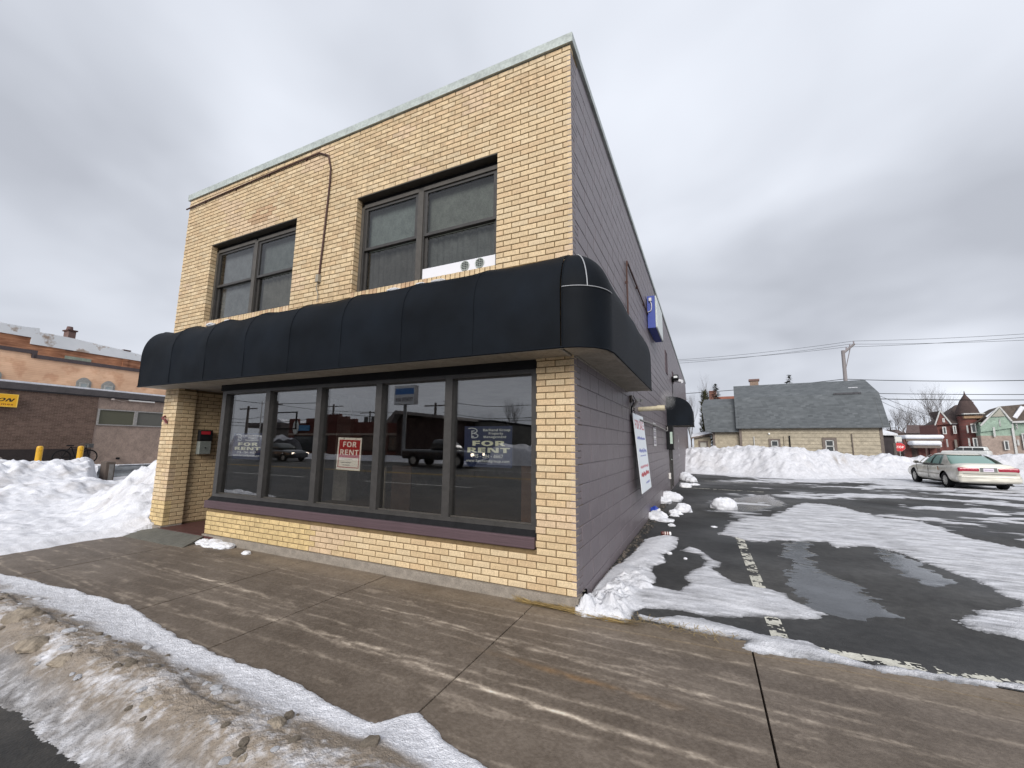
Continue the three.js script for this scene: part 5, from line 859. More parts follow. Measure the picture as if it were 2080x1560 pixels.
// ---------------------------------------------------------------- behind the car park
M.shingle = std({ color: lin(1, 1, 1), roughness: 0.92, map: rep(dtex(512, 512, (x, y) => { const row = Math.floor(y / 16), k = Math.floor(((x + row * 37) % 512) / 32), t = (at(NC, k * 53 + row * 131, row * 71 + 9) - 0.5) * 30 + (at(NA, x, y) - 0.5) * 20 - ((y % 16) < 3 ? 12 : 0); return [86 + t, 90 + t, 93 + t]; }), 0.22), bumpMap: rep(TX.bump, 0.8), bumpScale: 0.01 });
M.shingleBrown = std({ color: lin(0.62, 0.56, 0.52), roughness: 0.92, map: rep(TX.grain, 0.3) });
M.siding = worn(lin(0.50, 0.435, 0.325), 0.75, 0.7, 0.001);
M.brownTrim = worn(lin(0.20, 0.16, 0.135), 0.7, 1);
M.whiteTrim = worn(lin(0.66, 0.66, 0.64), 0.6, 1);
M.paneDark = std({ color: lin(0.055, 0.06, 0.062), roughness: 0.08 });
const onPlane = (group) => (u, v) => { const n = V(0, 0, 1).applyAxisAngle(V(0, 1, 0), group.rotation.y), d = ray(u, v), t = group.position.clone().sub(CAM).dot(n) / d.dot(n); return group.worldToLocal(CAM.clone().addScaledVector(d, t)); };
function wallWindow(parent, L, u0, v0, u1, v1, fm, opt = {}) {
  const a = L(u0, v0), b = L(u1, v1), w = part('window', parent), t = opt.t || 0.1, x0 = Math.min(a.x, b.x), x1 = Math.max(a.x, b.x), y0 = Math.min(a.y, b.y), y1 = Math.max(a.y, b.y), z = opt.z || 0;
  mesh('window_frame', B().mm(x0, y0, z, x0 + t, y1, z + 0.07).mm(x1 - t, y0, z, x1, y1, z + 0.07).mm(x0 + t, y1 - t, z, x1 - t, y1, z + 0.07).mm(x0 + t, y0, z, x1 - t, y0 + t, z + 0.07), fm, w);
  mesh('pane', B().mm(x0 + t, y0 + t, z + 0.005, x1 - t, y1 - t, z + 0.03), opt.pane || M.paneDark, w);
  if (opt.inner) { const q = opt.inner; mesh('sash', B().mm(x0 + t, y0 + t, z + 0.03, x0 + t + q, y1 - t, z + 0.06).mm(x1 - t - q, y0 + t, z + 0.03, x1 - t, y1 - t, z + 0.06).mm(x0 + t, y1 - t - q, z + 0.03, x1 - t, y1 - t, z + 0.06).mm(x0 + t, y0 + t, z + 0.03, x1 - t, y0 + t + q, z + 0.06).mm(x0 + t, (y0 + y1) / 2 - q / 2, z + 0.03, x1 - t, (y0 + y1) / 2 + q / 2, z + 0.06), M.whiteTrim, w); }
  return w;
}
{
  const h = thing('gambrel_house', 'beige clapboard house with a broad grey shingled gambrel roof behind the snow', 'house', [7.6, 0, -31], -0.06); h.updateMatrixWorld(true); const L = onPlane(h);
  const xl = L(1503, 870).x - 0.05, xr = L(1790, 862).x, ye = (L(1503, 871).y + L(1790, 862).y) / 2, xa = L(1447, 872).x;
  mesh('wall_core', B().mm(xl, -0.4, -9, xr, ye + 0.3, -0.02), M.siding, h);
  for (let y = -0.1; y < ye; y += 0.255) { const b = B(); b.quad(V(xl, y, 0.036), V(xr, y, 0.036), V(xr, y + 0.26, 0.002), V(xl, y + 0.26, 0.002)); b.quad(V(xl, y, -0.01), V(xr, y, -0.01), V(xr, y, 0.036), V(xl, y, 0.036)); mesh('siding_board', b, M.siding, h); }
  mesh('corner_board', B().mm(xl - 0.02, -0.2, -0.02, xl + 0.14, ye, 0.05), M.brownTrim, h); mesh('corner_board', B().mm(xr - 0.14, -0.2, -0.02, xr + 0.02, ye, 0.05), M.brownTrim, h);
  // roof: steep lower slope, flatter upper slope
  const rf = part('roof', h), yk = L(1490, 812).y + 0.25, yt = (L(1492, 797).y + L(1752, 780).y) / 2 + 0.9, z1 = 0.35, z2 = -1.15, z3 = -4.2;
  const sl = (x0, x1, a, b, nm) => { const q = B(), [za, ya] = a, [zb, yb] = b; q.quad(V(x0, ya, za), V(x1, ya, za), V(x1, yb, zb), V(x0, yb, zb)); q.quad(V(x0, ya - 0.06, za), V(x1, ya - 0.06, za), V(x1, ya, za), V(x0, ya, za)); q.quad(V(x1, ya - 0.06, za), V(x1, yb - 0.06, zb), V(x1, yb, zb), V(x1, ya, za)); const g = q.done(), u = g.attributes.uv, p = g.attributes.position; for (let i = 0; i < u.count; i++) u.setXY(i, p.getX(i), p.getY(i) - p.getZ(i) * 0.5); mesh(nm, g, M.shingle, rf); };
  sl(xl - 0.2, xr + 0.35, [z1, ye - 0.05], [z2, yk], 'lower_slope'); sl(xl - 0.2, xr + 0.35, [z2, yk], [z3, yt], 'upper_slope'); sl(xl - 0.2, xr + 0.35, [z3 * 2 - z2, yk], [z3, yt], 'back_slope');
  { const b = B(); const P = [[z1, ye], [z2, yk], [z3, yt], [z3 * 2 - z2, yk], [-8.8, ye]]; const s = new THREE.Shape(P.map(([z, y]) => new THREE.Vector2(-z, y))); const g = new THREE.ShapeGeometry(s); g.rotateY(Math.PI / 2); g.translate(xr, 0, 0); mesh('gable_wall', g, std({ color: lin(0.45, 0.39, 0.29), roughness: 0.8, side: THREE.DoubleSide }), h); const g2 = g.clone(); g2.translate(xl - xr, 0, 0); mesh('gable_wall', g2, std({ color: lin(0.45, 0.39, 0.29), roughness: 0.8, side: THREE.DoubleSide }), h); }
  { // missing shingle strips
    const a = L(1700, 803), b2 = L(1758, 798); mesh('bare_strip', B().box((a.x + b2.x) / 2, yk + 0.02, z2 + 0.06, b2.x - a.x, 0.12, 0.05), worn(lin(0.10, 0.10, 0.11), 0.9), rf); const c = L(1737, 789), d = L(1757, 788); mesh('snow_sliver', B().box((c.x + d.x) / 2, yk + 0.5, z2 - 0.72, d.x - c.x, 0.04, 0.05), M.snowPlain, rf); }
  wallWindow(h, L, 1561, 891, 1587, 922, M.brownTrim, { t: 0.13, inner: 0.06, z: 0.02 }); wallWindow(h, L, 1669, 889, 1702, 924, M.brownTrim, { t: 0.16, inner: 0.07, z: 0.02 });
  const pv = (u, v0, v1, r, m) => { const a = L(u, v0), b = L(u, v1); mesh('vent_pipe', B().rod(V(a.x, a.y, 0.09), V(a.x, b.y - 0.6, 0.09), r), m, h); }; pv(1603, 885, 912, 0.045, M.black); pv(1531, 887, 905, 0.04, M.whiteTrim); pv(1592, 886, 905, 0.03, M.siding); pv(1729, 881, 910, 0.03, M.brownTrim);
  mesh('wall_lamp', new THREE.SphereGeometry(0.07, 10, 8).translate(L(1562, 881).x, L(1562, 881).y, 0.08), paint(lin(0.85, 0.85, 0.82), 0.4), h);
  // lower wing at its left
  const wg = part('wing', h), yw = L(1460, 873).y - 0.06, yr = L(1440, 822).y; 
  mesh('wing_wall', B().mm(xa, -0.4, -8, xl, yw + 0.3, -0.42), M.siding, wg);
  for (let y = -0.1; y < yw; y += 0.255) { const b = B(); b.quad(V(xa, y, -0.38), V(xl, y, -0.38), V(xl, y + 0.258, -0.4), V(xa, y + 0.258, -0.4)); b.quad(V(xa, y, -0.42), V(xl, y, -0.42), V(xl, y, -0.38), V(xa, y, -0.38)); mesh('siding_board', b, M.siding, wg); }
  { const q = B(); q.quad(V(xa - 0.5, yw - 0.05, 0.0), V(xl, yw - 0.05, 0.0), V(xl - 0.15, yr, -1.4), V(xa - 0.75, yr, -1.4)); q.quad(V(xa - 0.75, yr, -1.4), V(xl - 0.15, yr, -1.4), V(xl, yr + 0.8, -4), V(xa - 0.7, yr + 0.8, -4)); q.quad(V(xa - 0.5, yw - 0.12, 0), V(xl, yw - 0.12, 0), V(xl, yw - 0.05, 0), V(xa - 0.5, yw - 0.05, 0)); const g = q.done(), u = g.attributes.uv, p = g.attributes.position; for (let i = 0; i < u.count; i++) u.setXY(i, p.getX(i), p.getY(i) - p.getZ(i) * 0.5); mesh('wing_roof', g, M.shingle, wg); }
  mesh('corner_board', B().mm(xa - 0.02, -0.2, -0.44, xa + 0.14, yw, -0.36), M.brownTrim, wg);
}
{ // lean-to shed at the far left of it
  const s = thing('lean_to_shed', 'tiny beige lean-to with snow on its roof beyond the shop wall', 'shed', [0.95, 0, -32.6], 0.0);
  mesh('wall', B().mm(-0.6, -0.3, -2, 0.62, 2.22, 0), M.siding, s); mesh('roof', (() => { const b = B(); b.quad(V(-0.8, 2.18, 0.25), V(0.75, 2.5, 0.25), V(0.75, 2.7, -2.1), V(-0.8, 2.4, -2.1)); b.quad(V(-0.8, 2.05, 0.25), V(0.75, 2.36, 0.25), V(0.75, 2.5, 0.25), V(-0.8, 2.18, 0.25)); return b; })(), M.brownTrim, s); mesh('roof_snow', (() => { const b = B(); b.quad(V(-0.78, 2.21, 0.22), V(0.7, 2.52, 0.22), V(0.7, 2.78, -2), V(-0.78, 2.5, -2)); b.quad(V(-0.78, 2.17, 0.23), V(0.7, 2.48, 0.23), V(0.7, 2.52, 0.22), V(-0.78, 2.21, 0.22)); return b; })(), M.snowPlain, s);
  const w = part('window', s); mesh('window_frame', B().mm(-0.28, 0.6, 0, -0.14, 1.92, 0.05).mm(0.3, 0.6, 0, 0.44, 1.92, 0.05).mm(-0.14, 1.78, 0, 0.3, 1.92, 0.05), M.brownTrim, w); mesh('pane', B().mm(-0.14, 0.6, 0.005, 0.3, 1.78, 0.02), std({ color: lin(0.36, 0.35, 0.31), roughness: 0.3 }), w);
}
// trees
function bareTree(name, label, base, height, sd, m, o = {}) {
  const t = thing(name, label, 'tree', base, 0, o.group); seed = sd; const trunk = B(), crown = B();
  const grow = (p, d, len, r, lvl) => {
    const q = p.clone().addScaledVector(d, len), rt = r * 0.68; (lvl < 2 ? trunk : crown).rod(p, q, r, rt, lvl < 2 ? 7 : 3);
    if (lvl >= (o.lv ?? 6)) return; const n = lvl === 0 ? 4 : lvl < 3 ? 3 : 2 + (rnd() < 0.5 ? 1 : 0);
    for (let i = 0; i < n; i++) { const a = rnd() * 6.283, s = rr(0.28, 0.75) * (o.spread ?? 1), e = V(Math.cos(a) * s, rr(0.35, 0.75), Math.sin(a) * s); const dd = d.clone().multiplyScalar(0.75).add(e.multiplyScalar(0.9)).normalize(); const at0 = p.clone().addScaledVector(d, len * (i === 0 ? 1 : rr(0.45, 1))); grow(at0, dd, len * rr(0.62, 0.85), rt * rr(0.62, 0.85), lvl + 1); }
  };
  grow(V(0, 0, 0), V(rr(-0.06, 0.06), 1, rr(-0.06, 0.06)).normalize(), height * 0.26, height * (o.thick ?? 0.018), 0);
  mesh('trunk', trunk, m, t); mesh('crown', crown, m, t); return t;
}
M.bark = worn(lin(0.17, 0.148, 0.138), 0.95, 2, 0.01);
function conifer(name, label, base, height, rad, sd, c, o = {}) {
  const t = thing(name, label, 'tree', base, 0, o.group); seed = sd; mesh('trunk', B().rod(V(0, 0, 0), V(0, height * 0.97, 0), rad * 0.12, 0.02, 6), M.bark, t); const b = B(), n = o.n ?? 1400;
  for (let i = 0; i < n; i++) { const k = Math.pow(rnd(), 0.75), y = height * (1 - k * 0.93), R = rad * (o.col ? Math.pow(k, 0.45) * (1 - 0.25 * k) : k) * (0.72 + 0.42 * Math.abs(Math.sin(y * (o.tier ?? 5)))), a = rnd() * 6.283, r = R * Math.sqrt(rr(0.15, 1)), p = V(Math.cos(a) * r, y - r * (o.col ? -0.1 : 0.22), Math.sin(a) * r); const out = V(Math.cos(a + rr(-0.5, 0.5)), o.col ? rr(0.4, 1.2) : rr(-0.45, 0.2), Math.sin(a + rr(-0.5, 0.5))).normalize(), len = rr(0.14, 0.32) * height / 9 + 0.05, side = V(-out.z, rr(-0.4, 0.4), out.x).normalize().multiplyScalar(len * 0.26); const s = rr(0.6, 1.25); b.color(lin(c[0] * s, c[1] * s, c[2] * s)); const q = p.clone().addScaledVector(out, len); b.quad(p.clone().sub(side), p.clone().add(side), q.clone().addScaledVector(side, 0.3), q.clone().addScaledVector(side, -0.3)); }
  mesh('crown', b, std({ vertexColors: true, color: 0xffffff, roughness: 0.9, side: THREE.DoubleSide }), t); return t;
}
conifer('cedar_tree', 'columnar brownish green cedar between the shop wall and beige house', [1.35, 0, -38], 6.6, 0.75, 31, [0.075, 0.075, 0.032], { col: true, n: 2200 });
bareTree('bare_tree', 'slender pale leafless tree rising behind the cedar', [1.1, 0, -45], 10.2, 12, M.bark, { spread: 0.65, thick: 0.011, lv: 6 });
bareTree('bare_tree', 'small pale leafless tree close to the back corner of the shop', [-0.2, 0, -47], 8.6, 17, M.bark, { spread: 0.7, thick: 0.010, lv: 6 });
conifer('spruce_tree', 'dark spruce behind the wing of the beige house', [2.3, 0, -40], 7.5, 1.6, 43, [0.045, 0.05, 0.04], { n: 1600 });
conifer('spruce_tree', 'spruce tip showing above the grey gambrel roof', hit(1614, 900, 'z', -60).setY(0).toArray(), 10.9, 2.2, 47, [0.06, 0.065, 0.055], { n: 1500 });
{ // red roofed house and its chimney behind the beige house
  const h = thing('red_roof_house', 'house with a rusty red roof and brick chimney half hidden behind the gambrel house', 'house', [3.3, 0, -46], -0.06); h.updateMatrixWorld(true); const L = onPlane(h);
  const a = L(1442, 815), b = L(1490, 800), c = L(1532, 770), d = L(1565, 787);
  mesh('wall', B().mm(a.x, 0, -6, d.x + 1.5, a.y - 0.1, -1), worn(lin(0.2, 0.12, 0.1), 0.9, 0.5), h);
  mesh('roof', (() => { const q = B(); q.quad(V(a.x - 0.1, a.y - 0.6, 0), V(d.x + 1.4, a.y - 0.6, 0), V(d.x + 1, b.y, -2.4), V(a.x + 0.1, b.y, -2.4)); return q; })(), worn(lin(0.33, 0.12, 0.075), 0.9, 0.4), h);
  mesh('dormer_roof', B().prism([[L(1520, 795).x, L(1520, 795).y], [d.x + 1, d.y - 0.4], [L(1545, 783).x, L(1545, 783).y]], -0.6, 0.2), worn(lin(0.12, 0.05, 0.05), 0.9, 0.5), h);
  const ck = part('chimney', h); mesh('stack', B().mm(c.x - 0.42, a.y - 1, -0.7, c.x + 0.36, c.y - 0.2, 0), worn(lin(0.36, 0.26, 0.20), 0.9, 1.5, 0.01), ck); mesh('cap', B().mm(c.x - 0.52, c.y - 0.2, -0.8, c.x + 0.46, c.y, 0.1), worn(lin(0.26, 0.16, 0.14), 0.9, 1.5), ck);
  const c2 = L(1446, 792); const ck2 = part('chimney', h); mesh('stack', B().mm(c2.x - 0.35, a.y - 0.8, -1.5, c2.x + 0.4, c2.y, -0.8), worn(lin(0.30, 0.13, 0.095), 0.9, 1.5), ck2);
}
// utility pole and wires
const wires = [];
{
  const base = hit(1716, 785, 'z', -42), top = hit(1712, 712, 'z', -42), p = thing('utility_pole', 'grey wooden utility pole with one slanting crossarm above the gambrel roof', 'utility pole', [base.x, 0, -42]);
  mesh('pole', B().rod(V(0, 0, 0), V(top.x - base.x, top.y, 0), 0.19, 0.14, 12, true), worn(lin(0.33, 0.30, 0.30), 0.9, 1.5, 0.004), p);
  const e = hit(1735, 699, 'z', -43).sub(V(base.x, 0, -42)), s = V(top.x - base.x, top.y - 0.25, 0);
  mesh('crossarm', B().rod(s, e, 0.11, 0.10, 6, true), worn(lin(0.33, 0.30, 0.30), 0.9, 2), p); mesh('brace', B().rod(s.clone().setY(top.y - 2), s.clone().lerp(e, 0.66), 0.035), worn(lin(0.3, 0.27, 0.27), 0.9), p);
  for (const k of [0.3, 0.62, 0.97]) mesh('insulator', B().rod(s.clone().lerp(e, k), s.clone().lerp(e, k).add(V(0, 0.32, 0)), 0.06, 0.045, 8, true), worn(lin(0.3, 0.26, 0.28), 0.4), p);
  const wp = (k) => s.clone().lerp(e, k).add(V(base.x, 0.32, -42));
  const w = (name, label, pts, r = 0.018) => { const o = mesh(name, B().tube(pts, r, 5), M.black); tag(o, label, 'wire', /^(thin high|long level|slack)/.test(label) ? label : undefined); };
  const sag = (a, b, d, r) => { const o = []; for (let i = 0; i <= 8; i++) { const t = i / 8; o.push(a.clone().lerp(b, t).add(V(0, -d * 4 * t * (1 - t), 0))); } return o; };
  const LB = 'thin high wire carried on the slanting crossarm';
  const lf = [hit(1392, 727, 'z', -43), hit(1392, 731, 'z', -43), hit(1392, 724, 'z', -42)], rt = [hit(2150, 676, 'z', -41), hit(2150, 684, 'z', -42), hit(2150, 670, 'z', -42)];
  [0.3, 0.62, 0.97].forEach((k, i) => { w('overhead_wire', LB, sag(lf[i].clone().add(lf[i].clone().sub(wp(k)).multiplyScalar(0.5)), wp(k), 0.35), 0.014); w('overhead_wire', LB, sag(wp(k), rt[i].clone().add(rt[i].clone().sub(wp(k)).multiplyScalar(0.3)), 0.2), 0.014); });
  const mid = V(base.x, hit(1716, 770, 'z', -42).y, -42);
  w('overhead_wire', 'cable from the pole down past the brick chimney towards the shop', sag(hit(1380, 800, 'z', -42), mid, 0.12), 0.028); w('overhead_wire', 'cable from the pole out over the red brick turret', sag(mid, hit(2150, 771, 'z', -42), 0.15), 0.028);
  w('overhead_wire', 'long level wire crossing just above the turret tip', sag(hit(1770, 799, 'z', -44), hit(2150, 801, 'z', -44), 0.05), 0.026); w('overhead_wire', 'long level wire crossing just above the turret tip', sag(hit(1772, 810, 'z', -44), hit(2150, 812, 'z', -44), 0.06), 0.034);
  w('overhead_wire', 'slack service wire dropping towards the red brick house', sag(mid, hit(1900, 848, 'z', -60), 0.2), 0.018); w('overhead_wire', 'slack service wire dropping towards the red brick house', sag(hit(1770, 805, 'z', -42), hit(1890, 850, 'z', -62), 0.3), 0.016);
}
// far houses across the back street
M.redBrick = std({ color: lin(0.78, 0.74, 0.74), roughness: 0.9, map: rep(brickTex(112, 68, 62, 104, 76, 70, 26), 0.5) });
{
  const Z = -90, h = thing('red_brick_house', 'red brick Victorian house with a conical corner turret', 'house', [36, 0, Z], -0.1); h.updateMatrixWorld(true); const L = onPlane(h);
  const q = (u, v) => L(u, v), gl = q(1903, 864), gr = q(1990, 862), eave = q(1950, 861).y, base = -0.3;
  mesh('wall', B().mm(gl.x, base, -9, q(1992, 880).x, eave, 0), M.redBrick, h);
  mesh('turret', (() => { const a = q(1944, 862).x, b = q(1988, 862).x, r = (b - a) / 2 * 1.05, g = new THREE.CylinderGeometry(r, r, q(1965, 846).y - base, 8, 1); g.rotateY(Math.PI / 8); g.translate((a + b) / 2, (q(1965, 846).y + base) / 2, 0.4); return g; })(), M.redBrick, h);
  const tx = (q(1944, 862).x + q(1988, 862).x) / 2, ty = q(1965, 845).y;
  const rf = part('roof', h);
  mesh('main_roof', (() => { const b = B(), x0 = q(1908, 840).x, x1 = q(2018, 840).x, yr = q(1980, 818).y; b.quad(V(x0, eave, 0.6), V(x1, eave, 0.6), V(q(1985, 815).x, yr, -4), V(q(1960, 815).x, yr, -4)); b.quad(V(x1, eave, 0.6), V(x1, eave, -9), V(q(1985, 815).x, yr, -4.1), V(q(1985, 815).x, yr, -4)); b.quad(V(x0, eave, -9), V(x0, eave, 0.6), V(q(1960, 815).x, yr, -4), V(q(1960, 815).x, yr, -4.1)); return b; })(), worn(lin(0.095, 0.066, 0.058), 0.9, 0.3), rf);
  mesh('turret_roof', new THREE.LatheGeometry([[q(1990, 845).x - tx, ty + 0.15], [q(1984, 832).x - tx, ty + 1.1], [q(1972, 815).x - tx, q(1960, 815).y], [0.12, q(1960, 802).y], [0.05, q(1960, 797).y + 0.1]].map(([x, y]) => new THREE.Vector2(Math.max(0.02, x), y)), 8).translate(tx, 0, 0.4), worn(lin(0.085, 0.055, 0.05), 0.9, 0.3), rf);
  mesh('finial', B().rod(V(tx, q(1960, 799).y, 0.4), V(tx, q(1960, 795).y, 0.4), 0.09, 0.05), M.brownTrim, rf);
  const ck = part('chimney', h); { const a = q(1974, 815), b = q(1986, 830); mesh('stack', B().mm(a.x, b.y - 1, -2.4, b.x, a.y, -1.2), M.redBrick, ck); }
  mesh('porch_band', B().mm(q(1948, 845).x, q(1960, 851).y, 0.7, q(1986, 845).x, q(1960, 846).y, 1.9), worn(lin(0.42, 0.27, 0.16), 0.8), h); mesh('turret_eave', B().mm(q(1946, 845).x, q(1965, 843).y, 0.3, q(1988, 845).x, q(1965, 841).y, 2.3), M.whiteTrim, h);
  { const b = B(), A = q(1900, 864), T = q(1907, 836), C = q(1926, 862); b.prism([[A.x, A.y], [C.x, C.y], [T.x, T.y]], 0, 0.5); mesh('gable', b, M.redBrick, h); mesh('gable_trim', B().rod(V(A.x - 0.2, A.y, 0.55), V(T.x, T.y + 0.1, 0.55), 0.1).rod(V(C.x + 0.2, C.y, 0.55), V(T.x, T.y + 0.1, 0.55), 0.13), M.whiteTrim, h); mesh('gable_roof', (() => { const d = B(); d.quad(V(C.x + 0.3, C.y - 0.1, 0.6), V(C.x + 0.3, C.y - 0.1, -5), V(T.x, T.y + 0.1, -5), V(T.x, T.y + 0.1, 0.6)); return d; })(), worn(lin(0.10, 0.07, 0.06), 0.9, 0.3), rf); }
  for (const [a, b2, c, d] of [[1911, 867, 1921, 882], [1932, 865, 1941, 881], [1949, 865, 1954, 880], [1957, 862, 1970, 880], [1976, 863, 1984, 879], [1905, 892, 1911, 908], [1919, 892, 1924, 908], [1953, 890, 1957, 908], [1961, 890, 1973, 909], [1979, 891, 1988, 909], [1911, 850, 1917, 858]]) wallWindow(h, L, a, b2, c, d, M.whiteTrim, { t: 0.13, z: (a > 1944 && a < 1990) ? 2.55 : 0.52 });
  { const dr = part('door', h), a = q(1936, 893), b = q(1944, 915); mesh('door_leaf', B().mm(a.x, base, 0.3, b.x, a.y, 0.5), worn(lin(0.25, 0.22, 0.19), 0.7), dr); mesh('knob', new THREE.SphereGeometry(0.09, 8, 6).translate(b.x - 0.25, a.y - 1.6, 0.55), M.black, dr); }
}
{
  const h = thing('green_house', 'pale green clapboard house with brick lower wall and steep cross gable', 'house', [44, 0, -86], -0.1); h.updateMatrixWorld(true); const q = onPlane(h);
  const A = q(1989, 865), T = q(2027, 828), C = q(2052, 856), y1 = q(2020, 885).y, gm = worn(lin(0.36, 0.48, 0.385), 0.8, 0.4), bm = worn(lin(0.42, 0.33, 0.28), 0.9, 0.4);
  mesh('wall', B().mm(A.x, y1, -9, C.x + 9, C.y - 0.1, 0), gm, h); mesh('lower_wall', B().mm(A.x - 0.02, -0.3, -9, C.x + 9, y1, 0.06), bm, h);
  mesh('gable', B().prism([[A.x, A.y - 1], [C.x, C.y - 1], [C.x, C.y], [T.x, T.y], [A.x, A.y]], 0, 0.3), gm, h);
  mesh('gable_screen', B().prism([[q(2011, 845).x, q(2011, 847).y], [q(2038, 845).x, q(2038, 846).y], [T.x, T.y - 0.2]], 0.3, 0.5), worn(lin(0.46, 0.44, 0.37), 0.8), h);
  mesh('gable_trim', B().rod(V(A.x, A.y, 0.4), V(T.x, T.y + 0.1, 0.4), 0.14).rod(V(C.x, C.y, 0.4), V(T.x, T.y + 0.1, 0.4), 0.14), M.whiteTrim, h);
  mesh('roof', (() => { const b = B(), dk = 0; b.quad(V(C.x, C.y, 0.5), V(C.x + 10, C.y + 0.4, 0.5), V(C.x + 10, T.y + 1.4, -5), V(T.x, T.y + 0.15, 0.5)); b.quad(V(A.x - 0.8, A.y + 0.1, 0.4), V(T.x, T.y + 0.12, 0.4), V(T.x + 1, T.y + 0.1, -6), V(A.x - 0.8, A.y, -6)); return b; })(), worn(lin(0.15, 0.12, 0.10), 0.9, 0.3), h);
  mesh('roof_snow', B().box(q(2068, 836).x, q(2068, 836).y - 0.1, 0.1, 0.5, 2.0, 0.25, new THREE.Matrix4().makeRotationZ(-0.55)), M.snowPlain, h); mesh('eave_trim', B().mm(C.x, C.y - 0.25, 0.1, C.x + 10, C.y, 0.6), M.whiteTrim, h);
  for (const [a, b, c, d] of [[2014, 868, 2021, 887], [2026, 852, 2031, 866], [2061, 859, 2065, 872], [2036, 895, 2049, 914], [2063, 893, 2069, 905], [2072, 880, 2084, 912]]) wallWindow(h, q, a, b, c, d, M.whiteTrim, { t: 0.12, z: 0.3 });
  mesh('corner_board', B().box(q(2057, 880).x, 3, 0.12, 0.25, 6.2, 0.25), M.whiteTrim, h);
}
{ // snow covered porch roofs on brick piers in front of the red house
  const h = thing('snowy_porch', 'low pavilion with two snow laden flat roofs before the red brick house', 'pavilion', [30, 0, -72], -0.1); h.updateMatrixWorld(true); const q = onPlane(h);
  const roof = (u0, u1, v, th, z, nm) => { const a = q(u0, v), b = q(u1, v); mesh(nm + '_deck', B().mm(a.x, a.y - 0.45, -4, b.x, a.y - 0.1, z), M.brownTrim, h); const g = new RoundedBoxGeometry(b.x - a.x + 0.3, th, 4 + z + 0.3, 3, th * 0.45); g.translate((a.x + b.x) / 2, a.y - 0.1 + th / 2, (z - 4) / 2 + 0.1); mesh(nm + '_snow', g, M.snowPlain, h); };
  roof(1838, 1912, 890, 0.55, 0.5, 'upper'); roof(1845, 1898, 903, 0.6, 2.2, 'lower');
  for (const u of [1842, 1870, 1893]) { const a = q(u, 905); mesh('pier', B().mm(a.x - 0.35, -0.3, -0.4, a.x + 0.35, q(u, 893).y, 0.3), M.redBrick, h); }
  mesh('back_wall', B().mm(q(1845, 900).x, -0.3, -4, q(1900, 900).x, q(1845, 893).y, -3.8), worn(lin(0.2, 0.15, 0.13), 0.9), h);
}
{ // dull brown houses and trees filling the gap
  const h = thing('brown_house', 'brown hip roofed house far off between the gambrel house and red brick house', 'house', [26, 0, -105], 0.05); h.updateMatrixWorld(true); const q = onPlane(h);
  const a = q(1798, 880), b = q(1905, 880), r = q(1878, 862); mesh('wall', B().mm(a.x, -0.3, -8, b.x, a.y, 0), worn(lin(0.17, 0.12, 0.10), 0.9, 0.3), h); mesh('roof', (() => { const d = B(); d.quad(V(q(1838, 880).x, a.y, 0.3), V(b.x + 0.5, a.y, 0.3), V(r.x + 2, r.y, -3), V(q(1858, 865).x, r.y, -3)); d.quad(V(a.x, a.y, 0.2), V(q(1840, 880).x, a.y, 0.2), V(q(1838, 875).x, a.y + 0.8, -3), V(a.x, a.y + 0.8, -3)); return d; })(), worn(lin(0.13, 0.09, 0.085), 0.9, 0.3), h); wallWindow(h, q, 1816, 885, 1822, 900, M.whiteTrim, { t: 0.15 });
  const g = thing('dark_garage', 'dark garage with a snowy roof beside the gambrel house', 'garage', [14.6, 0, -42], -0.1); g.updateMatrixWorld(true); const p = onPlane(g); const e = p(1788, 877), f = p(1815, 880); mesh('wall', B().mm(e.x - 1, -0.3, -5, f.x, f.y, 0), worn(lin(0.06, 0.05, 0.055), 0.9, 0.5), g); mesh('roof_snow', (() => { const d = B(); d.quad(V(e.x - 1, f.y, 0.3), V(f.x + 0.2, f.y - 0.05, 0.3), V(f.x - 0.9, f.y + 0.75, -3), V(e.x - 1, f.y + 0.85, -3)); d.quad(V(e.x - 1, f.y - 0.15, 0.3), V(f.x + 0.2, f.y - 0.2, 0.3), V(f.x + 0.2, f.y - 0.05, 0.3), V(e.x - 1, f.y, 0.3)); return d; })(), M.snowPlain, g); mesh('post', B().rod(V(f.x - 0.3, -0.3, 1.2), V(f.x - 0.3, 1.9, 1.2), 0.12), M.bark, g);
}
conifer('spruce_tree', 'dark shaggy spruce beside the dark garage', hit(1812, 900, 'z', -48).setY(0).toArray(), 4.2, 1.6, 53, [0.035, 0.032, 0.028], { n: 900 });
[[1795, -120, 13, 3], [1830, -125, 15, 4], [1860, -118, 14, 5], [1892, -130, 20, 6], [1925, -140, 22, 7], [1780, -128, 12, 8], [1848, -135, 16, 9], [1878, -122, 15, 10]].forEach(([u, z, ht, sd]) => bareTree('bare_tree', 'leafless brown tree in the row far behind the red brick house', hit(u, 900, 'z', z).setY(0).toArray(), ht, sd * 31, M.bark, { spread: 1.15, thick: 0.012, lv: 6, group: 'leafless trees on the skyline' }));
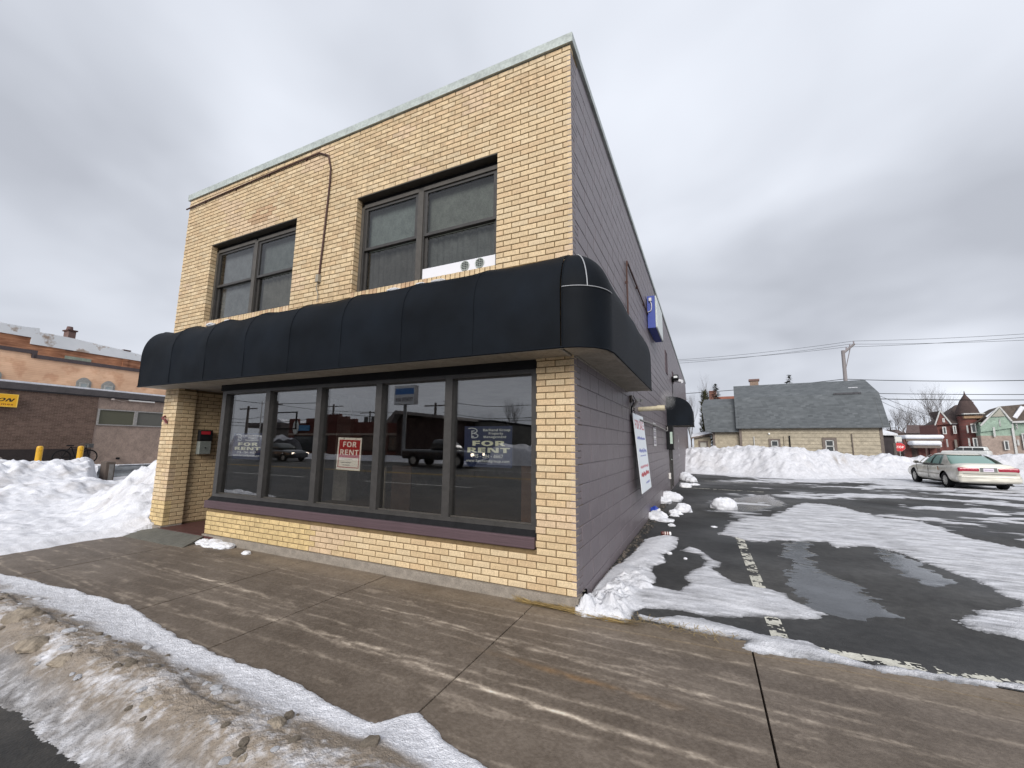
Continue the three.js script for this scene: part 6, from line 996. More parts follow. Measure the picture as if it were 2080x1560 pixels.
{ const p = hit(1827, 908, 'z', -46), s = thing('stop_sign', 'red octagonal stop sign with a small white plate above it', 'sign', [p.x, 0, -46], -0.15); mesh('post', B().rod(V(0, 0, -0.03), V(0, 2.7, -0.03), 0.03), M.coping, s);
  const t = canvasTex(256, 256, (x) => { x.fillStyle = '#e8e4e2'; x.beginPath(); for (let i = 0; i < 8; i++) { const a = (i + 0.5) * Math.PI / 4; x.lineTo(128 + 136 * Math.cos(a), 128 + 136 * Math.sin(a)); } x.fill(); x.fillStyle = '#c4262e'; x.beginPath(); for (let i = 0; i < 8; i++) { const a = (i + 0.5) * Math.PI / 4; x.lineTo(128 + 126 * Math.cos(a), 128 + 126 * Math.sin(a)); } x.fill(); x.fillStyle = '#efeae8'; fitText(x, 'STOP', 128, 130, 190, 90); });
  const g = new THREE.CircleGeometry(0.42, 8, Math.PI / 8); const o = mesh('plate', g, std({ map: t, roughness: 0.5 }), s); o.position.set(0, p.y, 0); mesh('plate_back', new THREE.CylinderGeometry(0.42, 0.42, 0.01, 8).rotateX(Math.PI / 2).rotateZ(Math.PI / 8).translate(0, p.y, -0.008), M.coping, s); mesh('upper_plate', B().box(0, p.y + 0.72, 0, 0.45, 0.45, 0.01), paint(lin(0.62, 0.62, 0.6), 0.5), s); }
// ---------------------------------------------------------------- vehicles
function loft(secs, caps = true) {                                               // sections: equal-length closed rings
  const n = secs[0].length, P = [], I = []; secs.forEach((s) => s.forEach((v) => P.push(v.x, v.y, v.z)));
  for (let i = 0; i + 1 < secs.length; i++) for (let j = 0; j < n; j++) { const a = i * n + j, b = i * n + (j + 1) % n; I.push(a, b, b + n, a, b + n, a + n); }
  if (caps) for (const [k, f] of [[0, 1], [secs.length - 1, 0]]) { const c = secs[k].reduce((s, v) => s.add(v), V(0, 0, 0)).divideScalar(n), ci = P.length / 3; P.push(c.x, c.y, c.z); for (let j = 0; j < n; j++) { const a = k * n + j, b = k * n + (j + 1) % n; f ? I.push(ci, b, a) : I.push(ci, a, b); } }
  const g = new THREE.BufferGeometry(); g.setAttribute('position', new THREE.Float32BufferAttribute(P, 3)); g.setIndex(I); g.computeVertexNormals(); g.setAttribute('uv', new THREE.Float32BufferAttribute(new Array(P.length / 3 * 2).fill(0).map((_, i) => P[Math.floor(i / 2) * 3 + (i % 2 ? 1 : 2)]), 2)); return g;
}
const superRing = (hw, y0, y1, z, e = 4.2, n = 40, tumble = 0) => { const o = []; for (let i = 0; i < n; i++) { const a = i / n * Math.PI * 2, c = Math.cos(a), s = Math.sin(a), k = 2 / e, y = (y0 + y1) / 2 + (y1 - y0) / 2 * Math.sign(s) * Math.pow(Math.abs(s), k); o.push(V(hw * Math.sign(c) * Math.pow(Math.abs(c), k) * (1 - tumble * clamp((y - (y0 + y1) / 2) / (y1 - y0))), y, z)); } return o; };
function wheelSet(parent, positions, R, w, rimM) {
  for (const [x, z] of positions) { const q = part('wheel', parent, [x, R, z]); const s = Math.sign(x);
    mesh('tyre', new THREE.LatheGeometry([[R * 0.62, -w / 2], [R * 0.93, -w / 2], [R, -w * 0.32], [R, w * 0.32], [R * 0.93, w / 2], [R * 0.62, w / 2]].map((p) => new THREE.Vector2(...p)), 28).rotateZ(Math.PI / 2), M.black, q);
    mesh('rim', B().geo(new THREE.CylinderGeometry(R * 0.63, R * 0.63, 0.02, 24).rotateZ(Math.PI / 2).translate(s * w * 0.36, 0, 0)), rimM, q);
    const h = B(); for (let i = 0; i < 10; i++) { const a = i / 10 * 6.283; h.box(s * w * 0.42, Math.sin(a) * R * 0.36, Math.cos(a) * R * 0.36, 0.02, R * 0.13, R * 0.42, new THREE.Matrix4().makeRotationX(-a)); } h.geo(new THREE.CylinderGeometry(R * 0.16, R * 0.16, 0.03, 12).rotateZ(Math.PI / 2).translate(s * w * 0.43, 0, 0)); mesh('hub_cap', h, rimM, q); }
}
function carveArches(g, centers, R) { const ev = new Evaluator(); ev.useGroups = false; ev.attributes = ['position', 'normal', 'uv']; let a = new Brush(g); a.updateMatrixWorld(); for (const [x, y, z] of centers) { const b = new Brush(new THREE.CylinderGeometry(R, R, 0.5, 32).rotateZ(Math.PI / 2)); b.position.set(x, y, z); b.updateMatrixWorld(); a = ev.evaluate(a, b, SUBTRACTION); a.updateMatrixWorld(); } return a.geometry; }
M.carPaint = phys({ color: lin(0.74, 0.71, 0.62), roughness: 0.42, clearcoat: 0.6, clearcoatRoughness: 0.2, map: rep(TX.blotch, 0.7) });
M.carGlass = std({ color: lin(0.17, 0.27, 0.245), roughness: 0.06 });
M.rimMetal = std({ color: lin(0.42, 0.41, 0.38), roughness: 0.4, metalness: 0.4 });
{
  const c = thing('sedan', 'dirty off-white four door sedan parked with its back to the street', 'car', [11.25, lotY(0, -21), -21.25], 0);
  const st = [[2.50, 0.80, 0.40, 0.86], [2.48, 0.865, 0.34, 0.95], [2.42, 0.90, 0.30, 1.02], [2.28, 0.92, 0.27, 1.055], [2.0, 0.93, 0.25, 1.065], [1.4, 0.936, 0.235, 1.03], [0.6, 0.938, 0.225, 0.995], [-0.4, 0.936, 0.22, 0.965], [-1.2, 0.93, 0.225, 0.95], [-1.8, 0.905, 0.235, 0.90], [-2.2, 0.86, 0.26, 0.83], [-2.42, 0.78, 0.3, 0.74], [-2.52, 0.62, 0.38, 0.64]];
  let body = loft(st.map(([z, w, a, b]) => superRing(w, a, b, z, 4.4, 44, 0.16)));
  body = carveArches(body, [[-0.93, 0.33, 1.42], [0.93, 0.33, 1.42], [-0.93, 0.33, -1.43], [0.93, 0.33, -1.43]], 0.385);
  mesh('body', toCreasedNormals(body, 0.6), M.carPaint, c);
  for (const z of [1.42, -1.43]) mesh('wheel_housing', B().box(0, 0.42, z, 1.55, 0.5, 0.74), M.black, c);
  wheelSet(c, [[-0.81, 1.42], [0.81, 1.42], [-0.81, -1.43], [0.81, -1.43]], 0.325, 0.2, M.rimMetal);
  // greenhouse: rounded outlines rising and drawing in
  const outline = (y, hw, zr, zf, r = 0.3, bow = 0.1) => { const o = []; for (let i = 0; i < 48; i++) { const a = i / 48 * 6.2832, cx = Math.cos(a), s = Math.sin(a), k = 2 / 6.5; const X = Math.sign(cx) * Math.pow(Math.abs(cx), k), Zq = Math.sign(s) * Math.pow(Math.abs(s), k); o.push(V(X * hw * (1 - 0.06 * Zq * Zq), y, (zr + zf) / 2 + Zq * (zr - zf) / 2 + bow * (Zq > 0 ? 1 : -1) * Math.abs(Zq) * (1 - X * X))); } return o; };
  const lv = [[0.93, 0.80, 1.86, -1.20], [1.05, 0.765, 1.68, -0.98], [1.18, 0.72, 1.44, -0.72], [1.30, 0.64, 1.18, -0.46], [1.365, 0.59, 1.0, -0.3]];
  const ring = lv.map(([y, hw, zr, zf]) => outline(y, hw, zr, zf).reverse());
  mesh('glass', loft(ring, false), M.carGlass, c);
  mesh('roof_panel', loft([[1.355, 0.608, 1.06, -0.36], [1.40, 0.58, 0.95, -0.26], [1.435, 0.50, 0.78, -0.1], [1.45, 0.36, 0.5, 0.1]].map(([y, hw, zr, zf]) => outline(y, hw, zr, zf).reverse())), M.carPaint, c);
  const strip = (name, pts, w, m) => { const b = B(); for (let i = 0; i + 1 < pts.length; i++) { const [a, d] = [pts[i], pts[i + 1]]; b.quad(a[0], a[1], d[1], d[0]); } mesh(name, b, m, c); };
  for (const s of [-1, 1]) {
    const P = (t, zo, e = 0.012) => { const k = t * (lv.length - 1), i = Math.min(lv.length - 2, Math.floor(k)), f = k - i, L = lv[i].map((q, j) => mix(q, lv[i + 1][j], f)); return V(s * (L[1] + e), L[0], mix(L[2], L[3], zo)); };
    strip('centre_pillar', [0, 0.25, 0.5, 0.75, 1].map((t) => [P(t, mix(0.565, 0.58, t)), P(t, mix(0.60, 0.625, t))]), 0, M.black);
    strip('rear_pillar', [0, 0.25, 0.5, 0.75, 1].map((t) => [P(t, mix(0.0, -0.01, t), 0.016), P(t, mix(0.29, 0.13, t), 0.016)]), 0, M.carPaint);
    strip('front_pillar', [0, 0.25, 0.5, 0.75, 1].map((t) => [P(t, mix(0.93, 0.93, t), 0.014), P(t, mix(0.985, 1.0, t), 0.014)]), 0, M.carPaint);
    strip('quarter_bar', [0, 0.5, 1].map((t) => [P(t, mix(0.335, 0.215, t)), P(t, mix(0.35, 0.235, t))]), 0, M.black);
    strip('belt_trim', [0.2, 0.4, 0.6, 0.8, 0.95].map((z) => [P(0.0, z, 0.02), P(0.10, z, 0.016)]), 0, M.darkFrame);
    const mir_ = part('door_mirror', c); mesh('housing', new THREE.SphereGeometry(0.1, 14, 10).scale(1.1, 0.75, 0.7).translate(s * 0.99, 1.0, -0.83), M.carPaint, mir_); mesh('mirror_glass', B().box(s * 0.99, 1.0, -0.765, 0.15, 0.1, 0.012), M.darkFrame, mir_);
    mesh('side_moulding', B().box(s * 0.938, 0.56, 0.0, 0.02, 0.045, 2.1), worn(lin(0.5, 0.46, 0.38), 0.5, 1), c);
    for (const z of [0.62, -0.42]) mesh('door_handle', B().box(s * 0.93, 0.83, z, 0.03, 0.035, 0.17), M.carPaint, c);
    mesh('door_gap', B().box(s * 0.9335, 0.64, 0.1, 0.012, 0.6, 0.012).box(s * 0.928, 0.64, -1.0, 0.012, 0.55, 0.012), M.darkFrame, c);
    mesh('tail_light', (() => { const g = new RoundedBoxGeometry(0.64, 0.185, 0.16, 4, 0.065); g.translate(s * 0.56, 0.815, 2.43); return g; })(), phys({ color: lin(0.30, 0.012, 0.035), roughness: 0.15, clearcoat: 1 }), c);
  }
  { const b = B(); for (const x of [-0.15, 0.17]) { const A = V(x - 0.05, 0.955, 1.955), D = V(x + 0.05, 0.955, 1.955); } mesh('rear_sill_trim', B().box(0, 0.985, 1.9, 1.46, 0.025, 0.06), M.darkFrame, c); }
  mesh('plate_panel', new RoundedBoxGeometry(0.52, 0.19, 0.1, 3, 0.02).translate(0, 0.812, 2.452), worn(lin(0.22, 0.22, 0.215), 0.5, 1), c);
  const pt = canvasTex(128, 64, (x) => { x.fillStyle = '#cfc6d2'; x.fillRect(0, 0, 128, 64); x.strokeStyle = '#9d8fa6'; x.lineWidth = 8; scrawl(x, 12, 112, 40, 26, 6); }); const lp = mesh('number_plate', ...plate(0.3, 0.13, pt), c); lp.position.set(0, 0.812, 2.5035);
  mesh('bumper', (() => { const g = new RoundedBoxGeometry(1.84, 0.34, 0.34, 5, 0.12); g.translate(0, 0.47, 2.385); return g; })(), M.carPaint, c); mesh('bumper_shadow_gap', B().box(0, 0.655, 2.44, 1.5, 0.012, 0.14), M.darkFrame, c);
  mesh('exhaust', B().rod(V(0.6, 0.25, 2.2), V(0.6, 0.24, 2.56), 0.03, 0.03, 10, true), M.darkFrame, c); mesh('underbody', B().box(0, 0.3, 0, 1.5, 0.2, 4.4), M.black, c);
  mesh('rust_patch', B().box(-0.937, 0.80, 1.02, 0.004, 0.16, 0.06), worn(lin(0.42, 0.13, 0.03), 0.8, 4), c);
}
{ // white utility vehicle beyond the bank
  const p = hit(1962, 915, 'z', -76), s = thing('utility_vehicle', 'white sport utility vehicle mostly hidden behind the ploughed bank', 'car', [p.x, 0, -76], 0.9), wm = phys({ color: lin(0.6, 0.61, 0.6), roughness: 0.35, clearcoat: 0.5 });
  mesh('body', loft([[2.3, 0.8, 0.5, 1.05], [2.2, 0.9, 0.4, 1.15], [0, 0.92, 0.38, 1.18], [-2.2, 0.9, 0.4, 1.08], [-2.35, 0.78, 0.5, 0.95]].map(([z, w, a, b]) => superRing(w, a, b, z, 5, 32))), wm, s);
  mesh('cabin', loft([[1.1, 0.86, 2.15, -1.2], [1.35, 0.82, 2.1, -0.9], [1.6, 0.76, 2.0, -0.55], [1.68, 0.7, 1.9, -0.4]].map(([y, hw, zr, zf]) => { const o = []; for (let i = 0; i < 32; i++) { const a = -i / 32 * 6.2832, k = 0.3, cx = Math.cos(a), sn = Math.sin(a); o.push(V(hw * Math.sign(cx) * Math.pow(Math.abs(cx), k), y, (zr + zf) / 2 + (zr - zf) / 2 * Math.sign(sn) * Math.pow(Math.abs(sn), k))); } return o; })), wm, s);
  for (const x of [-1, 1]) for (const [z0, z1] of [[0.95, 1.95], [0.05, 0.85], [-0.7, -0.05]]) mesh('side_window', B().box(x * 0.825, 1.37, (z0 + z1) / 2, 0.06, 0.34, z1 - z0), M.paneDark, s);
  mesh('roof_rack', B().box(0.6, 1.7, 0.8, 0.05, 0.05, 2).box(-0.6, 1.7, 0.8, 0.05, 0.05, 2), M.darkFrame, s); wheelSet(s, [[-0.82, 1.4], [0.82, 1.4], [-0.82, -1.4], [0.82, -1.4]], 0.36, 0.22, M.rimMetal);
}
// ---------------------------------------------------------------- across the street: only seen mirrored in the shop window
{
  const Z = 29; const bm = std({ color: lin(0.55, 0.5, 0.5), roughness: 0.9, map: rep(brickTex(120, 58, 46, 92, 66, 56, 30), 0.6) });
  const g = (u, v, z = Z) => mir(u, v, 'z', z);
  { const b = thing('mirror_brick_building', 'long red brick shop with stepped parapet across the street, seen in the window reflection', 'building', [0, 0, 0]);
    const l = g(588, 860).x, r = g(812, 860).x, y = g(700, 858).y; mesh('wall', B().mm(l, -0.2, Z, r, y, Z + 12), bm, b);
    for (const [u0, u1, v] of [[588, 604, 851], [622, 645, 850], [655, 690, 842], [690, 706, 846], [706, 722, 851]]) { const a = g(u0, v), c = g(u1, v); mesh('parapet_step', B().mm(a.x, y - 0.1, Z, c.x, a.y, Z + 0.4), bm, b); }
    mesh('stone_band', B().mm(l, g(620, 884).y, Z - 0.06, r, g(620, 880).y, Z), worn(lin(0.42, 0.34, 0.28), 0.8), b);
    for (const [u0, u1] of [[598, 640], [650, 664], [735, 762], [790, 806]]) { const w = part('shop_pane', b), a = g(u0, 885), c = g(u1, 915); mesh('frame', B().mm(a.x, c.y - 0.1, Z - 0.05, c.x, a.y, Z - 0.02), M.black, w); mesh('pane', B().mm(a.x + 0.12, c.y, Z - 0.07, c.x - 0.12, a.y - 0.1, Z - 0.052), M.paneDark, w); }
    const s = thing('blue_shop_sign', 'blue sign panel with a white oval on the mirrored red brick shop', 'sign'), a = g(606, 864), c = g(630, 875); mesh('panel', B().mm(a.x, c.y, Z - 0.2, c.x, a.y, Z - 0.08), paint(lin(0.05, 0.22, 0.42), 0.5), s); mesh('oval', new THREE.SphereGeometry(1, 20, 12).scale(0.5, 0.85, 0.08).translate(g(604, 868).x, g(604, 868).y, Z - 0.22), paint(lin(0.6, 0.66, 0.64), 0.5), s); }
  { const b = thing('mirror_gable_building', 'dark building with a sloping pale roof edge beside the pylon sign across the street', 'building'); const l = g(806, 860), pk = g(827, 836), r = g(912, 846), dk = worn(lin(0.05, 0.025, 0.022), 0.9, 0.5); mesh('wall', B().mm(g(820, 850).x, -0.2, Z - 1, r.x, g(860, 850).y, Z + 12), dk, b); mesh('roof', B().prism([[l.x, l.y], [g(820, 858).x, g(820, 858).y], [pk.x, pk.y - 0.3], [r.x + 0.5, r.y - 0.3], [r.x + 0.5, r.y], [pk.x, pk.y]], Z - 1.8, Z + 10), worn(lin(0.30, 0.27, 0.26), 0.8), b); }
  { const s = thing('pylon_sign', 'pylon sign with blue band across the street, seen in the window reflection', 'sign'), z = Z - 4, a = g(806, 785, z), c = g(845, 821, z), w = c.x - a.x, h = a.y - c.y;
    const t = canvasTex(512, 400, (x, W, H) => { x.fillStyle = '#cfd2d6'; x.fillRect(0, 0, W, H); x.fillStyle = '#2f6fb0'; x.fillRect(20, 60, W - 40, 130); x.fillStyle = '#1c1c20'; fitText(x, 'TOWER AVE', W / 2, 300, 440, 110, '900'); });
    const o = mesh('printed_face', ...plate(w, h, t), s); o.rotation.y = Math.PI; o.position.set((a.x + c.x) / 2, (a.y + c.y) / 2, z - 0.28); mesh('cabinet', B().mm(a.x, c.y, z - 0.27, c.x, a.y, z + 0.27), worn(lin(0.3, 0.3, 0.32), 0.6), s); const q = g(822, 850, z); mesh('pole', B().rod(V(q.x, -0.2, z), V(q.x, c.y, z), 0.18, 0.16, 10), worn(lin(0.3, 0.3, 0.3), 0.6), s); }
  { const b = thing('mirror_grey_building', 'long low grey metal building across the street, seen in the window reflection', 'building'); const l = g(915, 857, 34), m = g(998, 855, 34), r = g(1100, 868, 34); mesh('wall', B().prism([[l.x, -0.2], [r.x, -0.2], [r.x, r.y], [m.x, m.y], [l.x, l.y]], 34, 50), worn(lin(0.16, 0.155, 0.14), 0.85, 0.4), b); mesh('roof_edge', B().rod(l, m, 0.12).rod(m, r, 0.12), M.black, b); }
  { const b = thing('mirror_flat_building', 'pale flat roofed building with snow on top beyond the red brick shop across the street', 'building'); const l = g(528, 870, 36), r = g(590, 862, 36); mesh('wall', B().mm(l.x, -0.2, 36, r.x, l.y, 46), worn(lin(0.22, 0.21, 0.2), 0.85, 0.4), b); mesh('roof', B().mm(l.x - 1, l.y, 34.5, r.x, l.y + 0.7, 46), worn(lin(0.1, 0.08, 0.08), 0.8), b); mesh('roof_snow', B().prism([[g(552, 862, 36).x, l.y + 0.7], [r.x, l.y + 0.7], [g(578, 856, 36).x, l.y + 1.3]], 35, 46), M.snowPlain, b); }
  // kerbside snow over there
  const farSnow = (name, label, x0, x1, z0, z1, hh, sd) => tag(heightfield(name, span(x0, x1, 0.3), span(z0, z1, 0.25), (x, z) => { const e = Math.min(z - z0, z1 - z) / 1.2; return hh * sstep(0, 1, e) * (0.75 + 0.7 * fbm(x * 0.35 + sd, 2, z * 0.5, 3)) - 0.02; }, (x, z) => { const n = fbm(x, 4, z, 3); return dirtMix(clamp(0.15 + 0.5 * n), 0.85); }, M.snow, () => -0.08), label, 'snow bank');
  farSnow('snow_bank', 'low snow ridge along the far kerb of the street', -75, -14.5, 22.6, 26, 0.55, 3); farSnow('snow_bank', 'high snow pile at the right end of the mirrored street scene', -14, 6, 23.5, 29, 1.9, 8); farSnow('snow_bank', 'tall white snow pile beside the flat roofed building over the street', g(600, 890, 26).x - 9, g(590, 890, 26).x - 1.2, 24, 29, 2.6, 14);
  const mpole = (u, vt, z, arm, label, extra) => { const t = g(u, vt, z), p = thing('street_pole', label, 'utility pole', [t.x, 0, z]); mesh('pole', B().rod(V(0, -0.2, 0), V(0, t.y, 0), 0.2, 0.14, 8), M.bark, p); mesh('crossarm', B().box(0, t.y - 0.35, 0, arm, 0.14, 0.12), M.bark, p); if (extra) extra(p, t); };
  mpole(505, 825, 30, 3.6, 'tall dark utility pole with one crossarm mirrored next to the entrance'); mpole(563, 815, 26, 1.8, 'utility pole with an empty square sign frame across the street', (p, t) => mesh('sign_frame', B().box(1.9, t.y - 1.3, 0, 3.2, 0.12, 0.12).box(1.9, t.y - 3.1, 0, 3.2, 0.12, 0.12).box(3.4, t.y - 2.2, 0, 0.12, 1.9, 0.12), M.black, p)); mpole(678, 821, 42, 4.2, 'distant utility pole behind the red brick parapet across the street'); mpole(752, 835, 55, 5, 'distant utility pole with transformers behind the red brick roof', (p, t) => mesh('transformer', B().rod(V(-0.9, t.y - 2.4, 0), V(-0.9, t.y - 1.1, 0), 0.4, 0.4, 10, true).rod(V(0.9, t.y - 2.4, 0), V(0.9, t.y - 1.1, 0), 0.4, 0.4, 10, true), M.darkFrame, p)); mpole(885, 818, 36, 3.2, 'utility pole with street lamp beyond the dark gabled building', (p, t) => mesh('lamp_arm', B().tube([V(0, t.y - 2.6, 0), V(1, t.y - 2.2, 0), V(2.6, t.y - 2, 0)], 0.07).box(2.8, t.y - 2.02, 0, 0.7, 0.14, 0.25), M.darkFrame, p));
  { const t = g(533, 815, 24), p = thing('flag_pole', 'slender white pole across the street, seen in the first pane', 'pole', [t.x, 0, 24]); mesh('pole', B().rod(V(0, -0.2, 0), V(0, t.y, 0), 0.07, 0.05, 8), paint(lin(0.55, 0.55, 0.55), 0.5), p); mesh('base', B().rod(V(0, -0.15, 0), V(0, 0.5, 0), 0.16, 0.12, 8, true), M.coping, p); }
  const mw = (pts) => tag(mesh('overhead_wire', B().tube(pts, 0.03, 4), M.black), 'overhead wire along the far side of the street', 'wire', 'wires across the street');
  for (const [a, b, z] of [[[440, 848], [560, 842], 30], [[440, 856], [650, 850], 30], [[440, 862], [650, 857], 30], [[440, 808], [660, 818], 26], [[560, 822], [800, 838], 42], [[660, 838], [920, 846], 42], [[900, 838], [1090, 848], 36], [[900, 844], [1090, 853], 36], [[900, 815], [1090, 822], 36]]) { const p = g(...a, z), q = g(...b, z), m = p.clone().lerp(q, 0.5); m.y -= 0.4; mw([p, m, q]); }
  bareTree('bare_tree', 'broad leafless tree above the mirrored grey building', [g(1042, 860, 46).x, 0, 46], 9.6, 71, M.bark, { spread: 1.1 }); bareTree('bare_tree', 'lower leafless tree beside the broad one above the mirrored grey building', [g(1003, 860, 46).x, 0, 46], 7.0, 73, M.bark, { spread: 1.1 });
  { const t = tag(heightfield('far_hill', span(-260, 40, 6), span(150, 260, 8), (x, z) => 14 * sstep(150, 210, z) * (0.7 + 0.5 * fbm(x * 0.01, 3, z * 0.01, 3)), () => [1, 1, 1], worn(lin(0.12, 0.125, 0.135), 0.95, 0.02), () => -0.3), '', ''); t.userData = {}; struct(t); }
  // dark pickup passing with its lights on
  const lampM = std({ color: 0xffffff, emissive: lin(1, 0.82, 0.62), emissiveIntensity: 3.2 });
  { const a = mir(815, 945, 'y', -0.13), f = mir(948, 950, 'y', -0.13), t = thing('pickup', 'black pickup truck driving past, seen mirrored with headlights on', 'car', [(-18.3 - 12.6) / 2, -0.07, 19.8], -Math.PI / 2), pm = phys({ color: lin(0.012, 0.012, 0.016), roughness: 0.25, clearcoat: 0.8 });
    let body = loft([[2.85, 0.85, 0.55, 1.05], [2.75, 0.96, 0.48, 1.15], [0.4, 1.0, 0.45, 1.18], [-2.2, 0.98, 0.45, 1.12], [-2.75, 0.92, 0.48, 1.05], [-2.88, 0.8, 0.55, 0.95]].map(([z, w, p, q]) => superRing(w, p, q, z, 6, 36))); body = carveArches(body, [[-1, 0.42, 1.75], [1, 0.42, 1.75], [-1, 0.42, -1.85], [1, 0.42, -1.85]], 0.48);
    mesh('body', toCreasedNormals(body, 0.6), pm, t); mesh('cab', loft([[1.1, 0.9, 0.55, -1.5], [1.5, 0.82, 0.45, -1.0], [1.78, 0.74, 0.3, -0.65], [1.84, 0.6, 0.2, -0.5]].map(([y, hw, zr, zf]) => { const o = []; for (let i = 0; i < 32; i++) { const q = -i / 32 * 6.2832, k = 0.3, cx = Math.cos(q), sn = Math.sin(q); o.push(V(hw * Math.sign(cx) * Math.pow(Math.abs(cx), k), y, (zr + zf) / 2 + (zr - zf) / 2 * Math.sign(sn) * Math.pow(Math.abs(sn), k))); } return o; })), pm, t);
    for (const x of [-1, 1]) mesh('side_window', B().box(x * 0.84, 1.42, -0.25, 0.06, 0.32, 1.1), M.paneDark, t); for (const x of [-0.7, 0.7]) mesh('headlight', new RoundedBoxGeometry(0.36, 0.2, 0.08, 3, 0.03).translate(x, 0.86, -2.84), lampM, t);
    wheelSet(t, [[-0.88, 1.75], [0.88, 1.75], [-0.88, -1.85], [0.88, -1.85]], 0.42, 0.26, M.rimMetal); }
  { const t = thing('dark_car', 'dark sedan with lit headlamp following the pickup in the mirrored street', 'car', [-30.6, -0.07, 18.7], -Math.PI / 2), pm = phys({ color: lin(0.02, 0.022, 0.026), roughness: 0.25, clearcoat: 0.8 });
    let body = loft([[2.3, 0.7, 0.4, 0.8], [2.2, 0.86, 0.3, 0.95], [0.5, 0.9, 0.25, 1.0], [-1.2, 0.9, 0.25, 0.95], [-2.1, 0.84, 0.28, 0.85], [-2.3, 0.66, 0.38, 0.68]].map(([z, w, p, q]) => superRing(w, p, q, z, 4.5, 36))); body = carveArches(body, [[-0.9, 0.32, 1.35], [0.9, 0.32, 1.35], [-0.9, 0.32, -1.35], [0.9, 0.32, -1.35]], 0.37);
    mesh('body', toCreasedNormals(body, 0.6), pm, t); mesh('cabin', loft([[0.92, 0.78, 1.7, -1.1], [1.2, 0.7, 1.2, -0.6], [1.4, 0.58, 0.8, -0.2], [1.44, 0.45, 0.6, 0]].map(([y, hw, zr, zf]) => { const o = []; for (let i = 0; i < 32; i++) { const q = -i / 32 * 6.2832, k = 0.3, cx = Math.cos(q), sn = Math.sin(q); o.push(V(hw * Math.sign(cx) * Math.pow(Math.abs(cx), k), y, (zr + zf) / 2 + (zr - zf) / 2 * Math.sign(sn) * Math.pow(Math.abs(sn), k))); } return o; })), M.paneDark, t);
    for (const x of [-0.6, 0.6]) mesh('headlight', new RoundedBoxGeometry(0.3, 0.14, 0.1, 3, 0.03).translate(x, 0.66, -2.2), lampM, t); wheelSet(t, [[-0.78, 1.35], [0.78, 1.35], [-0.78, -1.35], [0.78, -1.35]], 0.32, 0.2, M.rimMetal); }
}
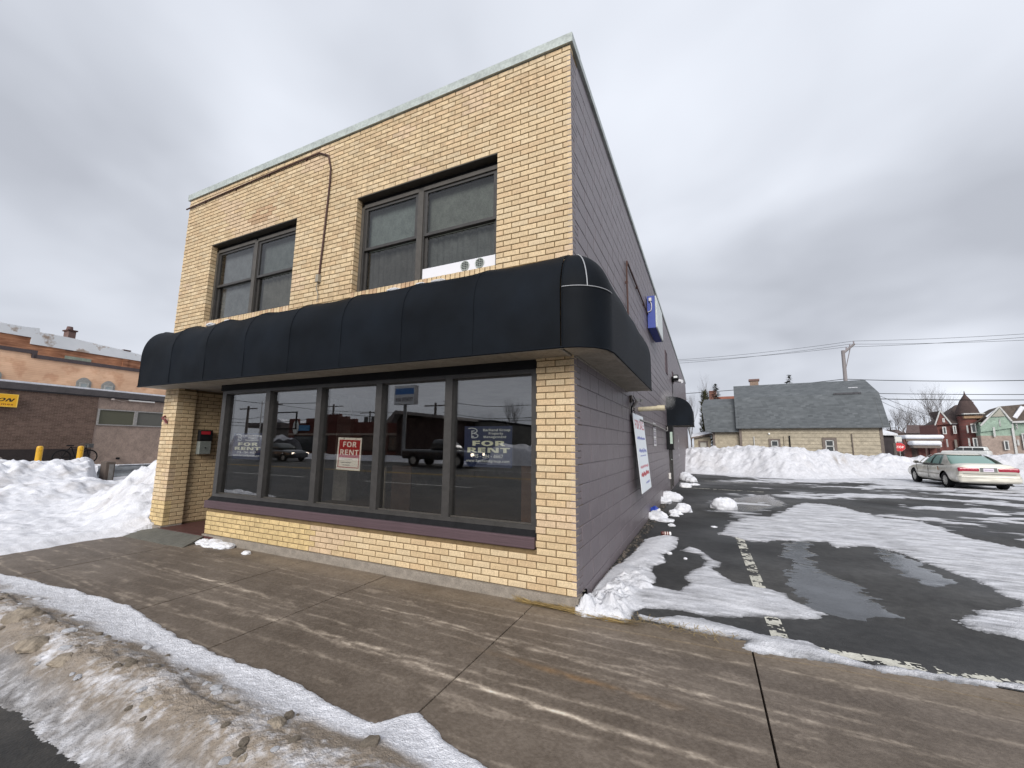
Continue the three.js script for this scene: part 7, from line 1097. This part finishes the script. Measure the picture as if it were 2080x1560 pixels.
// ---------------------------------------------------------------- litter and straw
{
  const p = hit(1352, 1083, 'y', 0.03), c = thing('drink_can', 'brown drinks can with a white end lying in the wall-side snow', 'litter', [p.x, 0.045 + lotY(0, p.z), p.z], 0.25);
  mesh('can', new THREE.LatheGeometry([[0, -0.08], [0.026, -0.078], [0.033, -0.066], [0.033, 0.06], [0.025, 0.078], [0, 0.08]].map((q) => new THREE.Vector2(...q)), 20).rotateZ(Math.PI / 2), paint(lin(0.10, 0.022, 0.018), 0.35), c); for (const x of [-0.01, 0.03]) mesh('band', new THREE.CylinderGeometry(0.0335, 0.0335, 0.012, 20, 1, true).rotateZ(Math.PI / 2).translate(x, 0, 0), paint(lin(0.6, 0.55, 0.5), 0.4), c); mesh('white_end', new THREE.CylinderGeometry(0.034, 0.03, 0.03, 20).rotateZ(Math.PI / 2).translate(0.075, 0, 0), paint(lin(0.75, 0.75, 0.75), 0.5), c);
  const q = hit(1330, 1041, 'y', 0.06), w = thing('crushed_wrapper', 'crumpled blue and white wrapper by the foot of the block wall', 'litter', [q.x, 0.1, q.z], 0.6);
  const g = new THREE.IcosahedronGeometry(0.11, 2), a = g.attributes.position; for (let i = 0; i < a.count; i++) { const k = 1 + 0.6 * n3(a.getX(i) * 14, a.getY(i) * 14, a.getZ(i) * 14); a.setXYZ(i, a.getX(i) * k, a.getY(i) * k * 0.8, a.getZ(i) * k); } const fl = g.toNonIndexed(); fl.computeVertexNormals(); mesh('foil', fl, paint(lin(0.02, 0.05, 0.32), 0.35), w); mesh('white_strip', B().box(0.03, 0.02, 0.09, 0.12, 0.05, 0.02, new THREE.Matrix4().makeRotationZ(0.4)), paint(lin(0.75, 0.75, 0.75), 0.4), w);
  // dead grass in the wall joint at the corner
  seed = 301; const b = B();
  for (let i = 0; i < 760; i++) { const s = rnd(), x = mix(-0.55, 0.5, s) + rr(-0.03, 0.03), z = mix(0.035, 0.06, s) + rr(-0.015, 0.055) * (x > 0 ? 1.4 : 1), a0 = rr(-0.5, 0.5) + (rnd() < 0.5 ? Math.PI : 0), L = rr(0.05, 0.17), y = 0.004 + rr(0, 0.018); const d = V(Math.cos(a0), rr(-0.05, 0.25), Math.sin(a0) * 0.6).normalize(), t = rr(0.6, 1.3); b.color(lin(0.34 * t, 0.24 * t, 0.095 * t)); const p0 = V(x, y, z), p1 = p0.clone().addScaledVector(d, L), sd = V(-d.z, 0.2, d.x).normalize().multiplyScalar(0.003); p1.y = Math.max(p1.y, 0.006); b.quad(p0.clone().sub(sd), p0.clone().add(sd), p1.clone().addScaledVector(sd, 0.5), p1.clone().addScaledVector(sd, -0.5)); }
  for (let i = 0; i < 160; i++) { const x = rr(0.55, 1.35), p0 = V(x, 0.03, 0.02 + 0.07 * (x - 0.5) + rr(-0.06, 0.06)), a0 = rr(0, 6.28), L = rr(0.04, 0.1), d = V(Math.cos(a0), rr(0, 0.3), Math.sin(a0)), p1 = p0.clone().addScaledVector(d, L), sd = V(-d.z, 0, d.x).multiplyScalar(0.002), t = rr(0.6, 1.3); b.color(lin(0.3 * t, 0.22 * t, 0.1 * t)); b.quad(p0.clone().sub(sd), p0.clone().add(sd), p1.clone().add(sd), p1.clone().sub(sd)); }
  const o = stuff(mesh('dead_grass', b, std({ vertexColors: true, color: 0xffffff, roughness: 0.9, side: THREE.DoubleSide }))); tag(o, 'dry straw coloured grass matted along the foundation corner', 'grass');
  // grit along the foot of the block wall
  const gr = B(); for (let i = 0; i < 900; i++) { const z = -rr(0.4, 11), x = 0.02 + Math.pow(rnd(), 2) * 0.16, s = rr(0.006, 0.022); gr.color(lin(...[[0.05, 0.045, 0.04], [0.12, 0.1, 0.085], [0.03, 0.03, 0.03]][Math.floor(rnd() * 3)])); gr.box(x, lotY(0, z) + s * 0.35, z, s * rr(0.8, 2), s, s * rr(0.8, 2.4), new THREE.Matrix4().makeRotationY(rnd() * 3)); }
  tag(stuff(mesh('gravel', gr, std({ vertexColors: true, color: 0xffffff, roughness: 0.95 }))), 'dark grit and leaf litter along the foot of the block wall', 'gravel');
}
renderer.render(scene, camera);
